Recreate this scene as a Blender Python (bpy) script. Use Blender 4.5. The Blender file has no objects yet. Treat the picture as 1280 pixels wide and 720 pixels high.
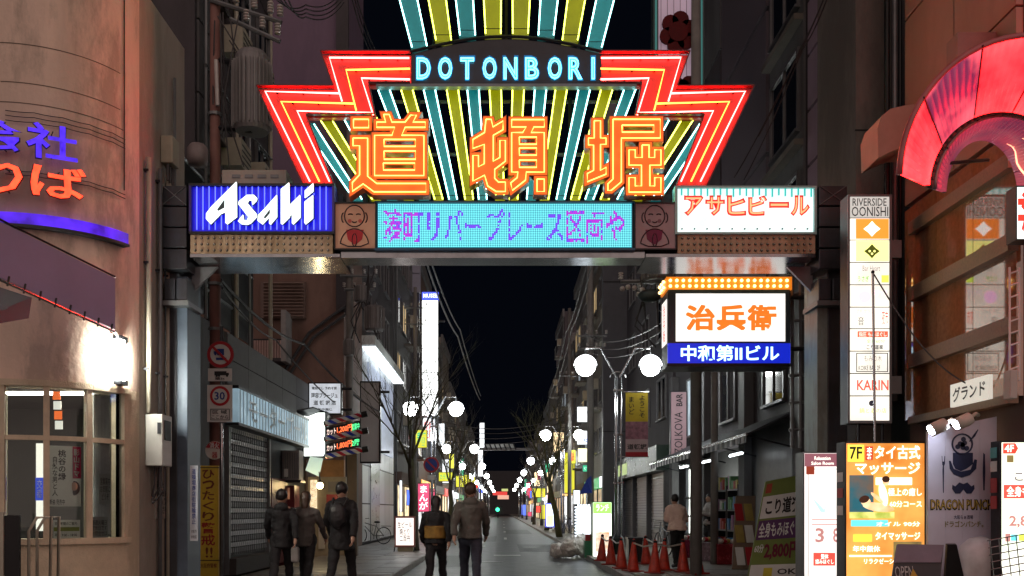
import bpy, bmesh, math, random
from mathutils import Vector, Matrix
R = math.radians
sc = bpy.context.scene
C = sc.collection
random.seed(7)

# ------------------------------------------------------------------ camera
CAMZ = 1.42
FP = 1200.0            # focal length in photograph pixels (1280 wide)
VX, VY = 628.0, 638.0  # vanishing point of the street in the photograph
cd = bpy.data.cameras.new('camera')
cam = bpy.data.objects.new('camera', cd)
C.objects.link(cam)
cam.location = (0, 0, CAMZ)
cam.rotation_euler = (R(90), 0, 0)
cd.sensor_width = 36
cd.lens = 36 * FP / 1280
cd.shift_x = (640 - VX) / 1280
cd.shift_y = (VY - 360) / 1280
cd.clip_start = 0.1
cd.clip_end = 3000
sc.camera = cam

# ------------------------------------------------------------------ night sky, faint city glow
SUN_EL, SUN_ROT = R(32), R(200)
w = bpy.data.worlds.new('World')
sc.world = w
w.use_nodes = True
wn = w.node_tree
bg = wn.nodes['Background']
sky = wn.nodes.new('ShaderNodeTexSky')
sky.sky_type = 'NISHITA'
sky.sun_disc = False
sky.sun_elevation = R(-8)
sky.sun_rotation = SUN_ROT
add = wn.nodes.new('ShaderNodeMixRGB')
add.blend_type = 'ADD'
add.inputs[0].default_value = 1
add.inputs[2].default_value = (0.012, 0.017, 0.034, 1)
wn.links.new(sky.outputs[0], add.inputs[1])
wn.links.new(add.outputs[0], bg.inputs[0])
bg.inputs[1].default_value = 0.08
sd = bpy.data.lights.new('sun', 'SUN')     # the faint glow of the lit city behind the camera
sd.energy = 1.15
sd.angle = R(110)
sd.color = (1.0, 0.75, 0.66)
so = bpy.data.objects.new('sun', sd)
C.objects.link(so)
so.rotation_euler = (R(70), 0, R(12))

sc.view_settings.view_transform = 'Standard'
sc.view_settings.look = 'None'
sc.view_settings.gamma = 1
sc.view_settings.exposure = 0.35
sc.view_settings.use_curve_mapping = False
sc.cycles.use_denoising = True
sc.cycles.max_bounces = 6
sc.cycles.diffuse_bounces = 3
sc.cycles.glossy_bounces = 3
sc.cycles.transparent_max_bounces = 8
sc.cycles.sample_clamp_indirect = 6
sc.cycles.use_light_tree = True
sc.cycles.caustics_reflective = False
sc.cycles.caustics_refractive = False

# ------------------------------------------------------------------ helpers
def X_(px, Y): return (px - VX) * Y / FP
def Z_(py, Y): return CAMZ + (VY - py) * Y / FP
def P(px, py, Y): return Vector((X_(px, Y), Y, Z_(py, Y)))

MATS = {}
def bsdf_of(m): return m.node_tree.nodes['Principled BSDF']
def paint(name, col, rough=.6, metal=0., var=.25, scale=3., bump=0., ior=1.5, stain=None, stain_scale=.8, stain_amt=.5, vert=False, spec=.5, coat=0.):
    """Procedural surface: base colour broken up by noise, optional stains with their own shape, fine relief."""
    if name in MATS: return MATS[name]
    m = bpy.data.materials.new(name); m.use_nodes = True
    nt = m.node_tree; b = bsdf_of(m)
    b.inputs['Roughness'].default_value = rough
    b.inputs['Metallic'].default_value = metal
    b.inputs['IOR'].default_value = ior
    b.inputs['Coat Weight'].default_value = coat
    tc = nt.nodes.new('ShaderNodeTexCoord')
    mp = nt.nodes.new('ShaderNodeMapping')
    nt.links.new(tc.outputs['Object'], mp.inputs[0])
    if vert: mp.inputs['Scale'].default_value = (1, 1, .18)
    n = nt.nodes.new('ShaderNodeTexNoise')
    n.inputs['Scale'].default_value = scale; n.inputs['Detail'].default_value = 6; n.inputs['Roughness'].default_value = .65
    nt.links.new(mp.outputs[0], n.inputs['Vector'])
    rp = nt.nodes.new('ShaderNodeValToRGB')
    c = Vector(col)
    rp.color_ramp.elements[0].position = .3; rp.color_ramp.elements[1].position = .72
    rp.color_ramp.elements[0].color = (*[max(0, x * (1 - var)) for x in c], 1)
    rp.color_ramp.elements[1].color = (*[min(1, x * (1 + var * .6)) for x in c], 1)
    nt.links.new(n.outputs[0], rp.inputs[0])
    out = rp.outputs[0]
    if stain:
        n2 = nt.nodes.new('ShaderNodeTexNoise'); n2.inputs['Scale'].default_value = stain_scale
        n2.inputs['Detail'].default_value = 9; n2.inputs['Roughness'].default_value = .7
        mp2 = nt.nodes.new('ShaderNodeMapping'); mp2.inputs['Scale'].default_value = (1, 1, .35); mp2.inputs['Location'].default_value = (3.1, 5, 1)
        nt.links.new(tc.outputs['Object'], mp2.inputs[0]); nt.links.new(mp2.outputs[0], n2.inputs['Vector'])
        r2 = nt.nodes.new('ShaderNodeValToRGB'); r2.color_ramp.elements[0].position = .47; r2.color_ramp.elements[1].position = .58
        r2.color_ramp.elements[1].color = (stain_amt,) * 3 + (1,)
        nt.links.new(n2.outputs[0], r2.inputs[0])
        mx = nt.nodes.new('ShaderNodeMixRGB'); mx.inputs[2].default_value = (*stain, 1)
        nt.links.new(r2.outputs[0], mx.inputs[0]); nt.links.new(out, mx.inputs[1]); out = mx.outputs[0]
    nt.links.new(out, b.inputs['Base Color'])
    rm = nt.nodes.new('ShaderNodeMapRange')
    rm.inputs['To Min'].default_value = max(.02, rough - .12 * (rough > .1)); rm.inputs['To Max'].default_value = min(1, rough + .12 * (rough > .1))
    nt.links.new(n.outputs[0], rm.inputs[0]); nt.links.new(rm.outputs[0], b.inputs['Roughness'])
    if bump:
        nb = nt.nodes.new('ShaderNodeTexNoise'); nb.inputs['Scale'].default_value = scale * 9; nb.inputs['Detail'].default_value = 5
        nt.links.new(tc.outputs['Object'], nb.inputs['Vector'])
        bp = nt.nodes.new('ShaderNodeBump'); bp.inputs['Strength'].default_value = bump; bp.inputs['Distance'].default_value = .02
        nt.links.new(nb.outputs[0], bp.inputs['Height']); nt.links.new(bp.outputs[0], b.inputs['Normal'])
    MATS[name] = m
    return m

def emit(name, col, strength=1., base=None, rough=.4, sample=True, var=0., scale=4., col2=None):
    """Something that gives off light: a tube, a lamp, a backlit sheet."""
    if name in MATS: return MATS[name]
    m = bpy.data.materials.new(name); m.use_nodes = True
    nt = m.node_tree; b = bsdf_of(m)
    b.inputs['Base Color'].default_value = (*(base or [min(1, x * .6) for x in col]), 1)
    b.inputs['Roughness'].default_value = rough
    b.inputs['Emission Strength'].default_value = strength
    if var or col2:
        tc = nt.nodes.new('ShaderNodeTexCoord'); n = nt.nodes.new('ShaderNodeTexNoise'); n.inputs['Scale'].default_value = scale; n.inputs['Detail'].default_value = 4
        nt.links.new(tc.outputs['Object'], n.inputs['Vector'])
        rp = nt.nodes.new('ShaderNodeValToRGB'); rp.color_ramp.elements[0].position = .35; rp.color_ramp.elements[1].position = .68
        rp.color_ramp.elements[0].color = (*(col2 or [x * (1 - var) for x in col]), 1); rp.color_ramp.elements[1].color = (*col, 1)
        nt.links.new(n.outputs[0], rp.inputs[0]); nt.links.new(rp.outputs[0], b.inputs['Emission Color'])
    else:
        b.inputs['Emission Color'].default_value = (*col, 1)
    m.cycles.emission_sampling = 'FRONT_BACK' if sample else 'NONE'
    MATS[name] = m
    return m

def glass(name, tint=(.8, .9, .9), clear=.72, rough=.03):
    if name in MATS: return MATS[name]
    m = bpy.data.materials.new(name); m.use_nodes = True
    nt = m.node_tree
    b = bsdf_of(m); nt.nodes.remove(b)
    tr = nt.nodes.new('ShaderNodeBsdfTransparent'); tr.inputs[0].default_value = (*[t * clear for t in tint], 1)
    gl = nt.nodes.new('ShaderNodeBsdfGlossy'); gl.inputs['Roughness'].default_value = rough
    fr = nt.nodes.new('ShaderNodeFresnel'); fr.inputs[0].default_value = 1.4
    mx = nt.nodes.new('ShaderNodeMixShader')
    nt.links.new(fr.outputs[0], mx.inputs[0]); nt.links.new(tr.outputs[0], mx.inputs[1]); nt.links.new(gl.outputs[0], mx.inputs[2])
    nt.links.new(mx.outputs[0], nt.nodes['Material Output'].inputs[0])
    MATS[name] = m
    return m

def thing(name, label, cat, loc=(0, 0, 0), group=None, kind=None):
    o = bpy.data.objects.new(name, None); C.objects.link(o)
    o.location = loc; o.empty_display_size = .1
    if kind: o['kind'] = kind
    if label: o['label'] = label
    if cat: o['category'] = cat
    if group: o['group'] = group
    return o
def tag(o, label, cat, group=None):
    o['label'] = label; o['category'] = cat
    if group: o['group'] = group
    return o

def adopt(o, parent):
    if parent is None: return
    o.parent = parent      # children are modelled in world space; the thing's Empty sits at its base
    o.matrix_parent_inverse = Matrix.Translation(-Vector(parent.location)) if parent.type == 'EMPTY' else Matrix.Identity(4)

class MB:
    def __init__(s): s.v = []; s.f = []; s.sm = False
    def add(s, vs, fs):
        n = len(s.v); s.v += [tuple(v) for v in vs]; s.f += [[i + n for i in f] for f in fs]; return s
    def box(s, x0, x1, y0, y1, z0, z1):
        return s.add([(x0, y0, z0), (x1, y0, z0), (x1, y1, z0), (x0, y1, z0), (x0, y0, z1), (x1, y0, z1), (x1, y1, z1), (x0, y1, z1)],
                     [(0, 3, 2, 1), (4, 5, 6, 7), (0, 1, 5, 4), (1, 2, 6, 5), (2, 3, 7, 6), (3, 0, 4, 7)])
    def pbox(s, px0, py0, px1, py1, Y, d):       # a box whose front face stands at depth Y
        return s.box(X_(px0, Y), X_(px1, Y), Y, Y + d, Z_(py1, Y), Z_(py0, Y))
    def obox(s, c, ax, ay, az):                   # oriented box, half-axes
        c = Vector(c); ax = Vector(ax); ay = Vector(ay); az = Vector(az)
        vs = [c - ax - ay - az, c + ax - ay - az, c + ax + ay - az, c - ax + ay - az, c - ax - ay + az, c + ax - ay + az, c + ax + ay + az, c - ax + ay + az]
        return s.add(vs, [(0, 3, 2, 1), (4, 5, 6, 7), (0, 1, 5, 4), (1, 2, 6, 5), (2, 3, 7, 6), (3, 0, 4, 7)])
    def slab(s, quad, thick):                     # quad of 4 points, thickened away from its normal
        q = [Vector(p) for p in quad]; n = (q[1] - q[0]).cross(q[3] - q[0]).normalized() * thick
        b = [p - n for p in q]
        return s.add(q + b, [(0, 1, 2, 3), (7, 6, 5, 4), (0, 4, 5, 1), (1, 5, 6, 2), (2, 6, 7, 3), (3, 7, 4, 0)])
    def prism(s, pts, y0, y1):                    # polygon in x,z extruded over y
        n = len(pts)
        return s.add([(x, y0, z) for x, z in pts] + [(x, y1, z) for x, z in pts],
                     [list(range(n)), list(range(2 * n - 1, n - 1, -1))] + [(i, i + n, (i + 1) % n + n, (i + 1) % n) for i in range(n)])
    def tube(s, pts, r, n=6, r1=None, caps=True):
        pts = [Vector(p) for p in pts]; m = len(pts)
        if m < 2: return s
        base = len(s.v); up = None
        for i, p in enumerate(pts):
            d = (pts[min(i + 1, m - 1)] - pts[max(i - 1, 0)])
            if d.length < 1e-9: d = Vector((0, 0, 1))
            d.normalize()
            if up is None: up = Vector((0, 0, 1)) if abs(d.z) < .9 else Vector((1, 0, 0))
            a = d.cross(up)
            if a.length < 1e-4: a = d.cross(Vector((.3, 1, .2)))
            a.normalize(); b = a.cross(d).normalized(); up = b
            rr = r if r1 is None else r + (r1 - r) * i / (m - 1)
            if isinstance(r, (list, tuple)): rr = r[i]
            for k in range(n):
                t = 2 * math.pi * k / n
                s.v.append(tuple(p + a * math.cos(t) * rr + b * math.sin(t) * rr))
        for i in range(m - 1):
            for k in range(n):
                s.f.append([base + i * n + k, base + i * n + (k + 1) % n, base + (i + 1) * n + (k + 1) % n, base + (i + 1) * n + k])
        if caps:
            s.f.append([base + k for k in range(n)][::-1]); s.f.append([base + (m - 1) * n + k for k in range(n)])
        return s
    def ball(s, c, r, nu=10, nv=7, sc3=(1, 1, 1)):
        c = Vector(c); base = len(s.v)
        s.v.append(tuple(c + Vector((0, 0, r * sc3[2]))))
        for j in range(1, nv):
            ph = math.pi * j / nv
            for i in range(nu):
                t = 2 * math.pi * i / nu
                s.v.append(tuple(c + Vector((r * sc3[0] * math.sin(ph) * math.cos(t), r * sc3[1] * math.sin(ph) * math.sin(t), r * sc3[2] * math.cos(ph)))))
        s.v.append(tuple(c - Vector((0, 0, r * sc3[2])))); last = len(s.v) - 1
        for i in range(nu): s.f.append([base, base + 1 + i, base + 1 + (i + 1) % nu])
        for j in range(nv - 2):
            for i in range(nu):
                a = base + 1 + j * nu
                s.f.append([a + i, a + nu + i, a + nu + (i + 1) % nu, a + (i + 1) % nu])
        a = base + 1 + (nv - 2) * nu
        for i in range(nu): s.f.append([a + i, last, a + (i + 1) % nu])
        return s
    def lathe(s, c, prof, n=12):                  # prof: (radius, z) list about a vertical axis at c
        c = Vector(c); base = len(s.v); m = len(prof)
        for r, z in prof:
            for k in range(n):
                t = 2 * math.pi * k / n
                s.v.append((c.x + r * math.cos(t), c.y + r * math.sin(t), c.z + z))
        for i in range(m - 1):
            for k in range(n):
                s.f.append([base + i * n + k, base + i * n + (k + 1) % n, base + (i + 1) * n + (k + 1) % n, base + (i + 1) * n + k])
        s.f.append([base + k for k in range(n)][::-1]); s.f.append([base + (m - 1) * n + k for k in range(n)])
        return s
    def disc(s, c, r, y0, y1, n=20):              # a round plate facing the camera
        return s.prism([(c[0] + r * math.cos(2 * math.pi * k / n), c[1] + r * math.sin(2 * math.pi * k / n)) for k in range(n)], y0, y1)
    def smooth(s): s.sm = True; return s
    def mesh(s, name):
        me = bpy.data.meshes.new(name); me.from_pydata(s.v, [], s.f); me.update()
        if s.sm: me.polygons.foreach_set('use_smooth', [True] * len(me.polygons))
        return me
    def build(s, name, mat, parent=None, bevel=0., kind=None, label=None):
        me = s.mesh(name)
        me.materials.append(mat)
        o = bpy.data.objects.new(name, me); C.objects.link(o)
        if bevel:
            md = o.modifiers.new('b', 'BEVEL'); md.width = bevel; md.segments = 2; md.limit_method = 'ANGLE'
        adopt(o, parent)
        if kind: o['kind'] = kind
        if label: o['label'] = label
        return o

def offset_poly(pts, d):
    """Move every edge of a closed polygon outwards by d (mitred)."""
    n = len(pts); area = sum(pts[i][0] * pts[(i + 1) % n][1] - pts[(i + 1) % n][0] * pts[i][1] for i in range(n))
    sg = 1 if area > 0 else -1; out = []
    for i in range(n):
        a = Vector(pts[i - 1]); b = Vector(pts[i]); c = Vector(pts[(i + 1) % n])
        e1 = (b - a).normalized(); e2 = (c - b).normalized()
        n1 = Vector((e1.y, -e1.x)) * sg; n2 = Vector((e2.y, -e2.x)) * sg
        k = max(.45, 1 + n1.dot(n2))
        out.append(tuple(b + (n1 + n2) * (d / k)))
    return out

BAKE = []     # (object, finishing function): curves and modifier meshes turned into plain meshes in one pass
def filled(name, polys, Y, thick, mat, parent, ptf=None):
    """Flat plate with holes facing the camera: polys in photograph pixels at depth Y."""
    cu = bpy.data.curves.new(name, 'CURVE'); cu.dimensions = '2D'; cu.fill_mode = 'BOTH'; cu.extrude = thick / 2
    for p in polys:
        sp = cu.splines.new('POLY'); sp.points.add(len(p) - 1); sp.use_cyclic_u = True
        for i, (x, y) in enumerate(p): sp.points[i].co = (X_(x, Y), Z_(y, Y), 0, 1)
    o = bpy.data.objects.new('tmp', cu); C.objects.link(o)
    def fin(me):
        me.transform(Matrix.Translation((0, Y + thick / 2, 0)) @ Matrix.Rotation(R(90), 4, 'X'))
        return me
    BAKE.append((o, fin, name, mat, parent, None))

def text3(s, centre, right, up, wd, ht, mat, parent, bold=0., depth=.004, name='lettering', tube=0., keep=False, res=2):
    cu = bpy.data.curves.new('t', 'FONT'); cu.body = s; cu.size = 1; cu.offset = bold; cu.resolution_u = res
    cu.align_x = 'CENTER'; cu.align_y = 'CENTER'
    if tube:
        cu.fill_mode = 'NONE'; cu.bevel_depth = tube; cu.bevel_resolution = 1
    else:
        cu.extrude = 0
    o = bpy.data.objects.new('tmp', cu); C.objects.link(o)
    right = Vector(right).normalized(); up = Vector(up).normalized(); nrm = right.cross(up)
    def fin(me):
        if not len(me.vertices): return me
        xs = [v.co.x for v in me.vertices]; ys = [v.co.y for v in me.vertices]
        x0, x1, y0, y1 = min(xs), max(xs), min(ys), max(ys)
        sx = wd / max(1e-6, x1 - x0); sy = ht / max(1e-6, y1 - y0)
        if keep: sx = sy = min(sx, sy)
        cx, cy = (x0 + x1) / 2, (y0 + y1) / 2
        sz = (sx + sy) / 2 if tube else 1
        for v in me.vertices:
            q = v.co
            v.co = Vector(centre) + right * ((q.x - cx) * sx) + up * ((q.y - cy) * sy) + nrm * (q.z * sz + depth)
        return me
    BAKE.append((o, fin, name, mat, parent, None))
def text(s, px0, py0, px1, py1, Y, mat, parent, bold=.008, depth=.006, name='lettering', tube=0., keep=False, res=2):
    a = P(px0, py1, Y); b = P(px1, py0, Y)
    text3(s, (a + b) / 2, (1, 0, 0), (0, 0, 1), b.x - a.x, b.z - a.z, mat, parent, bold, depth, name, tube, keep, res)
def vtext(s, px0, py0, px1, py1, Y, mat, parent, bold=.008, depth=.006, name='lettering'):
    text('\n'.join(s), px0, py0, px1, py1, Y, mat, parent, bold, depth, name)

FOLD = bpy.data.textures.new('folds', 'CLOUDS'); FOLD.noise_scale = .11; FOLD.noise_depth = 2
CRUMP = bpy.data.textures.new('crumple', 'CLOUDS'); CRUMP.noise_scale = .16; CRUMP.noise_depth = 3
def remeshed(mb, name, mat, parent, voxel=.012, smooth=3, label=None, fold=0., tex=None):
    me = mb.mesh(name); o = bpy.data.objects.new('tmp', me); C.objects.link(o)
    md = o.modifiers.new('r', 'REMESH'); md.mode = 'VOXEL'; md.voxel_size = voxel; md.use_smooth_shade = True
    if smooth:
        m2 = o.modifiers.new('s', 'SMOOTH'); m2.factor = .5; m2.iterations = smooth
    if fold:
        m3 = o.modifiers.new('d', 'DISPLACE'); m3.texture = tex or FOLD; m3.texture_coords = 'GLOBAL'; m3.strength = fold; m3.mid_level = .5
    BAKE.append((o, lambda me: me, name, mat, parent, label))

def copy_tree(o, parent=None):
    c = o.copy(); C.objects.link(c); c.parent = parent
    if parent: c.matrix_parent_inverse = o.matrix_parent_inverse.copy()
    for ch in list(o.children): copy_tree(ch, c)
    return c

# ------------------------------------------------------------------ shared materials
ASPH = paint('asphalt', (.028, .029, .032), .42, var=.35, scale=2.2, bump=.35, stain=(.03, .03, .032), stain_scale=.5)
SLAB = paint('paving_stone', (.20, .185, .165), .42, var=.3, scale=3, bump=.25, stain=(.09, .085, .08), stain_scale=1.2)
CONC = paint('stained_concrete', (.70, .53, .43), .78, var=.22, scale=1.6, bump=.35, stain=(.27, .22, .175), stain_scale=1.5, stain_amt=.6, vert=True)
CREAM = paint('cream_stucco', (.62, .52, .38), .8, var=.15, scale=5, bump=.5, stain=(.33, .27, .19), stain_scale=1.5)
DARKM = paint('dark_metal', (.035, .038, .045), .42, .6, var=.3)
BLACKM = paint('black_metal', (.012, .012, .014), .45, .3, var=.3)
STEEL = paint('brushed_steel', (.42, .43, .45), .22, .9, var=.15, scale=8)
GREYM = paint('grey_metal', (.19, .20, .21), .45, .5, var=.25)
POSTM = paint('gate_post_metal', (.075, .085, .105), .38, .55, var=.3, stain=(.05, .045, .04))
POSTG = paint('post_lit_green', (.24, .31, .29), .45, .1, var=.2, stain=(.13, .12, .09), stain_scale=2.5)  # greenish light on the right post's inner face put into the colour
PIPE = paint('pipe_cream', (.40, .37, .30), .5, var=.2)
WHITE = paint('white_paint', (.72, .72, .70), .5, var=.1)
BLACK = paint('black_print', (.012, .012, .014), .6, var=.1)
WIRE = paint('cable_rubber', (.05, .046, .05), .55, var=.2)
CERAM = paint('insulator_ceramic', (.5, .46, .44), .25, var=.2)
WARMW = emit('lit_warm_white', (1.0, .93, .80), 2.6)
COLDW = emit('lit_cold_white', (.92, 1.0, .97), 2.6)
GLOBE = emit('lamp_globe', (.95, 1.0, .97), 46.0)
FARW = emit('far_white_light', (1., .98, .93), 3.2, sample=False)

def finish():
    dg = bpy.context.evaluated_depsgraph_get()
    made = []
    for o, fin, name, mat, parent, label in BAKE:
        me = bpy.data.meshes.new_from_object(o.evaluated_get(dg))
        made.append((me, fin, name, mat, parent, label, o))
    for me, fin, name, mat, parent, label, o in made:
        fin(me); me.name = name
        me.materials.clear(); me.materials.append(mat)
        for p in me.polygons: p.material_index = 0
        n = bpy.data.objects.new(name, me); C.objects.link(n)
        adopt(n, parent)
        if label: n['label'] = label
        bpy.data.objects.remove(o)

# ================================================================== the setting
RX0, RX1 = -2.2, 2.42           # carriageway edges
g = MB().box(-400, 400, -60, 900, -.6, -.012).build('ground', paint('ground_dark', (.05, .05, .05), .8, var=.3)); g['kind'] = 'structure'
r = MB().box(RX0, RX1, -6, 420, -.3, 0).build('road', ASPH); r['kind'] = 'structure'
for i, (x, y0, y1) in enumerate([(.15, 30.2, 32.6), (-.75, 38, 40.4), (.15, 47, 50), (.15, 62, 65), (.15, 78, 81), (.15, 95, 99), (.15, 118, 122)]):
    MB().box(x - .07 if i else x - .42, x + .07 if i else x + .42, y0, y0 + .35 if i < 2 else y1, .0, .004).build('road_marking', paint('road_paint', (.62, .62, .58), .6, var=.35, scale=14), r)
for k, (x, y, w_, l_) in enumerate(((-1.2, 24, 1.1, 6), (1.3, 33, 1.4, 7), (-.9, 44, 1.2, 9), (1.0, 58, 1.6, 12))): MB().box(x - w_ / 2, x + w_ / 2, y, y + l_, 0, .003).build('asphalt_patch', paint('asphalt_patch', (.035, .036, .039), .5, var=.3, scale=4, bump=.3), r)
for k, (x, y) in enumerate(((-.3, 26.5), (1.1, 37), (-.8, 52))):
    mh = MB().lathe((x, y, 0), [(.33, 0), (.33, .005), (.30, .006), (.30, .004), (.0, .004)], 24).build('manhole_cover', paint('manhole_iron', (.09, .085, .08), .35, .7, var=.4, scale=20), r)
sl = MB().box(-5.2, RX0 - .16, -6, 420, -.3, .118); sl = sl.build('pavement_left', SLAB); sl['kind'] = 'structure'
sr = MB().box(RX1 + .16, 6.6, -6, 420, -.3, .118); sr = sr.build('pavement_right', SLAB); sr['kind'] = 'structure'
KERB = paint('kerb_stone', (.34, .33, .31), .6, var=.25, scale=5, bump=.2)
for nm, x0, x1, par in (('kerb_left', RX0 - .16, RX0, None), ('kerb_right', RX1, RX1 + .16, None)):
    k = thing(nm, None, None, ((x0 + x1) / 2, 18, 0), kind='structure')
    me = MB().box(-.08, .08, -.49, .49, -.2, .13).mesh('kerb_stone'); me.materials.append(KERB)
    for j in range(44):
        o = bpy.data.objects.new('kerb_stone', me); C.objects.link(o)
        o.location = ((x0 + x1) / 2, 18 + j, random.uniform(-.006, .006)); adopt(o, k)
    MB().box(x0, x1, -6, 17.4, -.2, .13).build('kerb_run', KERB, k); MB().box(x0, x1, 61.6, 420, -.2, .13).build('kerb_run', KERB, k)
# paving slabs that can be told apart in the photograph (the material takes over beyond)
for par, xa, n in ((sl, -5.15, 5), (sr, 2.62, 6)):
    mes = []
    for q in range(3):
        me = MB().box(-.285, .285, -.285, .285, -.02, .012).mesh('paving_slab')
        me.materials.append([SLAB, paint('paving_stone_b', (.17, .155, .14), .36, var=.3, scale=3, bump=.25), paint('paving_stone_c', (.24, .22, .195), .42, var=.3, scale=3, bump=.25)][q]); mes.append(me)
    for i in range(n):
        for j in range(38 if n == 5 else 28):
            o = bpy.data.objects.new('paving_slab', random.choice(mes)); C.objects.link(o)
            o.location = (xa + .31 + i * .58, 19.5 + j * .58, .124 + random.uniform(-.003, .003)); adopt(o, par)

# ------------------------------------------------------------------ the rounded concrete building on the left
CX, CY, CR = -6.37, 13.35, 1.32
def cyl(th, r=CR): return (CX + r * math.sin(R(th)), CY - r * math.cos(R(th)))
def theta(px):
    lo, hi = -60., 72.
    f = lambda t: VX + FP * cyl(t)[0] / cyl(t)[1]
    for _ in range(40):
        m = (lo + hi) / 2
        if f(m) < px: lo = m
        else: hi = m
    return lo
def zc(py, px):
    th = theta(px); return CAMZ + (VY - py) * cyl(th)[1] / FP
def arc_wall(mb, t0, t1, z0, z1, r0=CR, r1=CR - .25, step=4):
    n = max(1, int(abs(t1 - t0) / step)); b = len(mb.v)
    for i in range(n + 1):
        t = t0 + (t1 - t0) * i / n
        for r in (r0, r1):
            x, y = cyl(t, r); mb.v += [(x, y, z0), (x, y, z1)]
    for i in range(n):
        a = b + 4 * i; c = a + 4
        mb.f += [[a, c, c + 1, a + 1], [a + 2, a + 3, c + 3, c + 2], [a + 1, c + 1, c + 3, a + 3], [a, a + 2, c + 2, c]]
    mb.f += [[b, b + 1, b + 3, b + 2], [b + 4 * n, b + 4 * n + 2, b + 4 * n + 3, b + 4 * n + 1]]
    return mb
LB = thing('rounded_building', 'stained concrete building with rounded corner and curved window, left of the gate', 'building', (CX, CY, 0))
ZT = 8.75; WT = 76
up = arc_wall(MB(), -75, 90, 3.06, ZT).smooth().build('wall', CONC, LB)
ed = up.modifiers.new('e', 'EDGE_SPLIT'); ed.split_angle = R(40)
arc_wall(MB(), -75, WT, .12, 1.0).build('base_wall', CREAM, LB)
arc_wall(MB(), WT, 90, .12, 3.06).build('base_wall', CREAM, LB)
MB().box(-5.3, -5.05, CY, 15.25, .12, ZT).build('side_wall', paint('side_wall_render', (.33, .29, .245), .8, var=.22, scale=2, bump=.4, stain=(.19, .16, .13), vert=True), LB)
arc_wall(MB(), -75, WT + 1, .985, 1.06, CR + .05, CR - .3).build('window_sill', CREAM, LB)
arc_wall(MB(), -75, WT + 1, 2.99, 3.07, CR + .03, CR - .3).build('window_head', CREAM, LB)
arc_wall(MB(), -75, WT, 2.31, 2.37, CR + .004, CR - .08).build('transom', CREAM, LB)
tms = [-50, -32, -14, theta(2), theta(58), theta(112), WT - 1.5]
for t in tms:
    arc_wall(MB(), t - 1.6, t + 1.6, 1.06, 2.99, CR + .01, CR - .09, 2).build('mullion', CREAM, LB)
GL = glass('shop_glass', (.9, .95, .95), .95)
for a, b in zip(tms[:-1], tms[1:]):
    for z0, z1 in ((1.06, 2.31), (2.37, 2.99)):
        arc_wall(MB(), a + 1.6, b - 1.6, z0, z1, CR - .04, CR - .05).build('pane', GL, LB)
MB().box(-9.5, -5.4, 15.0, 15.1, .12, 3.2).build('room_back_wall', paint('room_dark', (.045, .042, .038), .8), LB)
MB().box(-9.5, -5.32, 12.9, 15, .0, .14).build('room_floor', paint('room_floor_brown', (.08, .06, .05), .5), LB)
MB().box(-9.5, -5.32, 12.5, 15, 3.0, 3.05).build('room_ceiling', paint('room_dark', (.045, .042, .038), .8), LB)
rl = thing('added_room_light', 'added ceiling light panel that brightens the posters behind the curved window', 'lamp', (-6.6, 13.6, 2.95))  # added lamp with no visible source, brightens the room and posters
MB().box(-7.3, -5.45, 12.62, 12.95, 2.985, 2.998).build('tray', WHITE, rl); MB().box(-7.25, -5.5, 12.66, 12.9, 2.972, 2.984).build('panel', emit('added_panel_glow', (1., .93, .80), 30), rl)
cur = MB()
t0_, t1_ = theta(128), theta(146)
for k in range(10):
    t = t0_ + (t1_ - t0_) * k / 9; x, y = cyl(t, CR - .16); cur.tube([(x, y, 1.1), (x, y, 2.95)], .035, 6)
cur.build('curtain', paint('curtain_white', (.45, .46, .46), .8), LB)
# fine joints and ledge line on the concrete
for z, t1 in ((zc(127, 2), theta(160)), (zc(60, 60), theta(150)), (zc(108, 60), theta(150))):
    arc_wall(MB(), -40, t1, z - .004, z + .004, CR + .006, CR - .02).build('joint', paint('joint_dark', (.16, .13, .10), .9), LB)
# blue light band
BLUE = emit('blue_tube_band', (.08, .015, .8), 1.3, var=.75, scale=3.5)
zb = zc(274, 2)
bb = thing('neon_band', 'glowing blue band curving round the concrete building under its red letters', 'neon light', (CX, CY - CR, zb))
arc_wall(MB(), -60, theta(172), zb - .07, zb + .07, CR + .09, CR + .01).build('light_strip', BLUE, bb)
arc_wall(MB(), -60, theta(173), zb - .11, zb - .075, CR + .11, CR + .0).build('tray', DARKM, bb)
# neon letters on the curved wall
RED = emit('red_letter_tube', (1.0, .045, .015), 3.5, var=.35, scale=9)
BLUEL = emit('blue_letter_tube', (.07, .02, .85), 1.3, var=.6, scale=9)
def curved_letter(ch, px, py, wpx, hpx, mat, back, label, nm):
    th = theta(px); x, y = cyl(th, CR + .16); z = zc(py, px); s = y / FP
    t = thing(nm, label, 'neon letter', (x, y, z - hpx * s / 2))
    rt = (math.cos(R(th)), math.sin(R(th)), 0)
    text3(ch, (x, y, z), rt, (0, 0, 1), wpx * s / max(.5, math.cos(R(th)) - .15), hpx * s, back, t, .03, 0, 'letter_back')
    text3(ch, (x, y, z), rt, (0, 0, 1), wpx * s * .96 / max(.5, math.cos(R(th)) - .15), hpx * s * .96, mat, t, .018, .03, 'letter_face')
    for dz in (-.32, .32):
        a = Vector(cyl(th - 4.5, CR - .02)).to_3d(); 
        MB().tube([(x, y + .02, z + dz * hpx * s), (*cyl(th, CR - .02), z + dz * hpx * s)], .008, 5).build('standoff', DARKM, t)
LBACK = paint('letter_back_dark', (.03, .03, .045), .5)
curved_letter('会', 8, 177, 44, 40, BLUEL, LBACK, 'blue neon kanji 会 at the left edge above the red kana', 'neon_letter')
curved_letter('社', 64, 184, 44, 46, BLUEL, LBACK, 'blue neon kanji 社, right one of the two blue letters on concrete', 'neon_letter')
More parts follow.
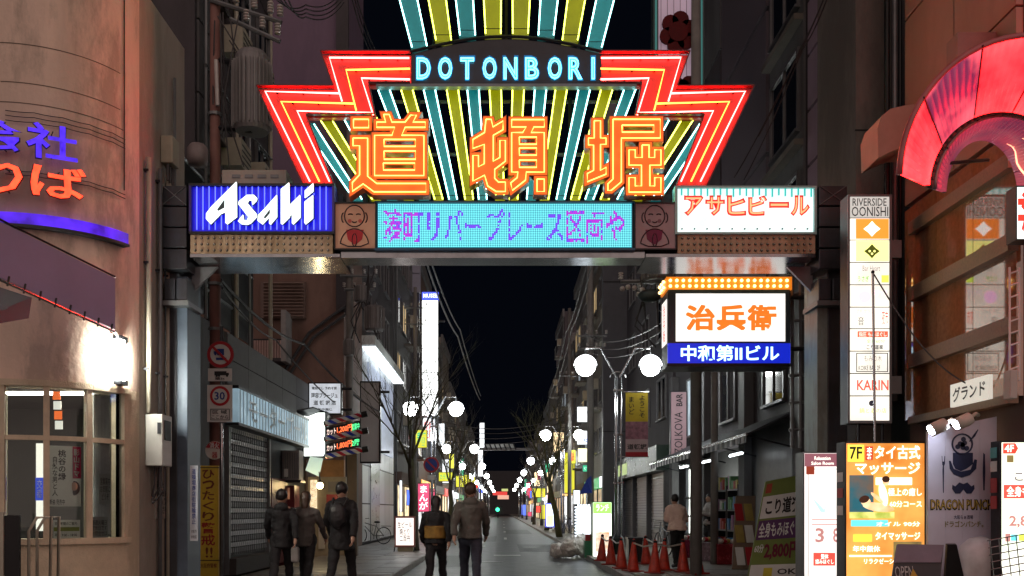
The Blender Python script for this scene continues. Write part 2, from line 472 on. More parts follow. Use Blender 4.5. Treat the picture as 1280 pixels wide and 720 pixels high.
curved_letter('り', 12, 228, 38, 42, RED, LBACK, 'red neon kana り at the left edge under the blue kanji', 'neon_letter')
curved_letter('ば', 71, 233, 46, 42, RED, LBACK, 'red neon kana ば, right one of the two red letters on concrete', 'neon_letter')
# cables clipped to the concrete
for k, px in enumerate((155, 159, 163, 167, 171, 175)):
    th = theta(px); x, y = cyl(th, CR + .02)
    o = MB().tube([(x, y, zc(238 - 5 * k, px)), (x, y, ZT - .1)], .009, 5).build('wall_cable', WIRE)
    tag(o, '%s thin cable running up the right edge of the rounded concrete wall' % ('first second third fourth fifth sixth'.split()[k],), 'cable')
for k, (py, t1) in enumerate(((140, 176), (146, 172), (152, 168), (214, 170), (219, 168))):
    z = zc(py, 20); pts = []
    for q in range(15):
        t = theta(8) + (theta(t1 - 14) - theta(8)) * q / 14; pts.append((*cyl(t, CR + .035), z - .012 * abs(math.sin(q * 1.05))))
    o = MB().tube(pts, .006, 5).build('neon_feed_wire', WIRE)
    tag(o, '%s thin feed wire strung round the concrete %s' % (('top', 'middle', 'lowest', 'upper', 'lower')[k], ('above the blue letters',) * 3 and ('above the blue kanji' if k < 3 else 'behind the red kana')), 'wire')
# wall lamp, its white glare on the stucco
lx, ly = cyl(theta(141), CR + .11); lz0, lz1 = zc(478, 141), zc(424, 141)
wl = thing('wall_lamp', 'glaring white upright wall lamp on the concrete above the curved window', 'lamp', (lx, ly, lz0))
MB().tube([(lx, ly, lz0 + .02), (lx, ly, lz1 - .02)], .075, 10).smooth().build('tube', emit('wall_lamp_tube', (1., .98, .86), 190), wl)
for z in (lz0, lz1): MB().box(lx - .06, lx + .06, ly - .05, ly + .16, z - .035, z + .035).build('bracket', DARKM, wl)
# meter box and pipes on the side wall
eb = thing('meter_box', 'pale metal meter box on the wall right of the curved window', 'meter box', (-5.05, 13.7, 2.0))
MB().box(-5.04, -4.80, 13.55, 13.95, 2.05, 2.78).build('cabinet', paint('meter_box_paint', (.46, .46, .43), .5, var=.15), eb, bevel=.012)
MB().box(-4.865, -4.815, 13.532, 13.546, 2.5, 2.66).build('latch', DARKM, eb)
MB().box(-4.796, -4.785, 13.62, 13.86, 2.42, 2.7).build('meter_window', BLACK, eb)
for q in range(3): MB().tube([(-4.98 + .07 * q, 13.75, 2.05), (-4.98 + .07 * q, 13.75, 1.8 - .05 * q), (-5.03, 13.8, 1.62 - .05 * q)], .014, 5).build('conduit', WIRE, eb)
for k, (y, z0, m, rr) in enumerate(((13.55, 2.8, PIPE, .035), (14.0, .13, GREYM, .03), (14.35, .13, PIPE, .04), (14.62, .13, GREYM, .022))):
    o = thing('drain_pipe', ('cream pipe rising from the meter box', 'dark grey pipe just right of the meter box', 'pale pipe between the meter box and the gate post', 'thin dark pipe beside the left gate post')[k] + ' on the concrete wall', 'pipe', (-4.99, y, z0))
    MB().tube([(-4.99, y, z0), (-4.99, y, 6.4 if k < 3 else 8)], rr, 8).smooth().build('pipe_run', m, o)
    for z in (3.4, 4.9, 6.2): MB().box(-5.05, -4.98, y - rr - .012, y + rr + .012, z, z + .03).build('clip', DARKM, o)
jb = thing('junction_box', 'cream junction box with short cables high on the wall above the left gate post', 'junction box', (-5.05, 14.3, 6.6))
MB().box(-5.04, -4.86, 14.15, 14.45, 6.55, 6.95).build('box', paint('junction_cream', (.36, .33, .25), .5), jb, bevel=.01)
for q in range(3): MB().tube([(-4.95, 14.2 + q * .1, 6.56), (-4.95, 14.2 + q * .1, 6.3)], .018, 6).build('cable', WIRE, jb)
# notice on the side wall
no = thing('wall_notice', 'grey paper notice framed on the wall below the meter box', 'notice', (-5.05, 14.2, 1.2))
MB().box(-5.045, -5.03, 13.92, 14.45, 1.3, 1.95).build('sheet', paint('notice_paper', (.30, .28, .25), .8, var=.3, scale=9), no)
text3('お知らせ\nご自由に\nお入り\nください', (-5.028, 14.18, 1.62), (0, 1, 0), (0, 0, 1), .42, .5, BLACK, no, .01, .002)
# posters behind the curved glass
PAPER = paint('poster_paper', (.82, .80, .74), .7, var=.08)
def translucent(m, f=.5):      # thin paper: light from behind shines through
    nt = m.node_tree; b = bsdf_of(m); tl = nt.nodes.new('ShaderNodeBsdfTranslucent'); mx = nt.nodes.new('ShaderNodeMixShader'); mx.inputs[0].default_value = f
    nt.links.new(b.inputs['Base Color'].links[0].from_socket, tl.inputs[0]); nt.links.new(b.outputs[0], mx.inputs[1]); nt.links.new(tl.outputs[0], mx.inputs[2]); nt.links.new(mx.outputs[0], nt.nodes['Material Output'].inputs[0]); return m
translucent(PAPER, .3)
PINKP = translucent(paint('poster_pink', (.62, .03, .12), .7, var=.1))
def glass_poster(px0, py0, px1, py1, mat, r=CR - .075):
    mb = MB(); a, b = theta(px0), theta(px1); return arc_wall(mb, a, b, zc(py1, (px0 + px1) / 2), zc(py0, (px0 + px1) / 2), r, r - .006, 3)
def gtext(s, px0, py0, px1, py1, mat, par, bold=.012):
    pc = (px0 + px1) / 2; th = theta(pc); x, y = cyl(th, CR - .072); a = Vector(cyl(theta(px0))); b = Vector(cyl(theta(px1)))
    text3(s, (x, y, zc((py0 + py1) / 2, pc)), (math.cos(R(th)), math.sin(R(th)), 0), (0, 0, 1), (b - a).length, zc(py0, pc) - zc(py1, pc), mat, par, bold, .002)
po = thing('window_poster', 'white and pink poster with brush lettering and a woman behind the curved window', 'poster', (*cyl(theta(82), CR - .08), 1.5))
glass_poster(61, 557, 104, 633, PAPER).build('sheet', PAPER, po)
glass_poster(93, 558, 104, 598, PINKP, CR - .07).build('pink_strip', PINKP, po)
gtext('桃\n谷\nの\n縁', 74, 562, 84, 600, BLACK, po, .02); gtext('自\n然\nな\n男\nと\n人', 66, 570, 73, 620, BLACK, po, .015); gtext('影\n山\nド\nマ', 94.5, 561, 102, 596, PAPER, po, .01); gtext('新曲 発売中', 63, 624, 82, 631, BLACK, po, .012)
th = theta(95); hx, hy = cyl(th, CR - .07)
MB().ball((hx, hy, zc(610, 95)), .075, 12, 8, (1, .12, 1.25)).build('portrait_hair', paint('print_dark_brown', (.035, .015, .012), .7), po)
MB().ball((hx + .004, hy - .010, zc(608, 95)), .045, 12, 8, (1, .12, 1.25)).build('portrait_face', paint('print_skin', (.55, .30, .20), .7), po)
po2 = thing('window_notice', 'small white notice with a green bar low behind the curved window', 'notice', (*cyl(theta(86), CR - .08), 1.0))
glass_poster(67, 650, 103, 674, PAPER).build('sheet', PAPER, po2)
glass_poster(68, 659, 102, 664, PAPER, CR - .07).build('green_bar', paint('print_olive', (.30, .33, .06), .7), po2)
gtext('営業時間のご案内', 70, 652.5, 98, 656.5, BLACK, po2); gtext('平日 9:00 - 18:00', 70, 667, 98, 671, BLACK, po2)
po3 = thing('window_notice', 'pale paper sheets with small print in the rightmost window bay', 'notice', (*cyl(theta(134), CR - .08), 1.0))
glass_poster(128, 592, 143, 630, PAPER).build('sheet', paint('paper_grey', (.38, .38, .36), .7, var=.2), po3)
glass_poster(117, 646, 140, 673, PAPER).build('sheet', paint('paper_grey', (.38, .38, .36), .7, var=.2), po3)
gtext('営業案内\nお気軽に\nどうぞ', 130, 597, 142, 625, BLACK, po3, .005); gtext('毎週火曜日\n定休日です\nお問合せは', 119, 650, 138, 670, BLACK, po3, .005)
po4 = thing('window_strip', 'narrow white vertical strip of black lettering behind the third window bay', 'sign', (*cyl(theta(117), CR - .08), 1.1))
glass_poster(114, 600, 119, 668, PAPER).build('sheet', emit('strip_white', (.9, .9, .85), .8), po4)
gtext('と\nん\nぼ\nり\n川\n船', 114.6, 606, 118.4, 662, BLACK, po4, .01)
# shop things seen through the glass
cu2 = thing('hanging_banner', 'orange and white hanging banner seen through the upper middle window pane', 'banner', (*cyl(theta(82), CR - .45), 2.4))
x, y = cyl(theta(82), CR - .45)
for q, m in enumerate((emit('banner_orange', (1., .16, .02), .7), emit('banner_white', (.9, .85, .75), .7), emit('banner_orange', (1., .16, .02), .7), emit('banner_white', (.9, .85, .75), .7))):
    MB().box(x - .07 + .01 * q, x + .03 + .01 * q, y, y + .01, 2.88 - .13 * q, 2.99 - .13 * q).build('panel', m, cu2)
lt = thing('vertical_sign', 'white and blue vertical lit sign inside the window near its left bay', 'sign', (*cyl(theta(46), CR - .5), 1.1))
x, y = cyl(theta(46), CR - .5)
MB().box(x - .05, x + .05, y, y + .03, 1.15, 2.3).build('panel', emit('inner_sign', (.95, .88, .75), 1.0), lt)
MB().box(x - .055, x + .055, y - .006, y - .002, 1.55, 1.85).build('blue_patch', emit('inner_sign_blue', (.02, .06, .5), .8), lt)
text3('交\n番', (x, y - .008, 1.7), (1, 0, 0), (0, 0, 1), .07, .24, WHITE, lt)
# purple board with rods at the far left
pa = thing('sloping_board', 'plain dull purple signboard sloping down in front of the rounded building', 'signboard', P(100, 415, 11.3))
PUR = paint('board_purple', (.30, .24, .42), .5, var=.12, scale=1.2)
q = [P(-90, 305, 9.6), P(144, 412, 11.75), P(144, 348, 11.75), P(-90, 232, 9.6)]
MB().slab(q, .07).build('panel', PUR, pa)
MB().tube([q[0] + Vector((0, -.02, -.03)), q[1] + Vector((0, -.02, -.03))], .016, 6).build('lower_rod', STEEL, pa)
MB().tube([q[3] + Vector((0, 0, .02)), q[2] + Vector((0, 0, .02))], .012, 6).build('top_trim', DARKM, pa)
for k in range(9):
    p = q[0].lerp(q[1], .3 + .085 * k); MB().tube([p + Vector((0, -.04, -.06)), p + Vector((0, .0, .05))], .012, 5).build('clamp', BLACKM, pa)
MB().tube([q[1] + Vector((0, 0, -.02)), Vector((*cyl(theta(172)), q[1].z - .02))], .014, 6).build('stay', DARKM, pa)
MB().slab([P(-90, 420, 9.9), P(36, 398, 11.5), P(40, 372, 11.7), P(-90, 330, 10.0)], .04).build('soffit', BLACKM, pa)
# stand and handrail at the lower left
hr = thing('handrail', 'short cream tube handrail in front of the curved window', 'handrail', P(45, 720, 11.3))
for dx in (0, .1):
    MB().tube([P(36, 690, 11.2) + Vector((0, dx * 2, -.5)), P(36, 664, 11.2) + Vector((0, dx * 2, 0)), P(46, 647, 11.2) + Vector((0, dx * 2, 0)), P(64, 646, 11.3) + Vector((0, dx * 2, 0)), P(62, 720, 11.3) + Vector((0, dx * 2, -.4))], .018, 8).smooth().build('rail', PIPE, hr)
bd = thing('black_board', 'black board standing on the ground at the lower left corner', 'board', P(14, 740, 11.0))
MB().pbox(4, 644, 24, 760, 11.0, .04).build('panel', BLACKM, bd)
MB().pbox(-1, 640, 4, 760, 10.98, .06).build('frame_post', PIPE, bd)

# ================================================================== the gate across the street
GY = 14.0
GT = thing('gate_arch', 'steel gate across the street whose posts and deep beam carry neon signs', 'gate', (0, 14.6, 0))
TUBR = .0125
for sd_, x0, x1 in ((-1, -5.04, -4.69), (1, 4.69, 5.15)):
    inner = x1 if sd_ < 0 else x0
    MB().box(x0 if sd_ < 0 else x0 + .16, x1 - .16 if sd_ < 0 else x1, 14.32, 14.9, .12, 5.1).build('post', POSTM, GT, bevel=.012)
    a, b = (x1 - .155, x1) if sd_ < 0 else (x0, x0 + .155)
    MB().box(a, b, 14.30, 14.92, .12, 4.9).build('post_cladding', POSTG if sd_ > 0 else paint('post_lit_blue', (.08, .11, .15), .45, .2, var=.25), GT, bevel=.008)  # inner faces coloured as lit: greenish right, blue sheen left
    # stacked steel boxes at the post head
    bx0, bx1 = (X_(203, 14.1), X_(233, 14.1)) if sd_ < 0 else (X_(1024, 14.1), X_(1059, 14.1))
    for k in range(4):
        z1 = Z_(232, 14.1) - k * .31
        MB().box(bx0, bx1, 14.1, 14.75, z1 - .29, z1).build('bracket_box', POSTM, GT, bevel=.01)
        if k == 0:
            for (u, v) in (((bx0, z1 - .29), (bx1, z1)), ((bx0, z1), (bx1, z1 - .29))):
                MB().tube([(u[0], 14.09, u[1]), (v[0], 14.09, v[1])], .008, 5).build('cross_brace', GREYM, GT)
    for k in range(2):
        w2 = (bx1 - bx0) / 2
        MB().box(bx0 + k * w2 + .01, bx0 + (k + 1) * w2 - .01, 14.15, 14.7, Z_(374, 14.1), Z_(347, 14.1)).build('bracket_box', POSTM, GT, bevel=.01)
    MB().box(bx0 - .02, bx1 + .02, 14.12, 14.8, Z_(381, 14.1), Z_(375, 14.1)).build('bracket_plate', GREYM, GT)
    # diagonal knee plate between beam and post
    s = sd_
    MB().prism([(s * 4.69, 5.1), (s * 4.3, 5.1), (s * 4.69, 4.7)] if s > 0 else [(s * 4.69, 4.7), (s * 4.3, 5.1), (s * 4.69, 5.1)], 14.5, 14.56).build('knee_plate', paint('knee_grey', (.2, .21, .22), .4, .4), GT)
# beam: deep side boxes, shallower middle
MIRM = paint('beam_soffit_metal', (.30, .31, .33), .16, .85, var=.25, scale=5)
for x0, x1, d in ((X_(236, GY), X_(424, GY), 1.05), (X_(808, GY), X_(1021, GY), 1.05)):
    MB().box(x0, x1, GY + .06, GY + d, Z_(320, GY), Z_(316, GY)).build('soffit', MIRM, GT)
    MB().box(x0, x1, GY + .30, GY + d - .01, Z_(315.5, GY), Z_(234, GY)).build('box_frame', DARKM, GT)
MB().box(X_(424, GY) + .01, X_(808, GY) - .01, GY + .1, GY + .55, Z_(320, GY), Z_(311, GY)).build('soffit', MIRM, GT)
MB().box(X_(418, GY), X_(848, GY), GY + .32, GY + .6, Z_(310.5, GY), Z_(252, GY)).build('box_frame', DARKM, GT)
MB().box(X_(236, GY), X_(1021, GY), GY + .62, GY + .86, Z_(312, GY), Z_(292, GY)).build('beam', POSTM, GT)
for px in (455, 520, 585, 650, 715, 780):       # lattice behind the fan sign
    MB().tube([(X_(px, GY), GY + .4, Z_(252, GY)), (X_(px, GY), GY + .4, Z_(108, GY))], .03, 6).build('sign_strut', DARKM, GT)
for py in (112, 180, 246):
    MB().tube([(X_(440 if py > 150 else 480, GY), GY + .42, Z_(py, GY)), (X_(822 if py > 150 else 785, GY), GY + .42, Z_(py, GY))], .025, 6).build('sign_strut', GREYM, GT)
MB().tube([P(500, 64, GY + .45), P(486, 150, GY + .45)], .03, 6).build('sign_strut', DARKM, GT)
MB().tube([P(762, 64, GY + .45), P(776, 150, GY + .45)], .03, 6).build('sign_strut', DARKM, GT)
for px in (540, 590, 633, 676, 726): MB().tube([(X_(px, GY), GY + .4, Z_(70, GY)), (X_(px, GY), GY + .4, Z_(-160, GY))], .025, 6).build('sign_strut', DARKM, GT)

# ---- the fan sign
FS = thing('fan_sign', 'fan of turquoise and yellow light troughs spreading above the gate, behind orange kanji', 'neon sign', (X_(633, GY), GY + .2, Z_(252, GY)))
TQ = emit('turquoise_trough', (.008, .40, .42), .14, base=(.014, .13, .14), var=.45, scale=2.5)
YG = emit('yellow_trough', (.52, .50, .004), .24, base=(.15, .15, .006), var=.45, scale=2.5)
TQT = emit('turquoise_tube', (.40, 1., .95), 6.5)
YGT = emit('yellow_tube', (.85, 1., .10), 6.)
def ray(pa, pb, wa, wb, col, depth=.10):
    """Trough from top point pa to bottom point pb (photograph pixels), widths in pixels."""
    y = GY + .22
    a0, a1 = P(pa[0] - wa / 2, pa[1], y), P(pa[0] + wa / 2, pa[1], y)
    b0, b1 = P(pb[0] - wb / 2, pb[1], y), P(pb[0] + wb / 2, pb[1], y)
    dv = Vector((0, depth, 0))
    tr = MB().add([a0, a1, b1, b0, a0 + dv, a1 + dv, b1 + dv, b0 + dv], [(4, 7, 6, 5), (0, 3, 7, 4), (1, 5, 6, 2), (0, 4, 5, 1), (3, 2, 6, 7)]).build('trough', TQ if col == 'T' else YG, FS)
    for u, v, sgn in ((a0, b0, 1), (a1, b1, -1)):
        off = Vector((.012 * sgn, -.015, 0))
        MB().tube([u + off + Vector((0, 0, -.02)), v + off + Vector((0, 0, .02))], TUBR * .82, 6).smooth().build('tube', TQT if col == 'T' else YGT, tr)
    for f in (.04, .96):
        c = a0.lerp(b0, f); d = a1.lerp(b1, f)
        MB().tube([c + Vector((0, -.03, 0)), d + Vector((0, -.03, 0))], .006, 4).build('clip', DARKM, tr)
CXR = 633.5
rays = [('Y', 14.5, 8.5, 107), ('T', 42.5, 30, 107), ('Y', 68.5, 47, 107), ('T', 97.5, 67, 107), ('Y', 126, 85, 107), ('T', 155, 103, 107),
        ('Y', 170, 122, 146), ('T', 197, 143, 146), ('Y', 226, 163, 148), ('T', 248, 186, 154)]
for col, ot, ob, yt in rays:
    for sgn in (-1, 1):
        ray((CXR + sgn * ot, yt), (CXR + sgn * ob, 251), 16.5, 12, col)
for col, ot, ob, yb in (('Y', 18, 17, 44), ('T', 53, 49, 46), ('Y', 87, 79, 52), ('T', 123, 109, 61)):
    for sgn in (-1, 1):
        k = (ot - ob) / (yb)
        ray((CXR + sgn * (ot + k * 130), -130), (CXR + sgn * ob, yb), 31, 21, col, .14)
# ---- name board DOTONBORI
NB = thing('name_board', 'dark curved board with blue neon letters DOTONBORI at the gate top', 'sign', (X_(633, GY), GY, Z_(106, GY)))
pts = [(514, 104), (514, 66)] + [(514 + 238 * k / 12, 66 - 19 * math.sin(math.pi * k / 12)) for k in range(1, 12)] + [(752, 66), (752, 104)]
MB().prism([(X_(a, GY), Z_(b, GY)) for a, b in pts][::-1], GY + .04, GY + .2).build('board', paint('name_board_gloss', (.022, .024, .032), .16, .2, var=.3), NB)
MB().tube([P(a, b - 1.5, GY + .02) for a, b in pts[1:-1]], .022, 6).build('top_trim', BLACKM, NB)
MB().pbox(470, 104.5, 796, 108, GY + .03, .12).build('bottom_bar', GREYM, NB)
DBT = emit('blue_neon_tube', (.12, .70, 1.0), 4.); DBB = emit('blue_letter_halo', (.0, .12, .30), .6)
for k, ch in enumerate('DOTONBORI'):
    xc = [529.5, 556.5, 584, 612, 638, 665, 693.5, 719.5, 741.5][k]; hw = 2.0 if ch == 'I' else 8.5
    text(ch, xc - hw - 1.5, 69, xc + hw + 1.5, 101, GY + .03, DBB, NB, .05, .0, 'letter_back')
    text(ch, xc - hw, 71.5, xc + hw, 99, GY + .005, DBT, NB, .0, 0, 'letter_tube', tube=.028 if ch != 'I' else .022, res=3)

# ---- zigzag lightning borders
REDP = emit('red_panel', (1., .010, .008), .12, base=(.13, .05, .045), rough=.35)
REDT = emit('red_neon_tube', (1., .032, .028), 42.); ORT = emit('orange_neon_tube', (1., .05, .007), 32.)
MIR = 631.5
for sgn, lab in ((1, 'left'), (-1, 'right')):
    f = (lambda p: p) if sgn > 0 else (lambda p: (2 * MIR - p[0], p[1]))
    LZ = thing('lightning_border', 'red zigzag neon border with three tubes on the %s of the fan sign' % lab, 'neon sign', P(*f((390, 230)), GY))
    outer = [(513, 65), (401, 65), (417, 108.5), (321, 108), (379, 230)]; inner = [(417, 230), (383, 144), (469, 143), (461, 104), (513, 104)]
    pl = [f(p) for p in outer + inner]
    mb = MB(); xz = [(X_(a, GY), Z_(b, GY)) for a, b in pl]
    n = len(xz)
    fo = [0, 1, 8, 9], [1, 2, 7, 8], [2, 3, 6, 7], [3, 4, 5, 6]
    vs = [(x, GY + .1, z) for x, z in xz] + [(x, GY + .2, z) for x, z in xz]
    fs = [list(q) for q in fo] + [[i + n for i in q][::-1] for q in fo] + [[i, i + n, (i + 1) % n + n, (i + 1) % n] for i in range(n)]
    mb.add(vs, fs).build('backing_panel', REDP, LZ)
    for pth in (outer, inner):
        q = [P(*f(p), GY + .06) for p in pth]
        for u, v in zip(q[:-1], q[1:]):
            d = (v - u).normalized(); nrm = Vector((-d.z, 0, d.x))
            MB().obox((u + v) / 2, d * (v - u).length / 2, (0, .05, 0), nrm * .008).build('rim', paint('rim_dark_red', (.16, .01, .012), .4), LZ)
    Z = lambda a, b: f((320 + a / 3.89, 55 + b / 3.89))
    for pth, m in (([(745, 68), (357, 66), (418, 278)], REDT), ([(408, 240), (45, 230), (262, 668)], REDT), ([(748, 120), (438, 126), (487, 322)], ORT),
                   ([(482, 290), (122, 280), (308, 668)], ORT), ([(748, 172), (513, 166), (570, 345)], REDT), ([(560, 335), (200, 325), (357, 668)], REDT)):
        MB().tube([P(*Z(a, b), GY + .045) for a, b in pth], TUBR * 1.05, 6).smooth().build('tube', m, LZ)
        for (a, b), (c, d) in zip(pth[:-1], pth[1:]):
            for t in (.15, .5, .85):
                p = P(*Z(a + (c - a) * t, b + (d - b) * t), GY + .05)
                MB().box(p.x - .012, p.x + .012, GY + .05, GY + .1, p.z - .012, p.z + .012).build('tube_clip', BLACKM, LZ)

# ---- the three big kanji
KF = emit('orange_letter_face', (1., .15, .012), .74, base=(.6, .10, .015), rough=.4, var=.3, scale=5)
KS = paint('orange_letter_side', (.45, .07, .02), .4)
KT = emit('yellow_white_tube', (1., .50, .10), 3.2)
def glyph(nm, lab, shapes, ox, oy=130, sc_=5.76):
    tr = lambda p: (ox + p[0] / sc_, oy + p[1] / sc_)
    allp = [tr(p) for o_, hs in shapes for p in o_]
    bx = (min(p[0] for p in allp) + max(p[0] for p in allp)) / 2
    t = thing(nm, lab, 'neon letter', P(bx, 244, GY - .15))
    Yk = GY - .16
    for o_, hs in shapes:
        out = [tr(p) for p in o_]; hl = [[tr(p) for p in h] for h in hs]
        filled('letter_body', [offset_poly(out, 4.4)] + [offset_poly(h, -2.4) for h in hl], Yk + .012, .20, KS, t)
        filled('letter_face', [offset_poly(out, 3.6)] + [offset_poly(h, -1.8) for h in hl], Yk, .012, KF, t)
        for path in [out] + hl:
            q = [P(a, b, Yk - .02) for a, b in path]
            MB().tube(q + [q[0]], .0088, 6, caps=False).smooth().build('tube', KT, t)
rect = lambda a, b, c, d: [(a, b), (c, b), (c, d), (a, d)]
glyph('neon_kanji', 'orange neon kanji 道, the leftmost of the three on the fan sign', [
    (rect(68, 110, 178, 170), []),
    ([(65, 245), (170, 245), (170, 520), (235, 572), (590, 572), (590, 632), (215, 632), (138, 575), (60, 628), (60, 565), (112, 510), (112, 300), (65, 300)], []),
    ([(285, 75), (325, 75), (345, 130), (440, 130), (480, 80), (522, 80), (497, 130), (585, 130), (585, 168), (440, 168), (415, 225), (575, 225), (575, 515), (220, 515), (220, 225), (345, 225), (365, 168), (235, 168), (235, 130), (300, 130)],
     [rect(288, 255, 515, 305), rect(288, 338, 515, 398), rect(283, 425, 510, 475)])], 430)
glyph('neon_kanji', 'orange neon kanji 頓 in the middle of the three on the fan sign', [
    ([(1022, 110), (1060, 110), (1072, 165), (1145, 122), (1145, 185), (1075, 225), (1075, 412), (1122, 385), (1122, 262), (1162, 262), (1162, 412), (1085, 470), (1085, 535), (1112, 562), (1162, 562), (1162, 630), (1095, 630), (1035, 590), (1012, 512), (928, 555), (928, 370), (968, 370), (968, 452), (1010, 430), (1010, 290), (928, 320), (928, 255), (1012, 205)], []),
    ([(x + 1152, y) for x, y in [(55, 112), (290, 112), (290, 165), (215, 165), (195, 205), (290, 205), (290, 490), (160, 490), (155, 548), (60, 622), (48, 568), (95, 530), (100, 490), (55, 490), (55, 205), (135, 205), (160, 165), (55, 165)]],
     [[(x + 1152, y) for x, y in rect(110, b, 235, b + 52)] for b in (238, 316, 404)]),
    ([(x + 1152, y) for x, y in rect(238, 540, 290, 630)], [])], 430)
glyph('neon_kanji', 'orange neon kanji 堀, the rightmost of the three on the fan sign', [
    ([(650, 120), (695, 120), (695, 245), (735, 245), (735, 290), (695, 290), (695, 478), (735, 455), (735, 505), (600, 560), (600, 500), (645, 478), (645, 295), (608, 295), (608, 245), (650, 245)], []),
    ([(785, 110), (1125, 110), (1125, 245), (845, 245), (845, 560), (772, 622), (748, 622), (748, 575), (785, 540)], [rect(850, 152, 1080, 202)]),
    ([(995, 295), (1045, 295), (1045, 385), (1085, 385), (1085, 330), (1130, 330), (1130, 440), (1050, 440), (1050, 590), (1085, 590), (1085, 530), (1130, 530), (1130, 635), (900, 635), (900, 530), (945, 530), (945, 590), (990, 590), (990, 440), (900, 440), (900, 330), (945, 330), (945, 385), (995, 385)], [])], 630)

# ---- blue beer sign on the left arm
AS = thing('beer_sign', 'deep blue neon sign with white slanted letters Asahi on the gate, left arm', 'neon sign', P(325, 292, GY))
BLP = emit('blue_panel', (.002, .003, .60), .36, base=(.03, .03, .7), rough=.35, var=.3, scale=3)
BLT = emit('blue_stripe_tube', (.10, .13, 1.), 1.7); ASW = emit('white_letter_lit', (.86, 1., .98), 1.25, var=.12, scale=6)
MB().pbox(238, 231, 416, 290, GY + .08, .2).build('panel', BLP, AS)
for a in ((236, 229, 418, 232), (236, 289, 418, 292)): MB().pbox(*a, GY + .02, .25).build('frame', DARKM, AS)
for a in ((236, 232, 239, 289), (415, 232, 418, 289)): MB().pbox(*a, GY + .02, .25).build('frame', paint('frame_indigo', (.05, .03, .2), .4), AS)
for k in range(22):
    px = 246 + k * 7.7
    MB().tube([P(px, 233.5, GY + .055), P(px, 287, GY + .055)], .009, 6).build('tube', BLT, AS)
AL = [[(378, 48), (380, 345), (298, 408), (285, 400), (285, 300), (240, 320), (155, 408), (118, 365), (120, 320), (165, 260)], [(470, 160), (530, 160), (555, 185), (550, 205), (515, 240), (510, 205), (485, 200), (470, 225), (550, 320), (550, 345), (500, 400), (470, 412), (420, 408), (392, 385), (435, 330), (440, 375), (470, 380), (480, 350), (395, 240), (400, 215)],
      [(725, 160), (725, 345), (670, 410), (660, 405), (660, 345), (600, 410), (560, 380), (565, 335), (610, 290)], [(830, 55), (832, 250), (925, 160), (925, 350), (865, 410), (855, 402), (855, 318), (832, 340), (832, 350), (770, 410), (760, 405), (760, 112)],
      [(1035, 162), (1035, 355), (970, 410), (962, 400), (962, 220)], [(1037, 60), (1037, 125), (965, 182), (965, 125)]]
AH = {0: [[(278, 180), (278, 272), (225, 300), (207, 278)]], 2: [[(668, 265), (668, 320), (625, 368), (607, 345)]]}
for k, pl in enumerate(AL):
    tr = lambda p: (240 + p[0] / 6.856, 220 + p[1] / 6.856)
    filled('letter_shadow', [[(a + 1.3, b + 1) for a, b in offset_poly([tr(p) for p in pl], .6)]], GY - .01, .03, BLACK, AS)
    filled('letter', [[tr(p) for p in pl]] + [[tr(p) for p in h] for h in AH.get(k, [])], GY - .06, .045, ASW, AS)

# ---- white beer sign on the right arm
BS = thing('beer_sign', 'white lit sign with red katakana アサヒビール on the gate, right arm', 'neon sign', P(932, 292, GY))
MB().pbox(846, 234, 1019, 291, GY + .08, .2).build('panel', emit('white_sign_panel', (.78, 1., .96), 1.0, var=.25, scale=2), BS)
for a in ((844, 232, 1021, 234.5), (844, 290, 1021, 292.5), (844, 234.5, 847, 290), (1018, 234.5, 1021, 290)): MB().pbox(*a, GY + .02, .25).build('frame', paint('frame_aqua', (.35, .6, .6), .4), BS)
for k in range(21):
    px = 852 + k * 8.1
    MB().tube([P(px, 236, GY + .06), P(px, 244 + (k % 3), GY + .05)], .014, 6).build('tube_end', emit('teal_tube_end', (.05, .55, .5), .7), BS)
for k in range(11): MB().pbox(852 + k * 15.7, 285, 853.4 + k * 15.7, 286.4, GY + .05, .03).build('screw', DARKM, BS)
RD = emit('red_kana_face', (.75, .03, .02), .55, base=(.6, .04, .03)); RDT = emit('red_kana_tube', (1., .30, .13), 1.6)
for k, ch in enumerate('アサヒビール'):
    x0 = 855 + k * 26.6
    text(ch, x0, 244, x0 + 24.5, 270 if ch != 'ー' else 259, GY + .0, RD, BS, .055, 0, 'letter') if ch != 'ー' else text(ch, x0, 252, x0 + 25, 260, GY, RD, BS, .05, 0, 'letter')
    text(ch, x0 + 2.2, 246.5, x0 + 22.3, 267.5, GY - .03, RDT, BS, .0, 0, 'letter_tube') if ch != 'ー' else text(ch, x0 + 2, 254.5, x0 + 23, 257.5, GY - .03, RDT, BS, 0, 0, 'letter_tube')

# ---- perforated bulb strips below both beer signs
for lab, a, b in (('left', 238, 416), ('right', 847, 1019)):
    t = thing('bulb_strip', 'tan strip of three rows of unlit bulb sockets under the %s beer sign' % ('blue' if lab == 'left' else 'white'), 'sign', P((a + b) / 2, 318, GY))
    MB().pbox(a, 293.5, b, 317, GY + .06, .2).build('panel', paint('bulb_strip_tan', (.50, .37, .24), .6, var=.3, scale=7, stain=(.2, .13, .05), stain_scale=3), t)
    dots = MB(); bulbs = MB()
    for j in range(3):
        for k in range(22):
            p = P(a + 6 + k * (b - a - 12) / 21 + (0 if j != 1 else 0), 297.5 + 7.6 * j, GY + .05)
            dots.disc((p.x, p.z), .019, GY + .045, GY + .06, 8); bulbs.ball((p.x, GY + .035, p.z), .013, 6, 4)
    dots.build('socket', BLACK, t, kind='stuff'); bulbs.build('bulb', paint('dull_bulb', (.45, .42, .36), .2), t, kind='stuff')

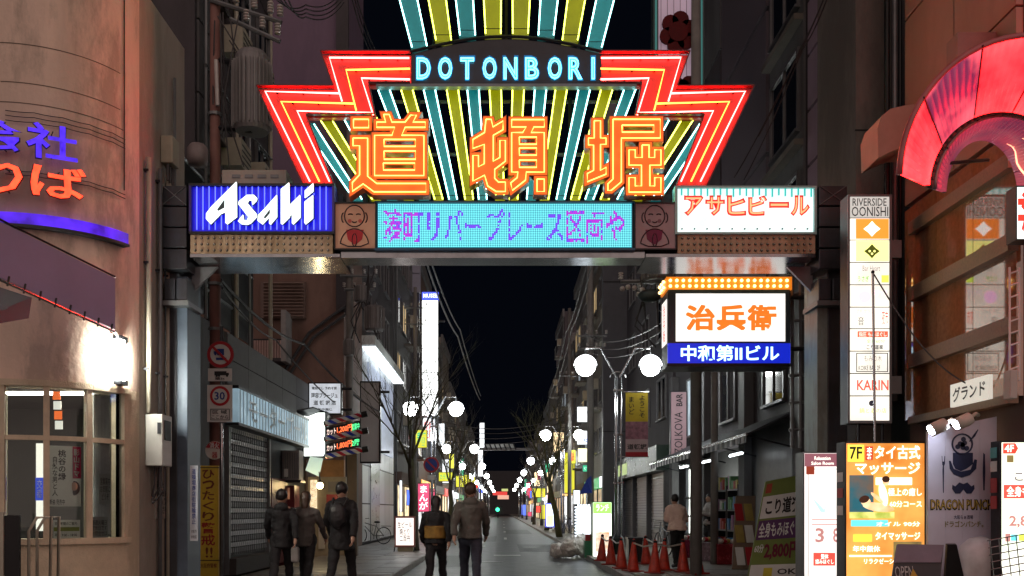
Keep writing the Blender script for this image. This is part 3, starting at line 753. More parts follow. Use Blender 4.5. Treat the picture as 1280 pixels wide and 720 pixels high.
# ---- LED board
LED = thing('led_board', 'cyan dot matrix board with scrolling purple Japanese letters in the middle of the gate', 'display', P(631, 311, GY))
MB().pbox(470, 252.5, 792, 311, GY + .10, .2).build('panel', paint('led_board_dark', (.01, .03, .05), .4), LED)
for a in ((468, 251, 794, 253), (468, 310, 794, 312.5)): MB().pbox(*a, GY + .02, .25).build('frame', paint('led_frame_blue', (.02, .08, .16), .35), LED)
NC, NR = 140, 25
CYD = emit('led_cyan', (.20, .86, .92), .95, sample=False); PUD = emit('led_violet', (.16, .05, .75), .9, sample=False); MGD = emit('led_magenta', (.42, .02, .62), .9, sample=False); off2 = MB()
MB().pbox(472, 254, 790, 309.5, GY + .082, .01).build('diffuser', emit('led_diffuser', (.005, .30, .40), .5), LED)
LEDTXT = '湊町リバープレース区両や'
cu = bpy.data.curves.new('ledt', 'FONT'); cu.body = LEDTXT; cu.size = 1; cu.offset = .012
lo = bpy.data.objects.new('tmp', cu); C.objects.link(lo)
dg = bpy.context.evaluated_depsgraph_get()
lm = bpy.data.meshes.new_from_object(lo.evaluated_get(dg)); bpy.data.objects.remove(lo)
from mathutils.bvhtree import BVHTree
xs = [v.co.x for v in lm.vertices]; ys = [v.co.y for v in lm.vertices]
bv = BVHTree.FromPolygons([v.co for v in lm.vertices], [list(p.vertices) for p in lm.polygons])
on, off_ = MB(), MB()
for i in range(NC):
    for j in range(NR):
        u = (i + .5) / NC; v = (j + .5) / NR
        tx = min(xs) + (max(xs) - min(xs)) * ((u - .02) / .95); ty = max(ys) - (max(ys) - min(ys)) * ((v - .12) / .78)
        hit = bv.ray_cast(Vector((tx, ty, 1)), Vector((0, 0, -1)))[0] is not None
        p = P(472.5 + 317 * u, 254.5 + 54.5 * v, GY + .07); r_ = .0093
        if hit and random.random() < .16: hit = False
        ob_ = off2 if (u < .16 or u > .74) and random.random() < .8 else off_
        (ob_ if hit else on).add([(p.x - r_, p.y, p.z - r_), (p.x + r_, p.y, p.z - r_), (p.x + r_, p.y, p.z + r_), (p.x - r_, p.y, p.z + r_)], [(0, 1, 2, 3)])
        if hit:
            r_ = .0126; ob_.add([(p.x - r_, p.y + .006, p.z - r_), (p.x + r_, p.y + .006, p.z - r_), (p.x + r_, p.y + .006, p.z + r_), (p.x - r_, p.y + .006, p.z + r_)], [(0, 1, 2, 3)])
on.build('lit_dot', CYD, LED, kind='stuff'); off_.build('violet_dot', PUD, LED, kind='stuff'); off2.build('magenta_dot', MGD, LED, kind='stuff')

# ---- picture panels left and right of the LED board
for lab, x0, base in (('left', 419, (.62, .36, .24)), ('right', 794.5, (.36, .27, .29))):
    t = thing('picture_panel', '%s panel with a drawn bald monk, %s end of the LED board' % ('peach' if lab == 'left' else 'dull mauve', lab), 'picture', P(x0 + 25, 311, GY))
    MB().pbox(x0, 254, x0 + 50, 310.5, GY + .05, .25).build('panel', paint('picture_ground_' + lab, base, .6, var=.12), t)
    for a in ((x0 - 1, 252.5, x0 + 51, 254), (x0 - 1, 310.3, x0 + 51, 312), (x0 - 1.3, 254, x0, 310.3), (x0 + 50, 254, x0 + 51.3, 310.3)): MB().pbox(*a, GY + .03, .28).build('frame', BLACKM, t)
    LN = paint('ink_line', (.03, .012, .018), .7)
    cx = x0 + 24
    def oval(cx_, cy_, rx, ry, a0=0, a1=360, n=18): return [P(cx_ + rx * math.cos(R(a0 + (a1 - a0) * k / n)), cy_ - ry * math.sin(R(a0 + (a1 - a0) * k / n)), GY + .046) for k in range(n + 1)]
    for pth in (oval(cx, 270, 12.5, 13.5), oval(cx - 13.5, 272, 2.5, 6, 90, 270, 8), oval(cx + 13.5, 272, 2.5, 6, -90, 90, 8), oval(cx, 308, 18, 22, 12, 168), oval(cx - 5, 269, 3, 1.6, 20, 160, 6), oval(cx + 5, 269, 3, 1.6, 20, 160, 6), oval(cx, 276, 3, 2.2, 200, 340, 6),
                oval(cx, 300, 3, 8, 0, 360, 10), [P(cx - 18, 304, GY + .046), P(cx - 8, 308, GY + .046), P(cx + 8, 308, GY + .046), P(cx + 18, 304, GY + .046)]):
        MB().tube(pth, .0085, 4).build('ink_stroke', LN, t)
    MB().prism([(X_(a, GY), Z_(b, GY)) for a, b in ((cx - 11, 286), (cx + 11, 286), (cx + 9, 298), (cx + 2, 304), (cx - 2, 304), (cx - 9, 298))][::-1], GY + .044, GY + .05).build('red_bib', paint('bib_' + lab, (.42, .02, .03) if lab == 'left' else (.16, .015, .06), .7), t)
    for s_ in (-1, 1): MB().disc((X_(cx + s_ * 6.5, GY), Z_(275, GY)), .028, GY + .044, GY + .05, 12).build('cheek', paint('cheek_' + lab, (.55, .12, .09) if lab == 'left' else (.2, .1, .13), .7), t)

# ================================================================== buildings along the street
FRM = paint('window_frame_grey', (.16, .16, .17), .4, .5)
PANE = paint('dark_pane', (.012, .014, .02), .06, 0, var=.4, ior=1.7)
LITP = emit('lit_pane_warm', (1., .72, .36), .45, var=.5, scale=3)
LITC = emit('lit_pane_cool', (.75, .9, 1.), .5, var=.5, scale=3)
WM = {}
def window_mesh(w_, h_, axis):
    k = (round(w_, 2), round(h_, 2), axis)
    if k in WM: return WM[k]
    f, p = MB(), MB()
    t, d = .06, .07
    def bx(m, u0, u1, z0, z1, d0, d1):
        if axis == 'x': m.box(-d1, -d0, u0, u1, z0, z1)
        elif axis == '-x': m.box(d0, d1, u0, u1, z0, z1)
        else: m.box(u0, u1, -d1, -d0, z0, z1)
    W, H = w_ / 2, h_ / 2
    bx(f, -W, W, H - t, H, 0, d); bx(f, -W, W, -H, -H + t, 0, d + .04); bx(f, -W, -W + t, -H + t, H - t, 0, d); bx(f, W - t, W, -H + t, H - t, 0, d); bx(f, -t / 2, t / 2, -H + t, H - t, 0, d - .01)
    bx(p, -W + t, W - t, -H + t, H - t, .004, .03)
    a, b = f.mesh('window_frame'), p.mesh('pane'); a.materials.append(FRM)
    WM[k] = (a, b); return WM[k]
PANEMESH = {}
def put_window(parent, pos, w_, h_, axis, mat):
    a, b = window_mesh(w_, h_, axis)
    key = (b.name, mat.name)
    if key not in PANEMESH:
        c = b.copy(); c.materials.clear(); c.materials.append(mat); PANEMESH[key] = c
    o = bpy.data.objects.new('window', a); C.objects.link(o); o.location = pos; adopt(o, parent)
    q = bpy.data.objects.new('pane', PANEMESH[key]); C.objects.link(q); q.parent = o
def panel_wall(parent, face, u0, u1, z0, z1, nu, nz, mats, pos, thick=.05, gap=.02, name='wall_panel'):
    """Cladding panels: face 'x' (street face looking -X), '-x' (looking +X) or 'y' (looking at the camera)."""
    du, dz = (u1 - u0) / nu, (z1 - z0) / nz
    mes = []
    for m in mats:
        mb = MB()
        if face == 'y': mb.box(gap / 2, du - gap / 2, -thick, 0, gap / 2, dz - gap / 2)
        elif face == 'x': mb.box(-thick, 0, gap / 2, du - gap / 2, gap / 2, dz - gap / 2)
        else: mb.box(0, thick, gap / 2, du - gap / 2, gap / 2, dz - gap / 2)
        me = mb.mesh(name); me.materials.append(m); mes.append(me)
    for i in range(nu):
        for j in range(nz):
            o = bpy.data.objects.new(name, random.choice(mes)); C.objects.link(o)
            o.location = (u0 + i * du, pos, z0 + j * dz) if face == 'y' else (pos, u0 + i * du, z0 + j * dz)
            adopt(o, parent)
WALLS = [paint('wall_mauve_dark', (.055, .047, .056), .75, var=.25, stain=(.03, .027, .03), vert=True), paint('wall_brown', (.12, .075, .062), .75, var=.22, stain=(.065, .045, .04), vert=True),
         paint('wall_grey', (.11, .11, .118), .7, var=.2, stain=(.06, .06, .064), vert=True), paint('wall_tile_beige', (.16, .145, .125), .6, var=.2, stain=(.09, .08, .07), vert=True)]

# ---- left: low garage building (motor pool)
MP = thing('garage_building', 'low dark garage building with roller shutter and blue-white fascia, left past the gate', 'building', (-8, 22, 0))
MB().box(-9.6, -5.55, 16.2, 19.2, .12, 5.0).build('wall', paint('garage_concrete', (.09, .09, .094), .75, var=.25, scale=2, stain=(.05, .05, .05), vert=True), MP)
MB().box(-9.6, -5.55, 27.2, 31.5, .12, 5.0).build('wall', WALLS[1], MP)
MB().box(-9.6, -5.55, 19.2, 27.2, 3.35, 5.0).build('wall', MATS['garage_concrete'], MP)
MB().box(-9.6, -9.3, 19.2, 27.2, .12, 3.35).build('wall', MATS['garage_concrete'], MP)
panel_wall(MP, '-x', 19.2, 27.2, 3.95, 5.0, 5, 2, [paint('grey_panel_a', (.15, .148, .152), .7, var=.2), paint('grey_panel_b', (.125, .122, .126), .7, var=.2)], -5.55)
fs_ = MB().box(-5.52, -5.28, 19.2, 26.5, 3.18, 3.86).build('fascia', emit('fascia_lit_blue', (.36, .52, .62), .55, var=.45, scale=2.2), MP)
MB().box(-5.53, -5.26, 19.15, 26.55, 3.86, 3.92).build('fascia_trim', DARKM, MP); MB().box(-5.53, -5.26, 19.15, 26.55, 3.12, 3.18).build('fascia_trim', DARKM, MP)
for k in range(28): MB().box(-5.278, -5.268, 19.3 + .26 * k, 19.315 + .26 * k, 3.19, 3.85).build('fascia_seam', GREYM, MP)
text3('モータープール', (-5.262, 22.9, 3.52), (0, 1, 0), (0, 0, 1), 6.0, .50, paint('fascia_letter', (.42, .5, .56), .4), MP, .02, .004)
SHUT = paint('shutter_metal', (.30, .30, .31), .35, .7, var=.25)
for k in range(22): MB().box(-5.58, -5.555 + (.012 if k % 2 else 0), 19.4, 22.6, .55 + .118 * k, .64 + .118 * k).build('shutter_slat', SHUT, MP)
for y in (19.3, 22.66): MB().box(-5.6, -5.48, y - .06, y + .06, .12, 3.1).build('shutter_guide', GREYM, MP)
for k in range(20): MB().tube([(-5.545, 19.42 + .158 * k, .5), (-5.545, 19.42 + .158 * k, 3.1)], .012, 5).build('grille_bar', GREYM, MP)
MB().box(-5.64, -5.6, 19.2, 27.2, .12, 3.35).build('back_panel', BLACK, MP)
MB().box(-5.6, -5.35, 19.3, 22.7, .12, .45).build('plinth', paint('plinth_dark', (.05, .045, .045), .8), MP)
MB().box(-5.56, -5.5, 22.9, 24.6, .12, 2.2).build('door', paint('door_dark_red', (.10, .012, .016), .4), MP)
for j, z in enumerate((5.6, 6.6, 7.6)):
    MB().tube([(-5.6, 16.6, z), (-5.6, 21.5, z)], .035, 6).build('roof_rail', GREYM, MP)
for y in (16.7, 18.3, 19.9, 21.4): MB().tube([(-5.6, y, 5.0), (-5.6, y, 7.7)], .045, 6).build('roof_post', DARKM, MP)
MB().box(-5.62, -5.6, 16.7, 21.4, 5.1, 7.6).build('roof_screen', BLACKM, MP)

MB().box(-9.6, -5.64, 17.6, 23.2, 7.7, 16).build('rooftop_block', WALLS[0], MP)
panel_wall(MP, '-x', 17.7, 23.1, 7.8, 15.9, 4, 6, [WALLS[0], WALLS[2], WALLS[0]], -5.64, .04, .04)
for y, z in ((18.6, 9.2), (20.4, 9.4), (22.2, 9.2), (18.8, 11.9), (20.6, 11.9), (22.3, 12.1)): put_window(MP, (-5.59, y, z), 1.1, 1.1, '-x', PANE)
for k, (y, z) in enumerate(((19.5, 8.3), (21.4, 8.5), (19.6, 10.6), (21.5, 10.8))):
    u = MB().box(-5.6, -5.2, y - .38, y + .38, z, z + .55).build('air_conditioner', PIPE, MP)
    for q in range(4): MB().box(-5.198, -5.19, y - .32, y + .32, z + .08 + .11 * q, z + .11 + .11 * q).build('grille_slat', DARKM, u)
for k, y in enumerate((17.9, 19.95, 21.0, 22.9)): MB().tube([(-5.53, y, 5.0), (-5.53, y, 15.8)], .035 + .015 * (k % 2), 6).build('riser_pipe', PIPE if k % 2 else GREYM, MP)
for k in range(3): MB().tube([(-5.5, 17.8, 8.0 + 1.7 * k), (-5.5, 20.5, 7.9 + 1.7 * k), (-5.5, 23.0, 8.1 + 1.7 * k)], .02, 5).build('conduit', WIRE, MP)

# ---- left: tall brown building whose end wall faces the gate
B2 = thing('brown_building', 'tall brown rendered building with louvre and balcony behind the garage', 'building', (-8.5, 33, 0))
PURW = paint('wall_plum_render', (.15, .10, .155), .8, var=.14, scale=1.2, bump=.2, stain=(.11, .075, .12), vert=True)
MB().box(-13, -5.25, 31.8, 35.9, .12, 10.9).build('wall', paint('wall_salmon', (.22, .13, .105), .8, var=.18, scale=1.4, bump=.25, stain=(.12, .07, .058), vert=True), B2)
MB().box(-13, -5.2, 31.9, 35.9, 10.9, 24).build('upper_wall', PURW, B2)
MB().box(-5.5, -5.1, 31.74, 31.9, 8, 24).build('corner_pier', WALLS[0], B2)
lv = MB().box(X_(326, 31.7), X_(382, 31.7), 31.66, 31.8, Z_(398, 31.7), Z_(352, 31.7)).build('louvre', paint('louvre_brown', (.16, .10, .085), .5), B2)
for k in range(11):
    z = Z_(396 - 4.1 * k, 31.6); MB().obox(((X_(329, 31.6) + X_(380, 31.6)) / 2, 31.62, z), (.66, 0, 0), (0, .05, -.035), (0, .006, .01)).build('louvre_slat', paint('louvre_slat_brown', (.24, .155, .13), .5), lv)
bl = MB().box(X_(311, 31), X_(352, 31), 30.9, 31.8, Z_(452, 31), Z_(448, 31)).build('balcony', WALLS[0], B2)
MB().box(X_(352, 31), X_(358, 31), 30.9, 31.8, Z_(452, 31), Z_(388, 31)).build('balcony_screen', paint('screen_grey', (.3, .28, .28), .6), bl)
for k in range(13): MB().tube([(X_(312 + 3.2 * k, 30.92), 30.92, Z_(448, 31)), (X_(312 + 3.2 * k, 30.92), 30.92, Z_(426, 31))], .03, 6).build('baluster', paint('baluster_pink', (.42, .28, .26), .5), bl)
MB().tube([(X_(311, 30.92), 30.92, Z_(425, 31)), (X_(352, 30.92), 30.92, Z_(425, 31))], .03, 6).build('balcony_rail', DARKM, bl)
for (a, b) in (((352, 470), (432, 382)), ((358, 474), (436, 390))):
    MB().tube([P(a[0], a[1], 31.7), P((a[0] + b[0]) / 2 - 6, (a[1] + b[1]) / 2 - 10, 31.7), P(b[0], b[1], 31.7)], .05, 6).build('duct', WIRE, B2)

# ---- left: white clad shop building
B3 = thing('white_shop_building', 'white panelled shop with glass front and plain white board, left of the street tree', 'building', (-8, 41, 0))
CLAD = paint('white_cladding', (.52, .54, .58), .35, var=.12); CLAD2 = paint('white_cladding_b', (.44, .46, .50), .35, var=.12)
MB().box(-12, -5.35, 36, 47, .12, 17).build('wall', WALLS[0], B3)
panel_wall(B3, '-x', 36.1, 46.5, .2, 7.6, 6, 5, [CLAD, CLAD2], -5.35, .08, .05)
panel_wall(B3, 'y', -7.2, -5.3, .2, 7.4, 2, 5, [CLAD, CLAD2], 35.98, .06, .04)
MB().box(-5.9, -4.75, 35.8, 46.6, 7.6, 7.95).build('canopy', paint('canopy_white', (.6, .62, .62), .4), B3)
MB().box(-5.3, -4.78, 36.2, 46.5, 7.55, 7.6).build('canopy_light', emit('canopy_tube', (.85, .95, 1.), 1.6), B3)
MB().box(-5.26, -5.2, 37.4, 45.8, 3.9, 7.2).build('shop_glass', emit('shop_glass_lit', (.42, .47, .60), .5, var=.4), B3)
MB().box(-5.262, -5.24, 38.2, 41, .2, 3.4).build('door', paint('door_slate', (.14, .16, .18), .3), B3)
for z in (8.6, 11.2, 13.8):
    for y in (38, 41, 44): put_window(B3, (-5.35, y, z + .8), 1.7, 1.5, '-x', PANE)
wb = thing('plain_signboard', 'blank pale rectangular signboard projecting beside the barber poles', 'signboard', P(463, 578, 34))
MB().pbox(451, 477.5, 474, 578, 34, .18).build('panel', paint('signboard_pale', (.46, .44, .44), .5, var=.08), wb)
for a in ((450, 476.5, 475.5, 478), (450, 577, 475.5, 579), (473.8, 478, 475.5, 577), (450, 478, 451.2, 577)): MB().pbox(*a, 33.97, .25).build('frame', BLACKM, wb)
MB().tube([P(474, 490, 34.1), P(487, 490, 34.1)], .05, 6).build('arm', DARKM, wb); MB().tube([P(474, 565, 34.1), P(487, 565, 34.1)], .05, 6).build('arm', DARKM, wb)

# ---- generic terrace buildings, both sides, to the end of the street
ORD = 'first second third fourth fifth sixth seventh eighth ninth tenth eleventh twelfth thirteenth fourteenth fifteenth sixteenth seventeenth eighteenth nineteenth twentieth'.split()
SHOPE = [emit('shopfront_warm', (1., .78, .45), 1.5, var=.8, scale=2.2), emit('shopfront_white', (.95, .98, 1.), 1.7, var=.8, scale=2.2), emit('shopfront_dim', (.9, .6, .35), .6, var=.8, scale=2.)]
def terrace(side, i, y0, y1, zt, wall, litp=.08, shop=0, floors=None):
    s = -1 if side == 'left' else 1
    face = s * (5.35 if s < 0 else 5.95)
    col = {0: 'dark mauve', 1: 'dark brown', 2: 'grey', 3: 'beige tiled'}[wall]
    t = thing('street_building', '%s building, %s along the %s side of the street beyond the gate' % (col, ORD[i], side), 'building', (s * 8.5, (y0 + y1) / 2, 0), group='buildings lining the street')
    x0, x1 = sorted((face, s * 13))
    MB().box(x0, x1, y0, y1 - .15, .12, zt).build('wall', WALLS[wall], t)
    MB().box(min(face - s * .18, face), max(face - s * .18, face), y0, y1 - .2, zt - .5, zt + .25).build('cornice', WALLS[2], t)
    nb = max(2, int((y1 - y0) / 3)); nf = int((zt - 4.6) / 3)
    for f in range(nf):
        for b in range(nb):
            put_window(t, (face, y0 + (b + .5) * (y1 - y0) / nb, 5.7 + 3 * f), min(2, (y1 - y0) / nb * .62), 1.6, '-x' if s < 0 else 'x', (LITP if random.random() < .5 else LITC) if random.random() < litp else PANE)
    for f in range(nf):
        for b in range(2): put_window(t, (face + s * (1.2 + 2.2 * b), y0, 5.7 + 3 * f), 1.3, 1.5, 'y', PANE if random.random() > litp else LITP)
    for k in range(3):
        y = y0 + (y1 - y0) * (.2 + .3 * k); z = 4.4 + 3 * ((k * 2 + i) % max(1, nf)); xa, xb = sorted((face - s * .75, face))
        bal = MB().box(xa, xb, y - 1.1, y + 1.1, z, z + .12).build('balcony', WALLS[3], t); rl_ = MB()
        for q in range(9): rl_.tube([(face - s * .72, y - 1.05 + .26 * q, z + .1), (face - s * .72, y - 1.05 + .26 * q, z + 1.0)], .02, 4)
        rl_.tube([(face - s * .72, y - 1.1, z + 1.0), (face - s * .72, y + 1.1, z + 1.0)], .03, 4); rl_.build('railing', GREYM, bal)
        xa, xb = sorted((face - s * .45, face)); MB().box(xa, xb, y + 1.5, y + 2.2, z + 1.6, z + 2.2).build('air_conditioner', PIPE, t)
    MB().tube([(face - s * .08, y0 + .3, .2), (face - s * .08, y0 + .3, zt)], .06, 6).build('drain_pipe', GREYM, t)
    # ground floor shop: recessed lit front, pillars, fascia
    a, b = y0 + .35, y1 - .5
    MB().box(min(face - s * .03, face), max(face - s * .03, face), a, b, .2, 2.7).build('shopfront', SHOPE[shop], t)
    for k in range(4):
        y = a + (b - a) * k / 3; MB().box(min(face - s * .10, face), max(face - s * .10, face), y - .08, y + .08, .12, 2.75).build('shop_mullion', DARKM, t)
    MB().box(min(face - s * .35, face), max(face - s * .35, face), a - .1, b + .1, 2.75, 3.35).build('fascia', [WALLS[1], emit('fascia_green', (.05, .35, .12), .8), emit('fascia_white', (.9, .95, 1.), 1.2), emit('fascia_red', (.8, .05, .04), .9), DARKM, emit('fascia_amber', (1., .5, .1), .9)][(i * 5 + (s > 0) * 2) % 6], t)
    return t
yL = 47.5; hs = [19, 17.5, 15, 16.5, 14, 13, 15, 13.5, 15, 14, 16]
ln = [12, 11, 13, 12, 14, 15, 16, 18, 22, 28, 36]
for i in range(11):
    terrace('left', i, yL, yL + ln[i], hs[i], (i * 3 + 2) % 4, .24, i % 3); yL += ln[i]
yR = 47.0; hs = [20, 17, 19, 15, 20.5, 16, 15, 14, 15, 14, 16]; ln = [9, 10, 12, 14, 13, 15, 16, 18, 22, 28, 36]
for i in range(11):
    terrace('right', i, yR, yR + ln[i], hs[i], (i * 3) % 4, .24, (i + 1) % 3); yR += ln[i]

# ---- right: dark building behind the gate with awning shops
RB = thing('awning_building', 'dark panelled building above the striped shop awning, right past the gate', 'building', (8.5, 24, 0))
MB().box(6.05, 13, 16.6, 33.5, 3.4, 20).build('wall', WALLS[0], RB)
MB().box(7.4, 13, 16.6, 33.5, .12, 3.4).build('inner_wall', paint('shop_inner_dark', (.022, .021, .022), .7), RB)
panel_wall(RB, 'x', 21.7, 26.2, 6.2, 19.4, 1, 4, [paint('cladding_smoke', (.13, .11, .13), .45, var=.2, scale=1.5)], 6.05, .08, .12)
panel_wall(RB, 'x', 26.4, 33.3, 6.2, 19.4, 3, 5, [WALLS[2], WALLS[0]], 6.05, .06, .06)
panel_wall(RB, 'x', 17.5, 18.9, 6.0, 19, 1, 12, [paint('cladding_lilac', (.34, .24, .32), .45, var=.15)], 6.05, .05, .07)
MB().box(5.99, 6.04, 19.1, 21.5, 6.2, 19.4).build('recess_wall', WALLS[2], RB)
for k in range(5): put_window(RB, (5.99, 20.3, 7.4 + 2.5 * k), 2.0, 1.7, 'x', PANE)
for k in range(6): MB().box(5.80, 5.99, 19.1, 21.5, 6.2 + 2.5 * k, 6.32 + 2.5 * k).build('floor_band', WALLS[3], RB)
for y in (19.0, 23.4, 28, 33.2): MB().box(5.82, 6.05, y - .28, y + .28, .12, 6.0).build('pillar', WALLS[2], RB)
for y in (21.3, 25.6, 30.4):
    put_window(RB, (6.05, y, 4.7), 1.7, 1.9, 'x', PANE if y != 30.4 else LITC)
MB().box(6.0, 6.1, 19.3, 23.1, .12, 3.3).build('opening_shade_sheet', paint('opening_shade', (.02, .02, .022), .4), RB)  # solid dark sheet, its colour stands in for shade inside the open shop
MB().box(6.3, 6.34, 28.4, 32.8, .2, 2.8).build('shop_lit_wall', emit('bright_shop', (.95, 1., .92), 5.0, var=.6, scale=2.5), RB)
for k in range(6): MB().box(6.2, 6.3, 28.4 + .8 * k, 28.5 + .8 * k, .2, 2.9).build('shelf_post', DARKM, RB)
for k in range(3): MB().box(6.18, 6.3, 28.4, 32.8, .6 + .6 * k, .66 + .6 * k).build('shelf', DARKM, RB)
aw = thing('shop_awning', 'long dark awning with pale scalloped fringe over the right hand shops', 'awning', (5.5, 25, 2.9))
MB().slab([(4.95, 19.4, 2.98), (4.95, 32.2, 2.98), (6.02, 32.2, 3.5), (6.02, 19.4, 3.5)][::-1], .03).build('cloth', paint('awning_cloth', (.05, .055, .065), .5), aw)
MB().box(4.92, 4.96, 19.4, 32.2, 2.93, 2.99).build('front_bar', STEEL, aw)
AWW = paint('awning_fringe_white', (.5, .5, .52), .6); AWD = paint('awning_fringe_dark', (.05, .05, .06), .6)
for k in range(52): MB().box(4.93, 4.945, 19.42 + .245 * k, 19.6 + .245 * k, 2.80, 2.93).build('fringe', AWW if k % 2 else AWD, aw)
for k in range(5): MB().tube([(4.96, 19.6 + 3.1 * k, 2.96), (6.0, 19.6 + 3.1 * k, 2.7)], .018, 5).build('stay', DARKM, aw)
for k in range(3):
    ft = thing('awning_light', 'white fluorescent tube under the dark awning, %s from the gate' % ORD[k], 'lamp', (5.5, 22.4 + 3.2 * k, 2.7)); MB().tube([(5.45, 21.8 + 3.2 * k, 2.72), (5.45, 23.0 + 3.2 * k, 2.72)], .025, 8).build('tube', emit('awning_tube', (.9, .97, 1.), 5), ft); MB().box(5.40, 5.50, 21.75 + 3.2 * k, 23.05 + 3.2 * k, 2.75, 2.79).build('tray', STEEL, ft)
rg2 = random.Random(9)
GOODS = [paint('goods_%d' % k, c, .5, var=.3, scale=9) for k, c in enumerate(((.45, .06, .05), (.5, .42, .1), (.08, .2, .4), (.5, .48, .44), (.12, .3, .12), (.35, .15, .3)))]
for k, y in enumerate((24.2, 25.7, 27.0)):
    t = thing('shop_shelf', 'open shelf unit crowded with small goods under the awning, %s from the gate' % ORD[k], 'shelf', (6.3, y, .12))
    for q in range(2): MB().box(6.15, 6.6, y - .6 + 1.16 * q, y - .56 + 1.16 * q, .12, 2.1).build('side', DARKM, t)
    for j in range(4):
        MB().box(6.15, 6.6, y - .56, y + .56, .3 + .55 * j, .34 + .55 * j).build('shelf', GREYM, t)
        for q in range(5):
            h_ = rg2.uniform(.15, .4); MB().box(6.13 + rg2.uniform(0, .05), 6.4, y - .52 + .21 * q, y - .36 + .21 * q, .345 + .55 * j, .345 + .55 * j + h_).build('packet', rg2.choice(GOODS), t)
# second right shop: fascia and shutters
RS = thing('shutter_shop', 'closed grey shutter shop with dark green fascia beside the lamp post', 'building', (8, 40, 0))
MB().box(6.0, 12, 33.8, 46.8, .12, 18).build('wall', WALLS[0], RS)
MB().box(5.45, 6.0, 34, 46.6, 2.85, 3.75).build('fascia', paint('fascia_dark_green', (.045, .075, .06), .3, var=.3), RS)
MB().box(5.43, 5.45, 42, 45.5, 3.0, 3.5).build('fascia_sign', emit('fascia_yellow_green', (.6, .75, .3), .5), RS)
for c0 in (34.4, 38.6, 42.8):
    for k in range(24): MB().box(5.9 + (.015 if k % 2 else 0), 5.98, c0, c0 + 3.6, .2 + .11 * k, .295 + .11 * k).build('shutter_slat', SHUT, RS)
for y in (34.2, 38.3, 42.5, 46.5): MB().box(5.75, 6.0, y - .12, y + .12, .12, 2.85).build('pillar', WALLS[2], RS)
for y in (36, 40, 44):
    for z in (5.6, 8.6, 11.6, 14.6): put_window(RS, (6.0, y, z), 2.0, 1.6, 'x', PANE)
MB().box(4.85, 6.0, 46.2, 46.8, .12, 21).build('corner_tower', paint('tower_grey', (.085, .085, .098), .6, var=.15), RS)
for z in (5.2, 8.8, 12.4): MB().box(4.84, 5.99, 46.17, 46.2, z, z + .04).build('tower_joint', BLACK, RS)

# ---- right foreground: polished stone building
R0 = thing('stone_clad_building', 'brown polished stone building mirroring the tall sign, at the right edge', 'building', (7.5, 12, 0))
STONE = paint('polished_brown_stone', (.34, .15, .07), .045, 0, var=.25, scale=14, ior=2.3)
TERRA = paint('terracotta_panel', (.32, .19, .145), .55, var=.12, scale=2, stain=(.23, .13, .10))
MB().box(5.84, 11, 10.75, 13.75, .12, 12.5).build('wall', WALLS[1], R0)
panel_wall(R0, 'x', 10.75, 13.75, 2.7, 5.7, 3, 1, [STONE], 5.84, .08, .012, 'stone_panel')
panel_wall(R0, 'x', 10.75, 13.75, 5.75, 12.4, 2, 5, [TERRA], 5.84, .08, .03)
for z, h_, m in ((5.26, .17, None), (4.33, .19, None), (3.40, .19, None), (2.62, .10, None)):
    MB().box(5.66, 5.78, 10.75, 13.4, z, z + h_).build('ledge', paint('ledge_granite', (.22, .14, .085), .5, var=.3, scale=30), R0)
MB().box(5.31, 5.84, 11.2, 11.48, 6.3, 7.0).build('projecting_box', paint('projecting_box_brown', (.22, .15, .13), .6), R0)
pier = thing('concrete_pier', 'tall grey-brown concrete pier behind the tall company sign', 'pier', (5.6, 15, 0))
MB().box(5.38, 5.92, 14.62, 16.4, .12, 13).build('shaft', paint('pier_concrete', (.20, .17, .15), .75, var=.2, bump=.3, stain=(.08, .066, .06), vert=True), pier)
for z in (4.4, 7.2, 10): MB().box(5.37, 5.93, 14.61, 14.63, z, z + .02).build('joint', BLACK, pier)
cn = thing('curved_canopy', 'beige curved concrete canopy jutting from the wall above the tall sign', 'canopy', P(1140, 195, 12.7))
cp = [(1098, 197), (1097, 160), (1102, 145), (1113, 136), (1130, 132), (1150, 129), (1165, 119), (1180, 104), (1192, 96), (1192, 178), (1150, 181), (1130, 183), (1112, 190)]
MB().prism([(X_(a, 12.7), Z_(b, 12.7)) for a, b in cp][::-1], 12.7, 13.3).build('slab', paint('canopy_beige', (.36, .28, .22), .7, var=.15), cn)
for k, (x, m, rr) in enumerate(((5.55, BLACKM, .045), (5.66, GREYM, .04), (5.74, BLACKM, .03))):
    o = MB().tube([(x, 13.85, 3), (x, 13.85, 12)], rr, 8).smooth().build('wall_pipe', m)
    tag(o, ('thick black', 'grey middle', 'thin black right')[k] + ' pipe climbing between the concrete pier and the terracotta wall', 'pipe')

# ================================================================== signs on the right
def lightbox(name, label, px0, py0, px1, py1, Y, d, face, case=None, cat='sign', rim=1.6, group=None):
    t = thing(name, label, cat, P((px0 + px1) / 2, py1, Y), group)
    case = case or BLACKM
    s = Y / FP; r_ = rim
    MB().pbox(px0, py0, px1, py1, Y + .03, d).build('case', case, t)
    MB().pbox(px0 + r_, py0 + r_, px1 - r_, py1 - r_, Y + .012, .015).build('face', face, t)
    for a in ((px0, py0, px1, py0 + r_), (px0, py1 - r_, px1, py1), (px0, py0 + r_, px0 + r_, py1 - r_), (px1 - r_, py0 + r_, px1, py1 - r_)): MB().pbox(*a, Y, .028).build('frame', case, t)
    return t
INK = emit('backlit_black', (.03, .03, .05), .5, base=(.02, .02, .02)); INKR = emit('backlit_red', (.9, .05, .03), .9); INKG = emit('backlit_green', (.2, .55, .05), .9)
INKGY = emit('backlit_grey', (.30, .27, .27), .7)
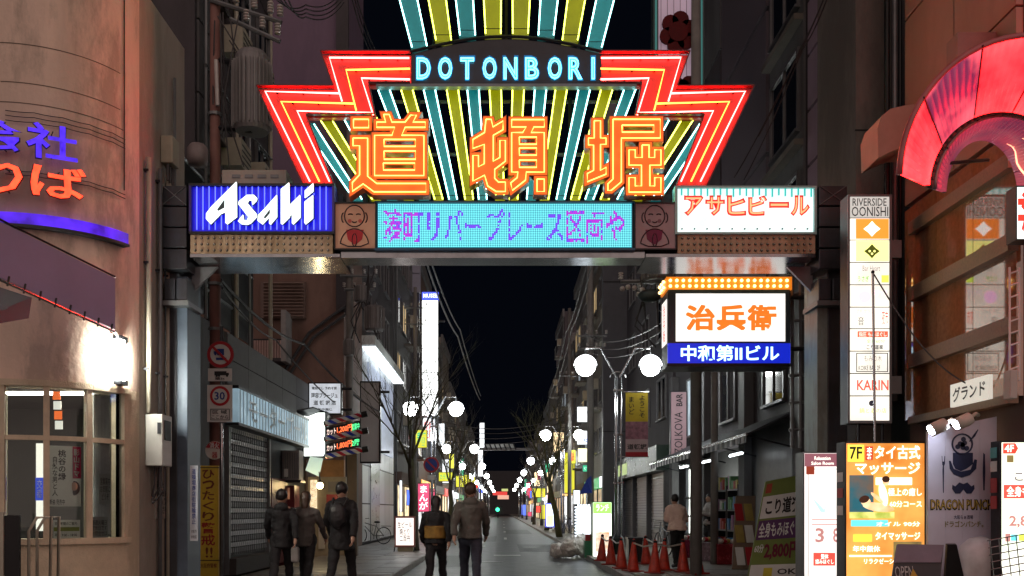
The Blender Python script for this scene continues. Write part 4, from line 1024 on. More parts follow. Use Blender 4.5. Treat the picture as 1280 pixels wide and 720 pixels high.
# tall company sign
YS = 13.0
TS = thing('tall_company_sign', 'tall white lit sign of ten stacked company panels headed RIVERSIDE OONISHI', 'sign', P(1087, 530, YS))
MB().pbox(1060, 243, 1115, 529, YS + .03, .3).build('case', DARKM, TS)
for a in ((1060, 243, 1115, 245.5), (1060, 526, 1115, 529), (1060, 245.5, 1062.5, 526), (1112, 245.5, 1115, 526)): MB().pbox(*a, YS, .03).build('frame', GREYM, TS)
LW = emit('panel_white_lit', (1., .95, .82), 1.15, var=.32, scale=2.2)
cells = [(246, 271.5, emit('panel_grey_lit', (.50, .49, .45), .9)), (273, 299, LW), (300.5, 327, LW), (328.5, 355, LW), (356.5, 383, LW), (384.5, 410, LW), (411.5, 438, LW), (439.5, 466, LW), (467.5, 494, LW), (495.5, 525.5, LW)]
cell_o = []
for a, b, m in cells: cell_o.append(MB().pbox(1063, a, 1111.5, b, YS + .01, .018).build('company_panel', m, TS))
text('RIVERSIDE', 1065.5, 248, 1108, 257.5, YS + .01, BLACK, cell_o[0], .005); text('OONISHI', 1064.5, 258.5, 1110, 270.5, YS + .01, BLACK, cell_o[0], .003)
MB().pbox(1070, 273.6, 1111, 298.4, YS + .004, .004).build('orange_field', emit('panel_orange_lit', (1., .25, .03), 1.25), cell_o[1])
dia = lambda cx, cy, r_: [(X_(cx + a * r_, YS), Z_(cy - b * r_, YS)) for a, b in ((1.1, 0), (.5, .45), (0, 1), (-.5, .45), (-1.1, 0), (-.5, -.45), (0, -1), (.5, -.45))]
MB().prism(dia(1090, 286, 9.5), YS - .001, YS + .003).build('diamond_mark', emit('mark_white', (1., .96, .9), 1.6), cell_o[1])
MB().pbox(1070, 301, 1111, 326.5, YS + .004, .004).build('yellow_field', emit('panel_yellow_lit', (.95, .95, .28), 1.4), cell_o[2])
MB().prism(dia(1090, 314, 9), YS - .001, YS + .003).build('diamond_mark', emit('mark_olive', (.09, .11, .01), .6), cell_o[2])
for dx, dy in ((-3, 0), (3, 0), (0, 3.2)): MB().disc((X_(1090 + dx, YS), Z_(314 + dy, YS)), .016, YS - .004, YS - .002, 8).build('mark_hole', MATS['panel_yellow_lit'], cell_o[2])
text('Bar Heart', 1078, 332, 1100, 339, YS + .01, INKGY, cell_o[3], 0); text('うさぎ', 1072, 345, 1086, 352, YS + .01, INKG, cell_o[3], .01); MB().pbox(1102, 344, 1111, 353, YS + .004, .004).build('lime_mark', emit('lime_lit', (.7, .95, .1), 1.2), cell_o[3])
MB().disc((X_(1081, YS), Z_(371, YS)), .085, YS + .002, YS + .009, 18).build('pink_mark', emit('pink_lit', (.95, .55, .85), 1.3), cell_o[4]); text('スナック', 1091, 362, 1109, 370, YS + .01, emit('backlit_mauve', (.8, .6, .8), 1.1), cell_o[4], .003)
text('プチ クラブ', 1070, 386.5, 1092, 391.5, YS + .01, INKGY, cell_o[5], 0); text('音', 1072, 396, 1080, 407, YS + .01, INK, cell_o[5], .0); text('夜市', 1102, 388, 1110, 406, YS + .01, INKR, cell_o[5], .0)
MB().pbox(1072, 414, 1110, 421.5, YS + .004, .004).build('red_bar', emit('bar_red_lit', (.9, .12, .06), 1.1), cell_o[6]); text('指圧 もみほぐし', 1073.5, 415, 1108, 420.8, YS + .002, LW, cell_o[6], .01); text('こり道楽', 1083, 431, 1104, 437, YS + .01, INK, cell_o[6], .02); text('全身60分', 1083, 424, 1106, 429, YS + .01, INKG, cell_o[6], 0)
for a in ((1070.5, 441, 1110, 442), (1070.5, 464, 1110, 465), (1070.5, 442, 1071.5, 464), (1109, 442, 1110, 464)): MB().pbox(*a, YS + .003, .005).build('border_line', INK, cell_o[7])
text('もみの木', 1080, 444, 1102, 452, YS + .01, INKGY, cell_o[7], 0); text('KOIKE BAR 2F', 1073, 457, 1100, 463, YS + .01, INK, cell_o[7], .004)
text('KARIN', 1071, 475, 1110.5, 488, YS + .01, emit('karin_red', (.85, .12, .08), .95), cell_o[8], .02)
MB().disc((X_(1090, YS), Z_(504, YS)), .04, YS + .002, YS + .009, 12).build('crest', INK, cell_o[9]); text('鍋と酒の店', 1074, 510, 1108, 516.5, YS + .01, emit('backlit_yellow', (.75, .8, .15), 1.1), cell_o[9], .01)
for py in (470, 300): MB().pbox(1115, py, 1127, py + 22, YS + .1, .12).build('bracket', GREYM, TS)
MB().tube([P(1073, 529, YS + .1), P(1073, 556, YS + .1)], .02, 6).build('stay', DARKM, TS); MB().tube([P(1103, 529, YS + .1), P(1103, 556, YS + .1)], .02, 6).build('stay', DARKM, TS)
fp = thing('bare_pole', 'thin bare metal pole with a slack cable in front of the tall company sign', 'pole', P(1094, 556, 12.4))
MB().tube([P(1091, 341, 12.4), P(1096, 740, 12.4)], .016, 6).build('shaft', STEEL, fp)
MB().ball(P(1091, 340, 12.4), .024).build('tip', BLACKM, fp)
pts = [P(1092, 342, 12.4).lerp(P(1262, 497, 11.2), k / 14) - Vector((0, 0, .38 * math.sin(math.pi * k / 14))) for k in range(15)]
MB().tube(pts, .010, 5).build('cable', WIRE, fp)

# 7F massage sign
Y7 = 12.2
OR7 = emit('massage_orange_lit', (1., .52, .12), .95, col2=(.55, .13, .01), scale=1.3)
S7 = lightbox('massage_sign', 'orange lit standing sign 7F タイ古式マッサージ with white lettering, right foreground', 1056, 552, 1158, 742, Y7, .3, OR7, rim=2)
W7 = emit('white_print_lit', (1., .97, .85), 1.6)
MB().pbox(1060, 556, 1080, 577, Y7 - .001, .01).build('floor_patch', emit('yellow_patch', (.95, .80, .08), 1.), S7); text('7F', 1062, 558.5, 1077.5, 574, Y7 - .004, BLACK, S7, .02)
MB().pbox(1082, 558, 1091, 575, Y7 - .001, .01).build('red_patch', emit('red_patch', (.6, .05, .02), .8), S7); text('本\n格', 1083.2, 559, 1090, 574, Y7 - .004, W7, S7, .02)
text('タイ古式', 1093, 557, 1150, 574, Y7 + .006, W7, S7, .018); text('マッサージ', 1069, 578, 1150, 593, Y7 + .006, W7, S7, .02)
MB().pbox(1062, 594, 1092, 640, Y7 + .002, .008).build('picture', emit('picture_teal', (.02, .13, .17), .8, col2=(.25, .10, .03), scale=3), S7)
PCR = emit('picture_cream', (1., .72, .42), 1.1, col2=(.75, .36, .14), scale=6)
def blob(cx, cy, rx, ry, ang, m, nm, off):
    pts_ = []
    for k in range(20):
        t = 2 * math.pi * k / 20; u, v = rx * math.cos(t), ry * math.sin(t); pts_.append((X_(cx + u * math.cos(R(ang)) - v * math.sin(R(ang)), Y7), Z_(cy - (u * math.sin(R(ang)) + v * math.cos(R(ang))), Y7)))
    MB().prism(pts_, Y7 - off, Y7 - off + .003).build(nm, m, S7)
for q in ((1098, 634, 20, 5.5, -8, PCR, 'reclining_figure', .006), (1082, 627, 6, 5, 0, PCR, 'figure_head', .008), (1080, 624, 6.5, 4.5, 20, emit('picture_hair', (.06, .02, .01), .6), 'figure_hair', .010), (1104, 618, 5, 15, 12, emit('picture_white', (1., .9, .72), 1.3), 'therapist_body', .007), (1107, 602, 4.5, 5, 0, PCR, 'therapist_head', .009), (1107, 599, 5, 4, 0, MATS['picture_hair'], 'therapist_hair', .011), (1096, 622, 10, 2.4, -40, PCR, 'therapist_arm', .010)): blob(*q)
MB().pbox(1062, 640, 1118, 648, Y7 + .001, .008).build('picture_mat', emit('picture_yellow', (.85, .8, .25), 1.1, col2=(.3, .4, .05), scale=8), S7)
for a, b, c_, d_, m in ((1095, 597, 1140, 606, W7), (1064, 650, 1110, 658, emit('cyan_bar', (.15, .75, .8), 1.)), (1067, 668, 1090, 677, emit('yellow_patch', (.95, .80, .08), 1.)), (1062, 694, 1115, 696, W7)): MB().pbox(a, b, c_, d_, Y7 + .001, .008).build('bar', m, S7)
text('極上の癒し', 1110, 610, 1152, 620, Y7 + .006, W7, S7, .01); text('60分コース', 1112, 626, 1152, 634, Y7 + .006, W7, S7, .01); text('タイマッサージ', 1094, 665, 1150, 675, Y7 + .006, W7, S7, .015); text('リラクゼーション', 1080, 698, 1130, 705, Y7 + .006, W7, S7, .01)
text('オイル 90分', 1095, 652, 1150, 658, Y7 + .006, W7, S7, .01); text('年中無休', 1066, 682, 1100, 690, Y7 + .006, W7, S7, .01)
MB().pbox(1117, 677, 1152, 720, Y7 + .001, .008).build('photo', emit('photo_dark', (.16, .12, .05), .7, col2=(.5, .35, .1), scale=5), S7)
for k, (z, m) in enumerate(((590, WHITE), (610, paint('sticker_red', (.4, .05, .05), .6)), (632, WHITE))):
    x = X_(1056, Y7); MB().box(x - .006, x - .002, Y7 + .06, Y7 + .26, Z_(z + 12, Y7), Z_(z, Y7)).build('sticker', m, S7)

# white price sign beside the gate post
Y3 = 13.3
S3 = lightbox('price_sign', 'white lit standing sign with brown header and faded numbers beside the right gate post', 1004, 565, 1051, 745, Y3, .35, emit('price_white_lit', (1., .95, .90), 1.05, var=.22, scale=1.6), GREYM, rim=1.5)
MB().pbox(1006, 567, 1049.5, 583, Y3 + .002, .008).build('header', emit('header_brown', (.35, .13, .16), .7), S3)
text('Relaxation', 1018, 570.5, 1038, 575, Y3 + .002, W7, S3, .01); text('Salon Room', 1014, 577, 1042, 581, Y3 + .002, W7, S3, .01)
MB().pbox(1008, 583, 1018, 593, Y3 - .004, .008).build('red_seal', emit('seal_red', (.4, .06, .03), .6), S3)
for a in ((1010, 586, 1049, 586.6), (1010, 586, 1010.6, 740)): MB().pbox(*a, Y3 + .003, .006).build('fine_line', INKGY, S3)
text('3', 1019, 660, 1030, 678, Y3 + .006, emit('fade_pink', (.80, .36, .33), .62), S3, .02); text('8', 1041, 660, 1049, 678, Y3 + .006, MATS['fade_pink'], S3, .02)
for a in ((1015, 649, 1049, 650), (1015, 655, 1049, 656)): MB().pbox(*a, Y3 + .003, .006).build('pink_line', MATS['fade_pink'], S3)
MB().pbox(1017, 691, 1044, 707, Y3 + .001, .008).build('red_box', emit('red_box_lit', (.8, .10, .07), .9), S3); text('整体\n揉みほぐし', 1019, 692.5, 1042, 705, Y3 - .001, W7, S3, .01)
MB().prism([(X_(a, Y3), Z_(b, Y3)) for a, b in ((1015, 622), (1024, 630), (1030, 637), (1033, 631), (1031, 641), (1026, 640))][::-1], Y3 + .002, Y3 + .008).build('green_swash', emit('swash_green', (.45, .9, .72), 1.2), S3)
# green A-board
YA = 17.2
SA = thing('leaning_board', 'green and white leaning board こり道楽 全身もみほぐし 2,800円 beside the price sign', 'sign board', P(970, 735, YA))
def la(px, py): return P(px, py, YA + (735 - py) * .0035)
lean = [la(932, 735), la(1000, 735), la(1003, 593), la(957, 602)]
MB().slab(lean, .06).build('panel', paint('board_green', (.17, .23, .05), .6, var=.15), SA)
def on_board(u, v): # u across, v down 0..1
    a = lean[3].lerp(lean[0], v); b = lean[2].lerp(lean[1], v); return a.lerp(b, u)
bn = (lean[1] - lean[0]).cross(lean[3] - lean[0]).normalized()
def strip(v0, v1, m, nm, off=.006, u0=.02, u1=.98): MB().slab([on_board(u0, v1) + bn * off, on_board(u1, v1) + bn * off, on_board(u1, v0) + bn * off, on_board(u0, v0) + bn * off], .004).build(nm, m, SA)
def btext(s, u0, u1, v0, v1, m, bold=.015, off=.010):
    c = on_board((u0 + u1) / 2, (v0 + v1) / 2) + bn * off; rt = on_board(u1, (v0 + v1) / 2) - on_board(u0, (v0 + v1) / 2); upv = on_board((u0 + u1) / 2, v0) - on_board((u0 + u1) / 2, v1)
    text3(s, c, rt, upv, rt.length, upv.length, m, SA, bold, 0)
strip(.15, .36, WHITE, 'white_strip'); strip(.38, .56, paint('strip_purple', (.10, .03, .12), .6), 'purple_strip'); strip(.79, .99, WHITE, 'white_strip')
btext('こり道楽', .12, .97, .18, .33, BLACK, .03); btext('全身もみほぐし', .05, .98, .40, .54, WHITE, .02); btext('2,800円', .24, .97, .59, .75, paint('price_maroon', (.16, .01, .03), .6), .04); btext('60分', .03, .22, .60, .68, WHITE, .02); btext('OK', .55, .92, .83, .88, BLACK, .02); btext('指名\n無料', .62, .92, .90, .97, BLACK, .02)
strip(.82, .98, paint('mascot_yellow', (.65, .55, .05), .6), 'yellow_figure', .012, .28, .45); strip(.03, .12, paint('board_red', (.35, .06, .03), .6), 'red_mark', .010, .05, .2)
# dragon punch panel with two lamps
YD = 11.15
DP = thing('restaurant_panel', 'grey blue wall panel with moustache and hat mark and lettering DRAGON PUNCH', 'sign', P(1200, 735, YD))
DPM = paint('panel_pale_blue', (.60, .61, .72), .45, var=.08)
for k in range(4):
    a, b = 1160 + 21.5 * k, 1160 + 21.5 * (k + 1)
    MB().add([P(a + .2, 741 - 0 * k, YD - .0), P(b, 741, YD), P(b, 539 - 4.6 * (k + 1), YD), P(a + .2, 539 - 4.6 * k, YD), P(a + .2, 741, YD) + Vector((0, .06, 0)), P(b, 741, YD) + Vector((0, .06, 0)), P(b, 539 - 4.6 * (k + 1), YD) + Vector((0, .06, 0)), P(a + .2, 539 - 4.6 * k, YD) + Vector((0, .06, 0))],
             [(0, 1, 2, 3), (7, 6, 5, 4), (3, 2, 6, 7), (0, 4, 5, 1), (0, 3, 7, 4), (1, 5, 6, 2)]).build('board', DPM, DP)
NAVY = paint('print_navy', (.018, .03, .09), .5)
def shape(pts, m, nm, par, Y, off=.004): MB().prism([(X_(a, Y), Z_(b, Y)) for a, b in pts][::-1], Y - off, Y - off + .003).build(nm, m, par)
shape([(1191, 566), (1191, 580), (1194, 586), (1201, 589), (1208, 586), (1216, 580), (1216, 566)], NAVY, 'hat_crown', DP, YD)
shape([(1186, 576), (1188, 576), (1192, 586), (1201, 589.5), (1213, 587), (1218, 574), (1221, 575), (1220, 586), (1212, 594), (1202, 597), (1192, 593), (1187, 586)], NAVY, 'hat_brim', DP, YD, .006)
for ring, rr in ((13, .0), (0, 0)): pass
MB().tube([P(1203 + 12.5 * math.cos(t * .314), 555 - 12.5 * math.sin(t * .314), YD - .008) for t in range(21)], .010, 5).build('noodle_ring', NAVY, DP)
for k in range(9):
    a = k * .7; MB().disc((X_(1203 + 6.5 * math.cos(a) * (k % 3) / 2, YD), Z_(556 - 7 * math.sin(a) * (k % 3) / 2, YD)), .03, YD - .007, YD - .004, 8).build('noodle_dot', NAVY, DP)
for k in range(4): MB().tube([P(1212 + k * 2, 552 - 2 * k, YD - .008), P(1218 + k * 1.5, 543 - 2 * k, YD - .008)], .006, 4).build('steam_line', NAVY, DP)
for s_ in (-1, 1):
    cx = 1204; shape([(cx, 605), (cx + s_ * 5, 603), (cx + s_ * 10, 608), (cx + s_ * 13.5, 606), (cx + s_ * 14, 611), (cx + s_ * 10, 617), (cx + s_ * 4, 617), (cx, 612)][::s_], NAVY, 'moustache', DP, YD, .005)
for pts_ in ([(1178.6, 577), (1179.4, 577), (1180, 588), (1179.6, 616), (1178.6, 616), (1178, 588)], [(1177, 570), (1177.6, 570), (1178, 577), (1180, 577), (1180.5, 570), (1181.2, 570), (1181, 580), (1179.5, 583), (1177.8, 581)], [(1229, 566), (1231, 568), (1231.5, 590), (1230.6, 613), (1229, 613), (1228.3, 590)]): shape(pts_, NAVY, 'cutlery', DP, YD)
text('DRAGON PUNCH', 1162.5, 624, 1241, 638, YD, BLACK, DP, .05, .004); text('DRAGON PUNCH', 1163.5, 625, 1239, 636, YD, paint('print_gold', (.50, .38, .07), .5), DP, .01, .009)
text('大阪らぁ酒場', 1192, 644, 1216, 649, YD, NAVY, DP, .01); text('ドラゴンパンチ。', 1181, 651, 1229, 659, YD, paint('print_olive_dark', (.25, .22, .05), .5), DP, .02)
for k, (a, b) in enumerate(((1164, 538), (1195, 531))):
    l_ = thing('sign_lamp', '%s cream tubular lamp bracketed over the moustache panel' % ('left' if k == 0 else 'right'), 'lamp', P(a + 12, b, 10.9))
    MB().tube([P(a, b, 10.85), P(a + 13, b - 6, 10.85), P(a + 18, b - 9, 10.85)], [.075, .075, .07], 10).smooth().build('shade', paint('lamp_cream', (.55, .52, .46), .5), l_)
    MB().tube([P(a - .5, b + .6, 10.85), P(a + .6, b - .1, 10.85)], .066, 10).build('lens', emit('lamp_lens_cold', (.80, .86, 1.), 60), l_)
    MB().tube([P(a + 18, b - 9, 10.85), P(a + 25, b - 14, 10.9), P(a + 28, b - 12, 11.2)], .022, 6).build('arm', PIPE, l_)
# small board with katakana under the ledge
KB = thing('small_name_board', 'small white board with black katakana グランド under the stone ledges', 'sign', (5.6, 11.3, 2.7))
MB().box(5.575, 5.62, 11.0, 11.95, 2.70, 2.98).build('panel', emit('name_board_lit', (.62, .6, .52), .7), KB)
text3('グランド', (5.57, 11.47, 2.84), (0, -1, 0), (0, 0, 1), .8, .18, BLACK, KB, .02, .004)
# 4F sign at the right edge
Y4 = 10.6
S4 = lightbox('massage_sign', 'pale green lit 4F sign こり道楽 cut by the right edge of the picture', 1250, 551, 1330, 760, Y4, .2, emit('pale_green_lit', (.85, 1., .74), 1.25, col2=(1., .95, .85), scale=1.4), BLACKM, rim=2)
MB().prism([(X_(a, Y4), Z_(b, Y4)) for a, b in ((1254, 554), (1269, 554), (1272.5, 560.5), (1269, 567), (1254, 567))][::-1], Y4 - .004, Y4 + .004).build('floor_arrow', emit('arrow_red', (.75, .07, .04), .9), S4); text('4F', 1255.5, 556, 1267, 565, Y4 - .004, W7, S4, .02)
MB().pbox(1259, 569, 1267, 578, Y4 + .001, .008).build('seal', emit('photo_dark', (.16, .12, .05), .7), S4); text('こり道楽', 1268, 589, 1325, 602, Y4 + .004, INKGY, S4, .03); MB().pbox(1255, 606, 1326, 623, Y4 + .001, .008).build('red_band', emit('red_box_lit', (.8, .10, .07), .9), S4); text('全身もみほぐし', 1258, 608, 1324, 621, Y4 - .002, W7, S4, .02)
text('2,800円', 1261, 643, 1322, 660, Y4 + .004, emit('fade_pink', (.80, .36, .33), .62), S4, .03)
for a, b, c_, d_, m in ((1257, 667, 1263, 677, emit('fade_pink', (.80, .36, .33), .62)), (1264, 668, 1272, 676, emit('cyan_bar', (.15, .75, .8), 1.)), (1274, 668, 1282, 676, emit('lime_lit', (.7, .95, .1), 1.2))): MB().pbox(a, b, c_, d_, Y4 + .001, .008).build('patch', m, S4)
x = X_(1250, Y4)
for k, (z0, z1, m) in enumerate(((560, 573, paint('sticker_teal', (.1, .4, .4), .5)), (577, 590, WHITE), (598, 616, paint('sticker_red', (.4, .05, .05), .6)), (620, 636, paint('sticker_red', (.4, .05, .05), .6)))):
    MB().box(x - .006, x - .002, Y4 + .06, Y4 + .20, Z_(z1, Y4 + .2), Z_(z0, Y4 + .2)).build('sticker', m, S4)
# ladder-like rails on the right edge
ld = thing('wall_ladder', 'narrow white rung ladder fixed beside the stone wall at the right edge', 'ladder', P(1268, 476, 10.5))
for px in (1262, 1274): MB().tube([P(px, 334, 10.5), P(px, 476, 10.5)], .012, 6).build('rail', WHITE, ld)
for k in range(9): MB().tube([P(1262, 342 + 15 * k, 10.5), P(1274, 338 + 15 * k, 10.5)], .010, 6).build('rung', WHITE, ld)
eb2 = MB().pbox(1263, 462, 1272, 498, 10.4, .15).build('switch_box', paint('meter_box_paint', (.46, .46, .43), .5), None, bevel=.01); tag(eb2, 'small pale switch box under the white ladder at the right edge', 'switch box')
ps = lightbox('round_edge_sign', 'white and red lit sign cut by the right edge under the red arch', 1270, 232, 1330, 300, 10.2, .2, emit('edge_sign_white', (.75, 1., .97), 1.3), rim=1.5)
for k in range(2): MB().pbox(1273, 248 + 20 * k, 1326, 256 + 20 * k, 10.195, .01).build('red_stripe', INKR, ps)
text('酒', 1276, 240, 1300, 290, 10.19, INKR, ps, .02)

# red arch canopy
AR = thing('red_arch', 'glowing red panelled arch canopy with neon lines in the upper right corner', 'arch', P(1250, 245, 9.8))
ARM = emit('arch_red_lit', (1., .009, .010), 16., base=(.5, .03, .04), col2=(.02, .001, .002), scale=1.5, rough=.3)
ARP = emit('arch_pink_lit', (1., .10, .12), 2.2, base=(.4, .05, .08), col2=(.05, .008, .028), scale=1.5, rough=.3)
ARI = emit('arch_inner_lit', (.36, .03, .06), .9, base=(.3, .05, .08), col2=(.10, .02, .05), scale=2.2, rough=.3)
def ring(cx, cy, rx, rz, Y, t): return P(cx + rx * math.cos(R(t)), cy - rz * math.sin(R(t)), Y)
RA = (1292, 224, 168, 180, 9.0); RBq = (1252, 236, 93, 98, 9.6); RCq = (1254, 240, 86, 96, 9.72); RDq = (1227, 243, 47, 70, 10.5)
def band(r0, r1, t0, t1, m, nm, n=8, thick=.05):
    mb = MB(); b = 0
    vs = []
    for i in range(n + 1):
        t = t0 + (t1 - t0) * i / n
        vs += [ring(*r0, t), ring(*r1, t)]
    for i in range(n): mb.add([vs[2 * i], vs[2 * i + 1], vs[2 * i + 3], vs[2 * i + 2]], [(0, 1, 2, 3)])
    o = mb.smooth().build(nm, m, AR); md = o.modifiers.new('s', 'SOLIDIFY'); md.thickness = thick; md.offset = 0
    return o
TT = [178, 146, 113, 82, 52, 24, 2]
for k, (a, b) in enumerate(zip(TT[:-1], TT[1:])):
    band(RA, RBq, a - .5, b + .5, ARM if k != 1 else ARP, 'front_panel')
    band(RCq, RDq, a - .5, b + .5, ARI, 'inner_panel')
for rr, m, rad in ((RA, paint('arch_edge', (.5, .12, .13), .4), .03), (RBq, BLACKM, .022), (RCq, GREYM, .022), (RDq, BLACKM, .02)):
    MB().tube([ring(*rr, 178 - 176 * k / 30) for k in range(31)], rad, 6).smooth().build('edge_tube', m, AR)
for t in TT[1:-1]:
    MB().tube([ring(*RA, t) + Vector((0, -.03, 0)), ring(*RBq, t) + Vector((0, -.03, 0))], .012, 5).build('seam', BLACKM, AR)
    MB().tube([ring(*RCq, t) + Vector((0, -.03, 0)), ring(*RDq, t) + Vector((0, -.03, 0))], .010, 5).build('seam', BLACKM, AR)
band((1252, 238, 91, 98, 9.64), (1253, 239, 88, 97, 9.70), 178, 2, paint('arch_gap_dark', (.03, .03, .03), .6), 'gap_band', 30, .03)
ANT = emit('arch_neon', (1., .34, .20), 2.4)
for f in (.15, .5, .85):
    q = []
    for k in range(12):
        t = 78 - 74 * k / 11; a = ring(*RCq, t); b = ring(*RDq, t); q.append(a.lerp(b, f + .06 * math.sin(k * 1.1)) + Vector((-.03, -.04, 0)))
    MB().tube(q, .011, 6).smooth().build('neon_line', ANT, AR)
MB().tube([P(1235, 60, 9.6), P(1215, 100, 11.3)], .03, 6).build('stay', DARKM, AR)
MB().tube([P(1172, 205, 10.1), P(1235, 200, 11.0)], .02, 6).build('stay', DARKM, AR)
# black frame sign, white stool and wire basket at the bottom right
OB = thing('chalkboard_stand', 'black folding board with chalked OPEN in the lower right foreground', 'board', P(1160, 745, 10.60))
MB().slab([P(1108, 770, 10.40), P(1170, 770, 10.40), P(1180, 681, 10.75), P(1122, 680, 10.75)], .04).build('front_leaf', paint('chalk_black', (.02, .018, .022), .55), OB)
MB().slab([P(1117, 703, 10.65), P(1176, 703, 10.65), P(1180, 681, 10.73), P(1122, 680, 10.73)], .01).build('header_panel', paint('header_mauve', (.16, .12, .16), .5), OB)
MB().slab([P(1178, 770, 11.10), P(1216, 770, 11.10), P(1196, 681, 10.80), P(1184, 681, 10.80)], .04).build('rear_leaf', BLACKM, OB)
text3('OPEN', P(1128, 716, 10.54), (1, 0, .02), (0, .25, 1), .20, .13, paint('chalk', (.45, .45, .45), .8), OB, 0, .05)
MB().prism([(X_(a, 10.45), Z_(b, 10.45)) for a, b in ((1136, 722), (1140, 711), (1147, 722))], 10.42, 10.43).build('chalk_mark', paint('chalk_orange', (.6, .35, .05), .8), OB)
st = thing('white_drum', 'white rounded drum behind the black folding board', 'drum', P(1222, 760, 11.00))
MB().lathe(P(1226, 770, 11.10), [(.0, 0), (.24, .0), (.27, .3), (.27, .62), (.24, .80), (.12, .90), (.02, .92)], 18).smooth().build('body', paint('drum_white', (.62, .62, .62), .4), st)
wk = thing('wire_basket', 'wire mesh basket in front of the 4F sign at the right edge', 'basket', P(1260, 730, 10.2))
for k in range(6):
    MB().tube([P(1234 + 1.2 * k, 676 + 9 * k, 10.2), P(1300, 664 + 9 * k, 10.2)], .006, 4).build('wire', GREYM, wk)
for k in range(6): MB().tube([P(1237 + 11 * k, 675 - 2 * k, 10.2), P(1242 + 11 * k, 720, 10.2)], .006, 4).build('wire', GREYM, wk)

# white and blue box sign under the gate
YB = 16.4
BX = thing('hanging_box_sign', 'white box sign with orange kanji and blue strip hung under the gate, right', 'sign', P(912, 456, YB))
MB().pbox(835, 362, 988, 457, YB + .04, .62).build('case', BLACKM, BX)
MB().pbox(845, 367, 981.5, 426.5, YB + .02, .025).build('face', emit('kanji_white_lit', (1., .96, .88), 1.1, var=.2, scale=1.5), BX)
for a in ((836, 362, 987, 366.5), (836, 427, 987, 429), (836, 366.5, 844, 427), (982, 366.5, 987, 427)): MB().pbox(*a, YB, .045).build('frame', paint('box_frame_slate', (.05, .08, .10), .4), BX)
MB().pbox(835, 429, 988, 454, YB - .01, .06).build('blue_strip', emit('blue_strip_lit', (.006, .02, .55), .8), BX); MB().pbox(834, 454, 989, 458, YB - .02, .66).build('base', BLACKM, BX)
KO = emit('kanji_orange_lit', (.95, .20, .02), .85)
for k, ch in enumerate('治兵衛'):
    a = 858 + 38.5 * k; [text(ch, a - 1 + dx_, 381 + dy_, a + 34 + dx_, 412 + dy_, YB + .015, KO, BX, .014, .004 + .001 * q_) for q_, (dx_, dy_) in enumerate(((0, 0), (1.6, 0), (0, 1.3), (1.6, 1.3)))]
text('中和第IIビル', 851, 431.5, 974, 451.5, YB - .012, emit('cyan_print_lit', (.55, .95, 1.), 1.7), BX, .02)
MB().box(X_(835, YB) - .006, X_(835, YB) - .001, YB + .1, YB + .6, Z_(428, YB), Z_(372, YB)).build('side_face', emit('side_white_lit', (.9, .85, .8), .9), BX)
vt = X_(835, YB) - .008
text3('治\n兵\n衛', (vt, YB + .35, Z_(400, YB)), (0, -1, 0), (0, 0, 1), .2, .66, INKR, BX, .01, .002)
MB().add([P(833, 346, YB + .0), P(990, 346, YB), P(990, 362, YB), P(833, 362, YB), P(833, 346, YB) + Vector((0, .6, 0)), P(990, 346, YB) + Vector((0, .6, 0)), P(990, 362, YB) + Vector((0, .6, 0)), P(833, 362, YB) + Vector((0, .6, 0))], [(0, 3, 2, 1), (4, 5, 6, 7), (0, 1, 5, 4), (1, 2, 6, 5), (2, 3, 7, 6), (3, 0, 4, 7)]).build('bulb_tray', emit('bulb_tray_amber', (.9, .22, .01), .55, base=(.6, .25, .05)), BX)
BUL = emit('amber_bulb', (1., .70, .25), 3.2)
for j in range(2):
    for k in range(19): MB().ball(P(838 + 8.1 * k, 350.5 + 7 * j, YB - .03), .028, 8, 5).smooth().build('bulb', BUL, BX)
for k in range(3):
    for j in range(2): MB().ball((X_(833, YB) - .03, YB + .12 + .2 * k, Z_(350.5 + 7 * j, YB)), .028, 8, 5).smooth().build('bulb', BUL, BX)
for py in (372, 436): MB().tube([P(988, py, YB + .3), P(1052, py, YB + .3)], .04, 6).build('arm', DARKM, BX)
sf = thing('steel_frame', 'dark steel ladder frame holding the white box sign to the right hand post', 'frame', P(995, 530, 16.8))
for px in (990, 1000): MB().tube([P(px, 268, 16.8), P(px, 560, 16.8)], .035, 6).build('upright', GREYM, sf)
for k in range(8): MB().tube([P(986, 300 + 34 * k, 16.8), P(1012, 298 + 34 * k, 16.8)], .03, 6).build('cross_bar', GREYM, sf)

# ================================================================== left pavement: poles, road signs, barber signs
UP = thing('utility_pole', 'brown concrete utility pole with road signs and transformer beside the left gate post', 'utility pole', (X_(269, 17), 17, 0))
ux = X_(269, 17)
MB().tube([(ux, 17, .1), (ux, 17, 13)], .105, 12, .085).smooth().build('shaft', paint('pole_brown', (.22, .10, .085), .7, var=.2, bump=.2, stain=(.12, .07, .06)), UP)
for z in (4.6, 5.4, 6.6, 8.4): MB().tube([(ux, 17, z), (ux, 17, z + .05)], .125, 12).build('band', GREYM, UP)
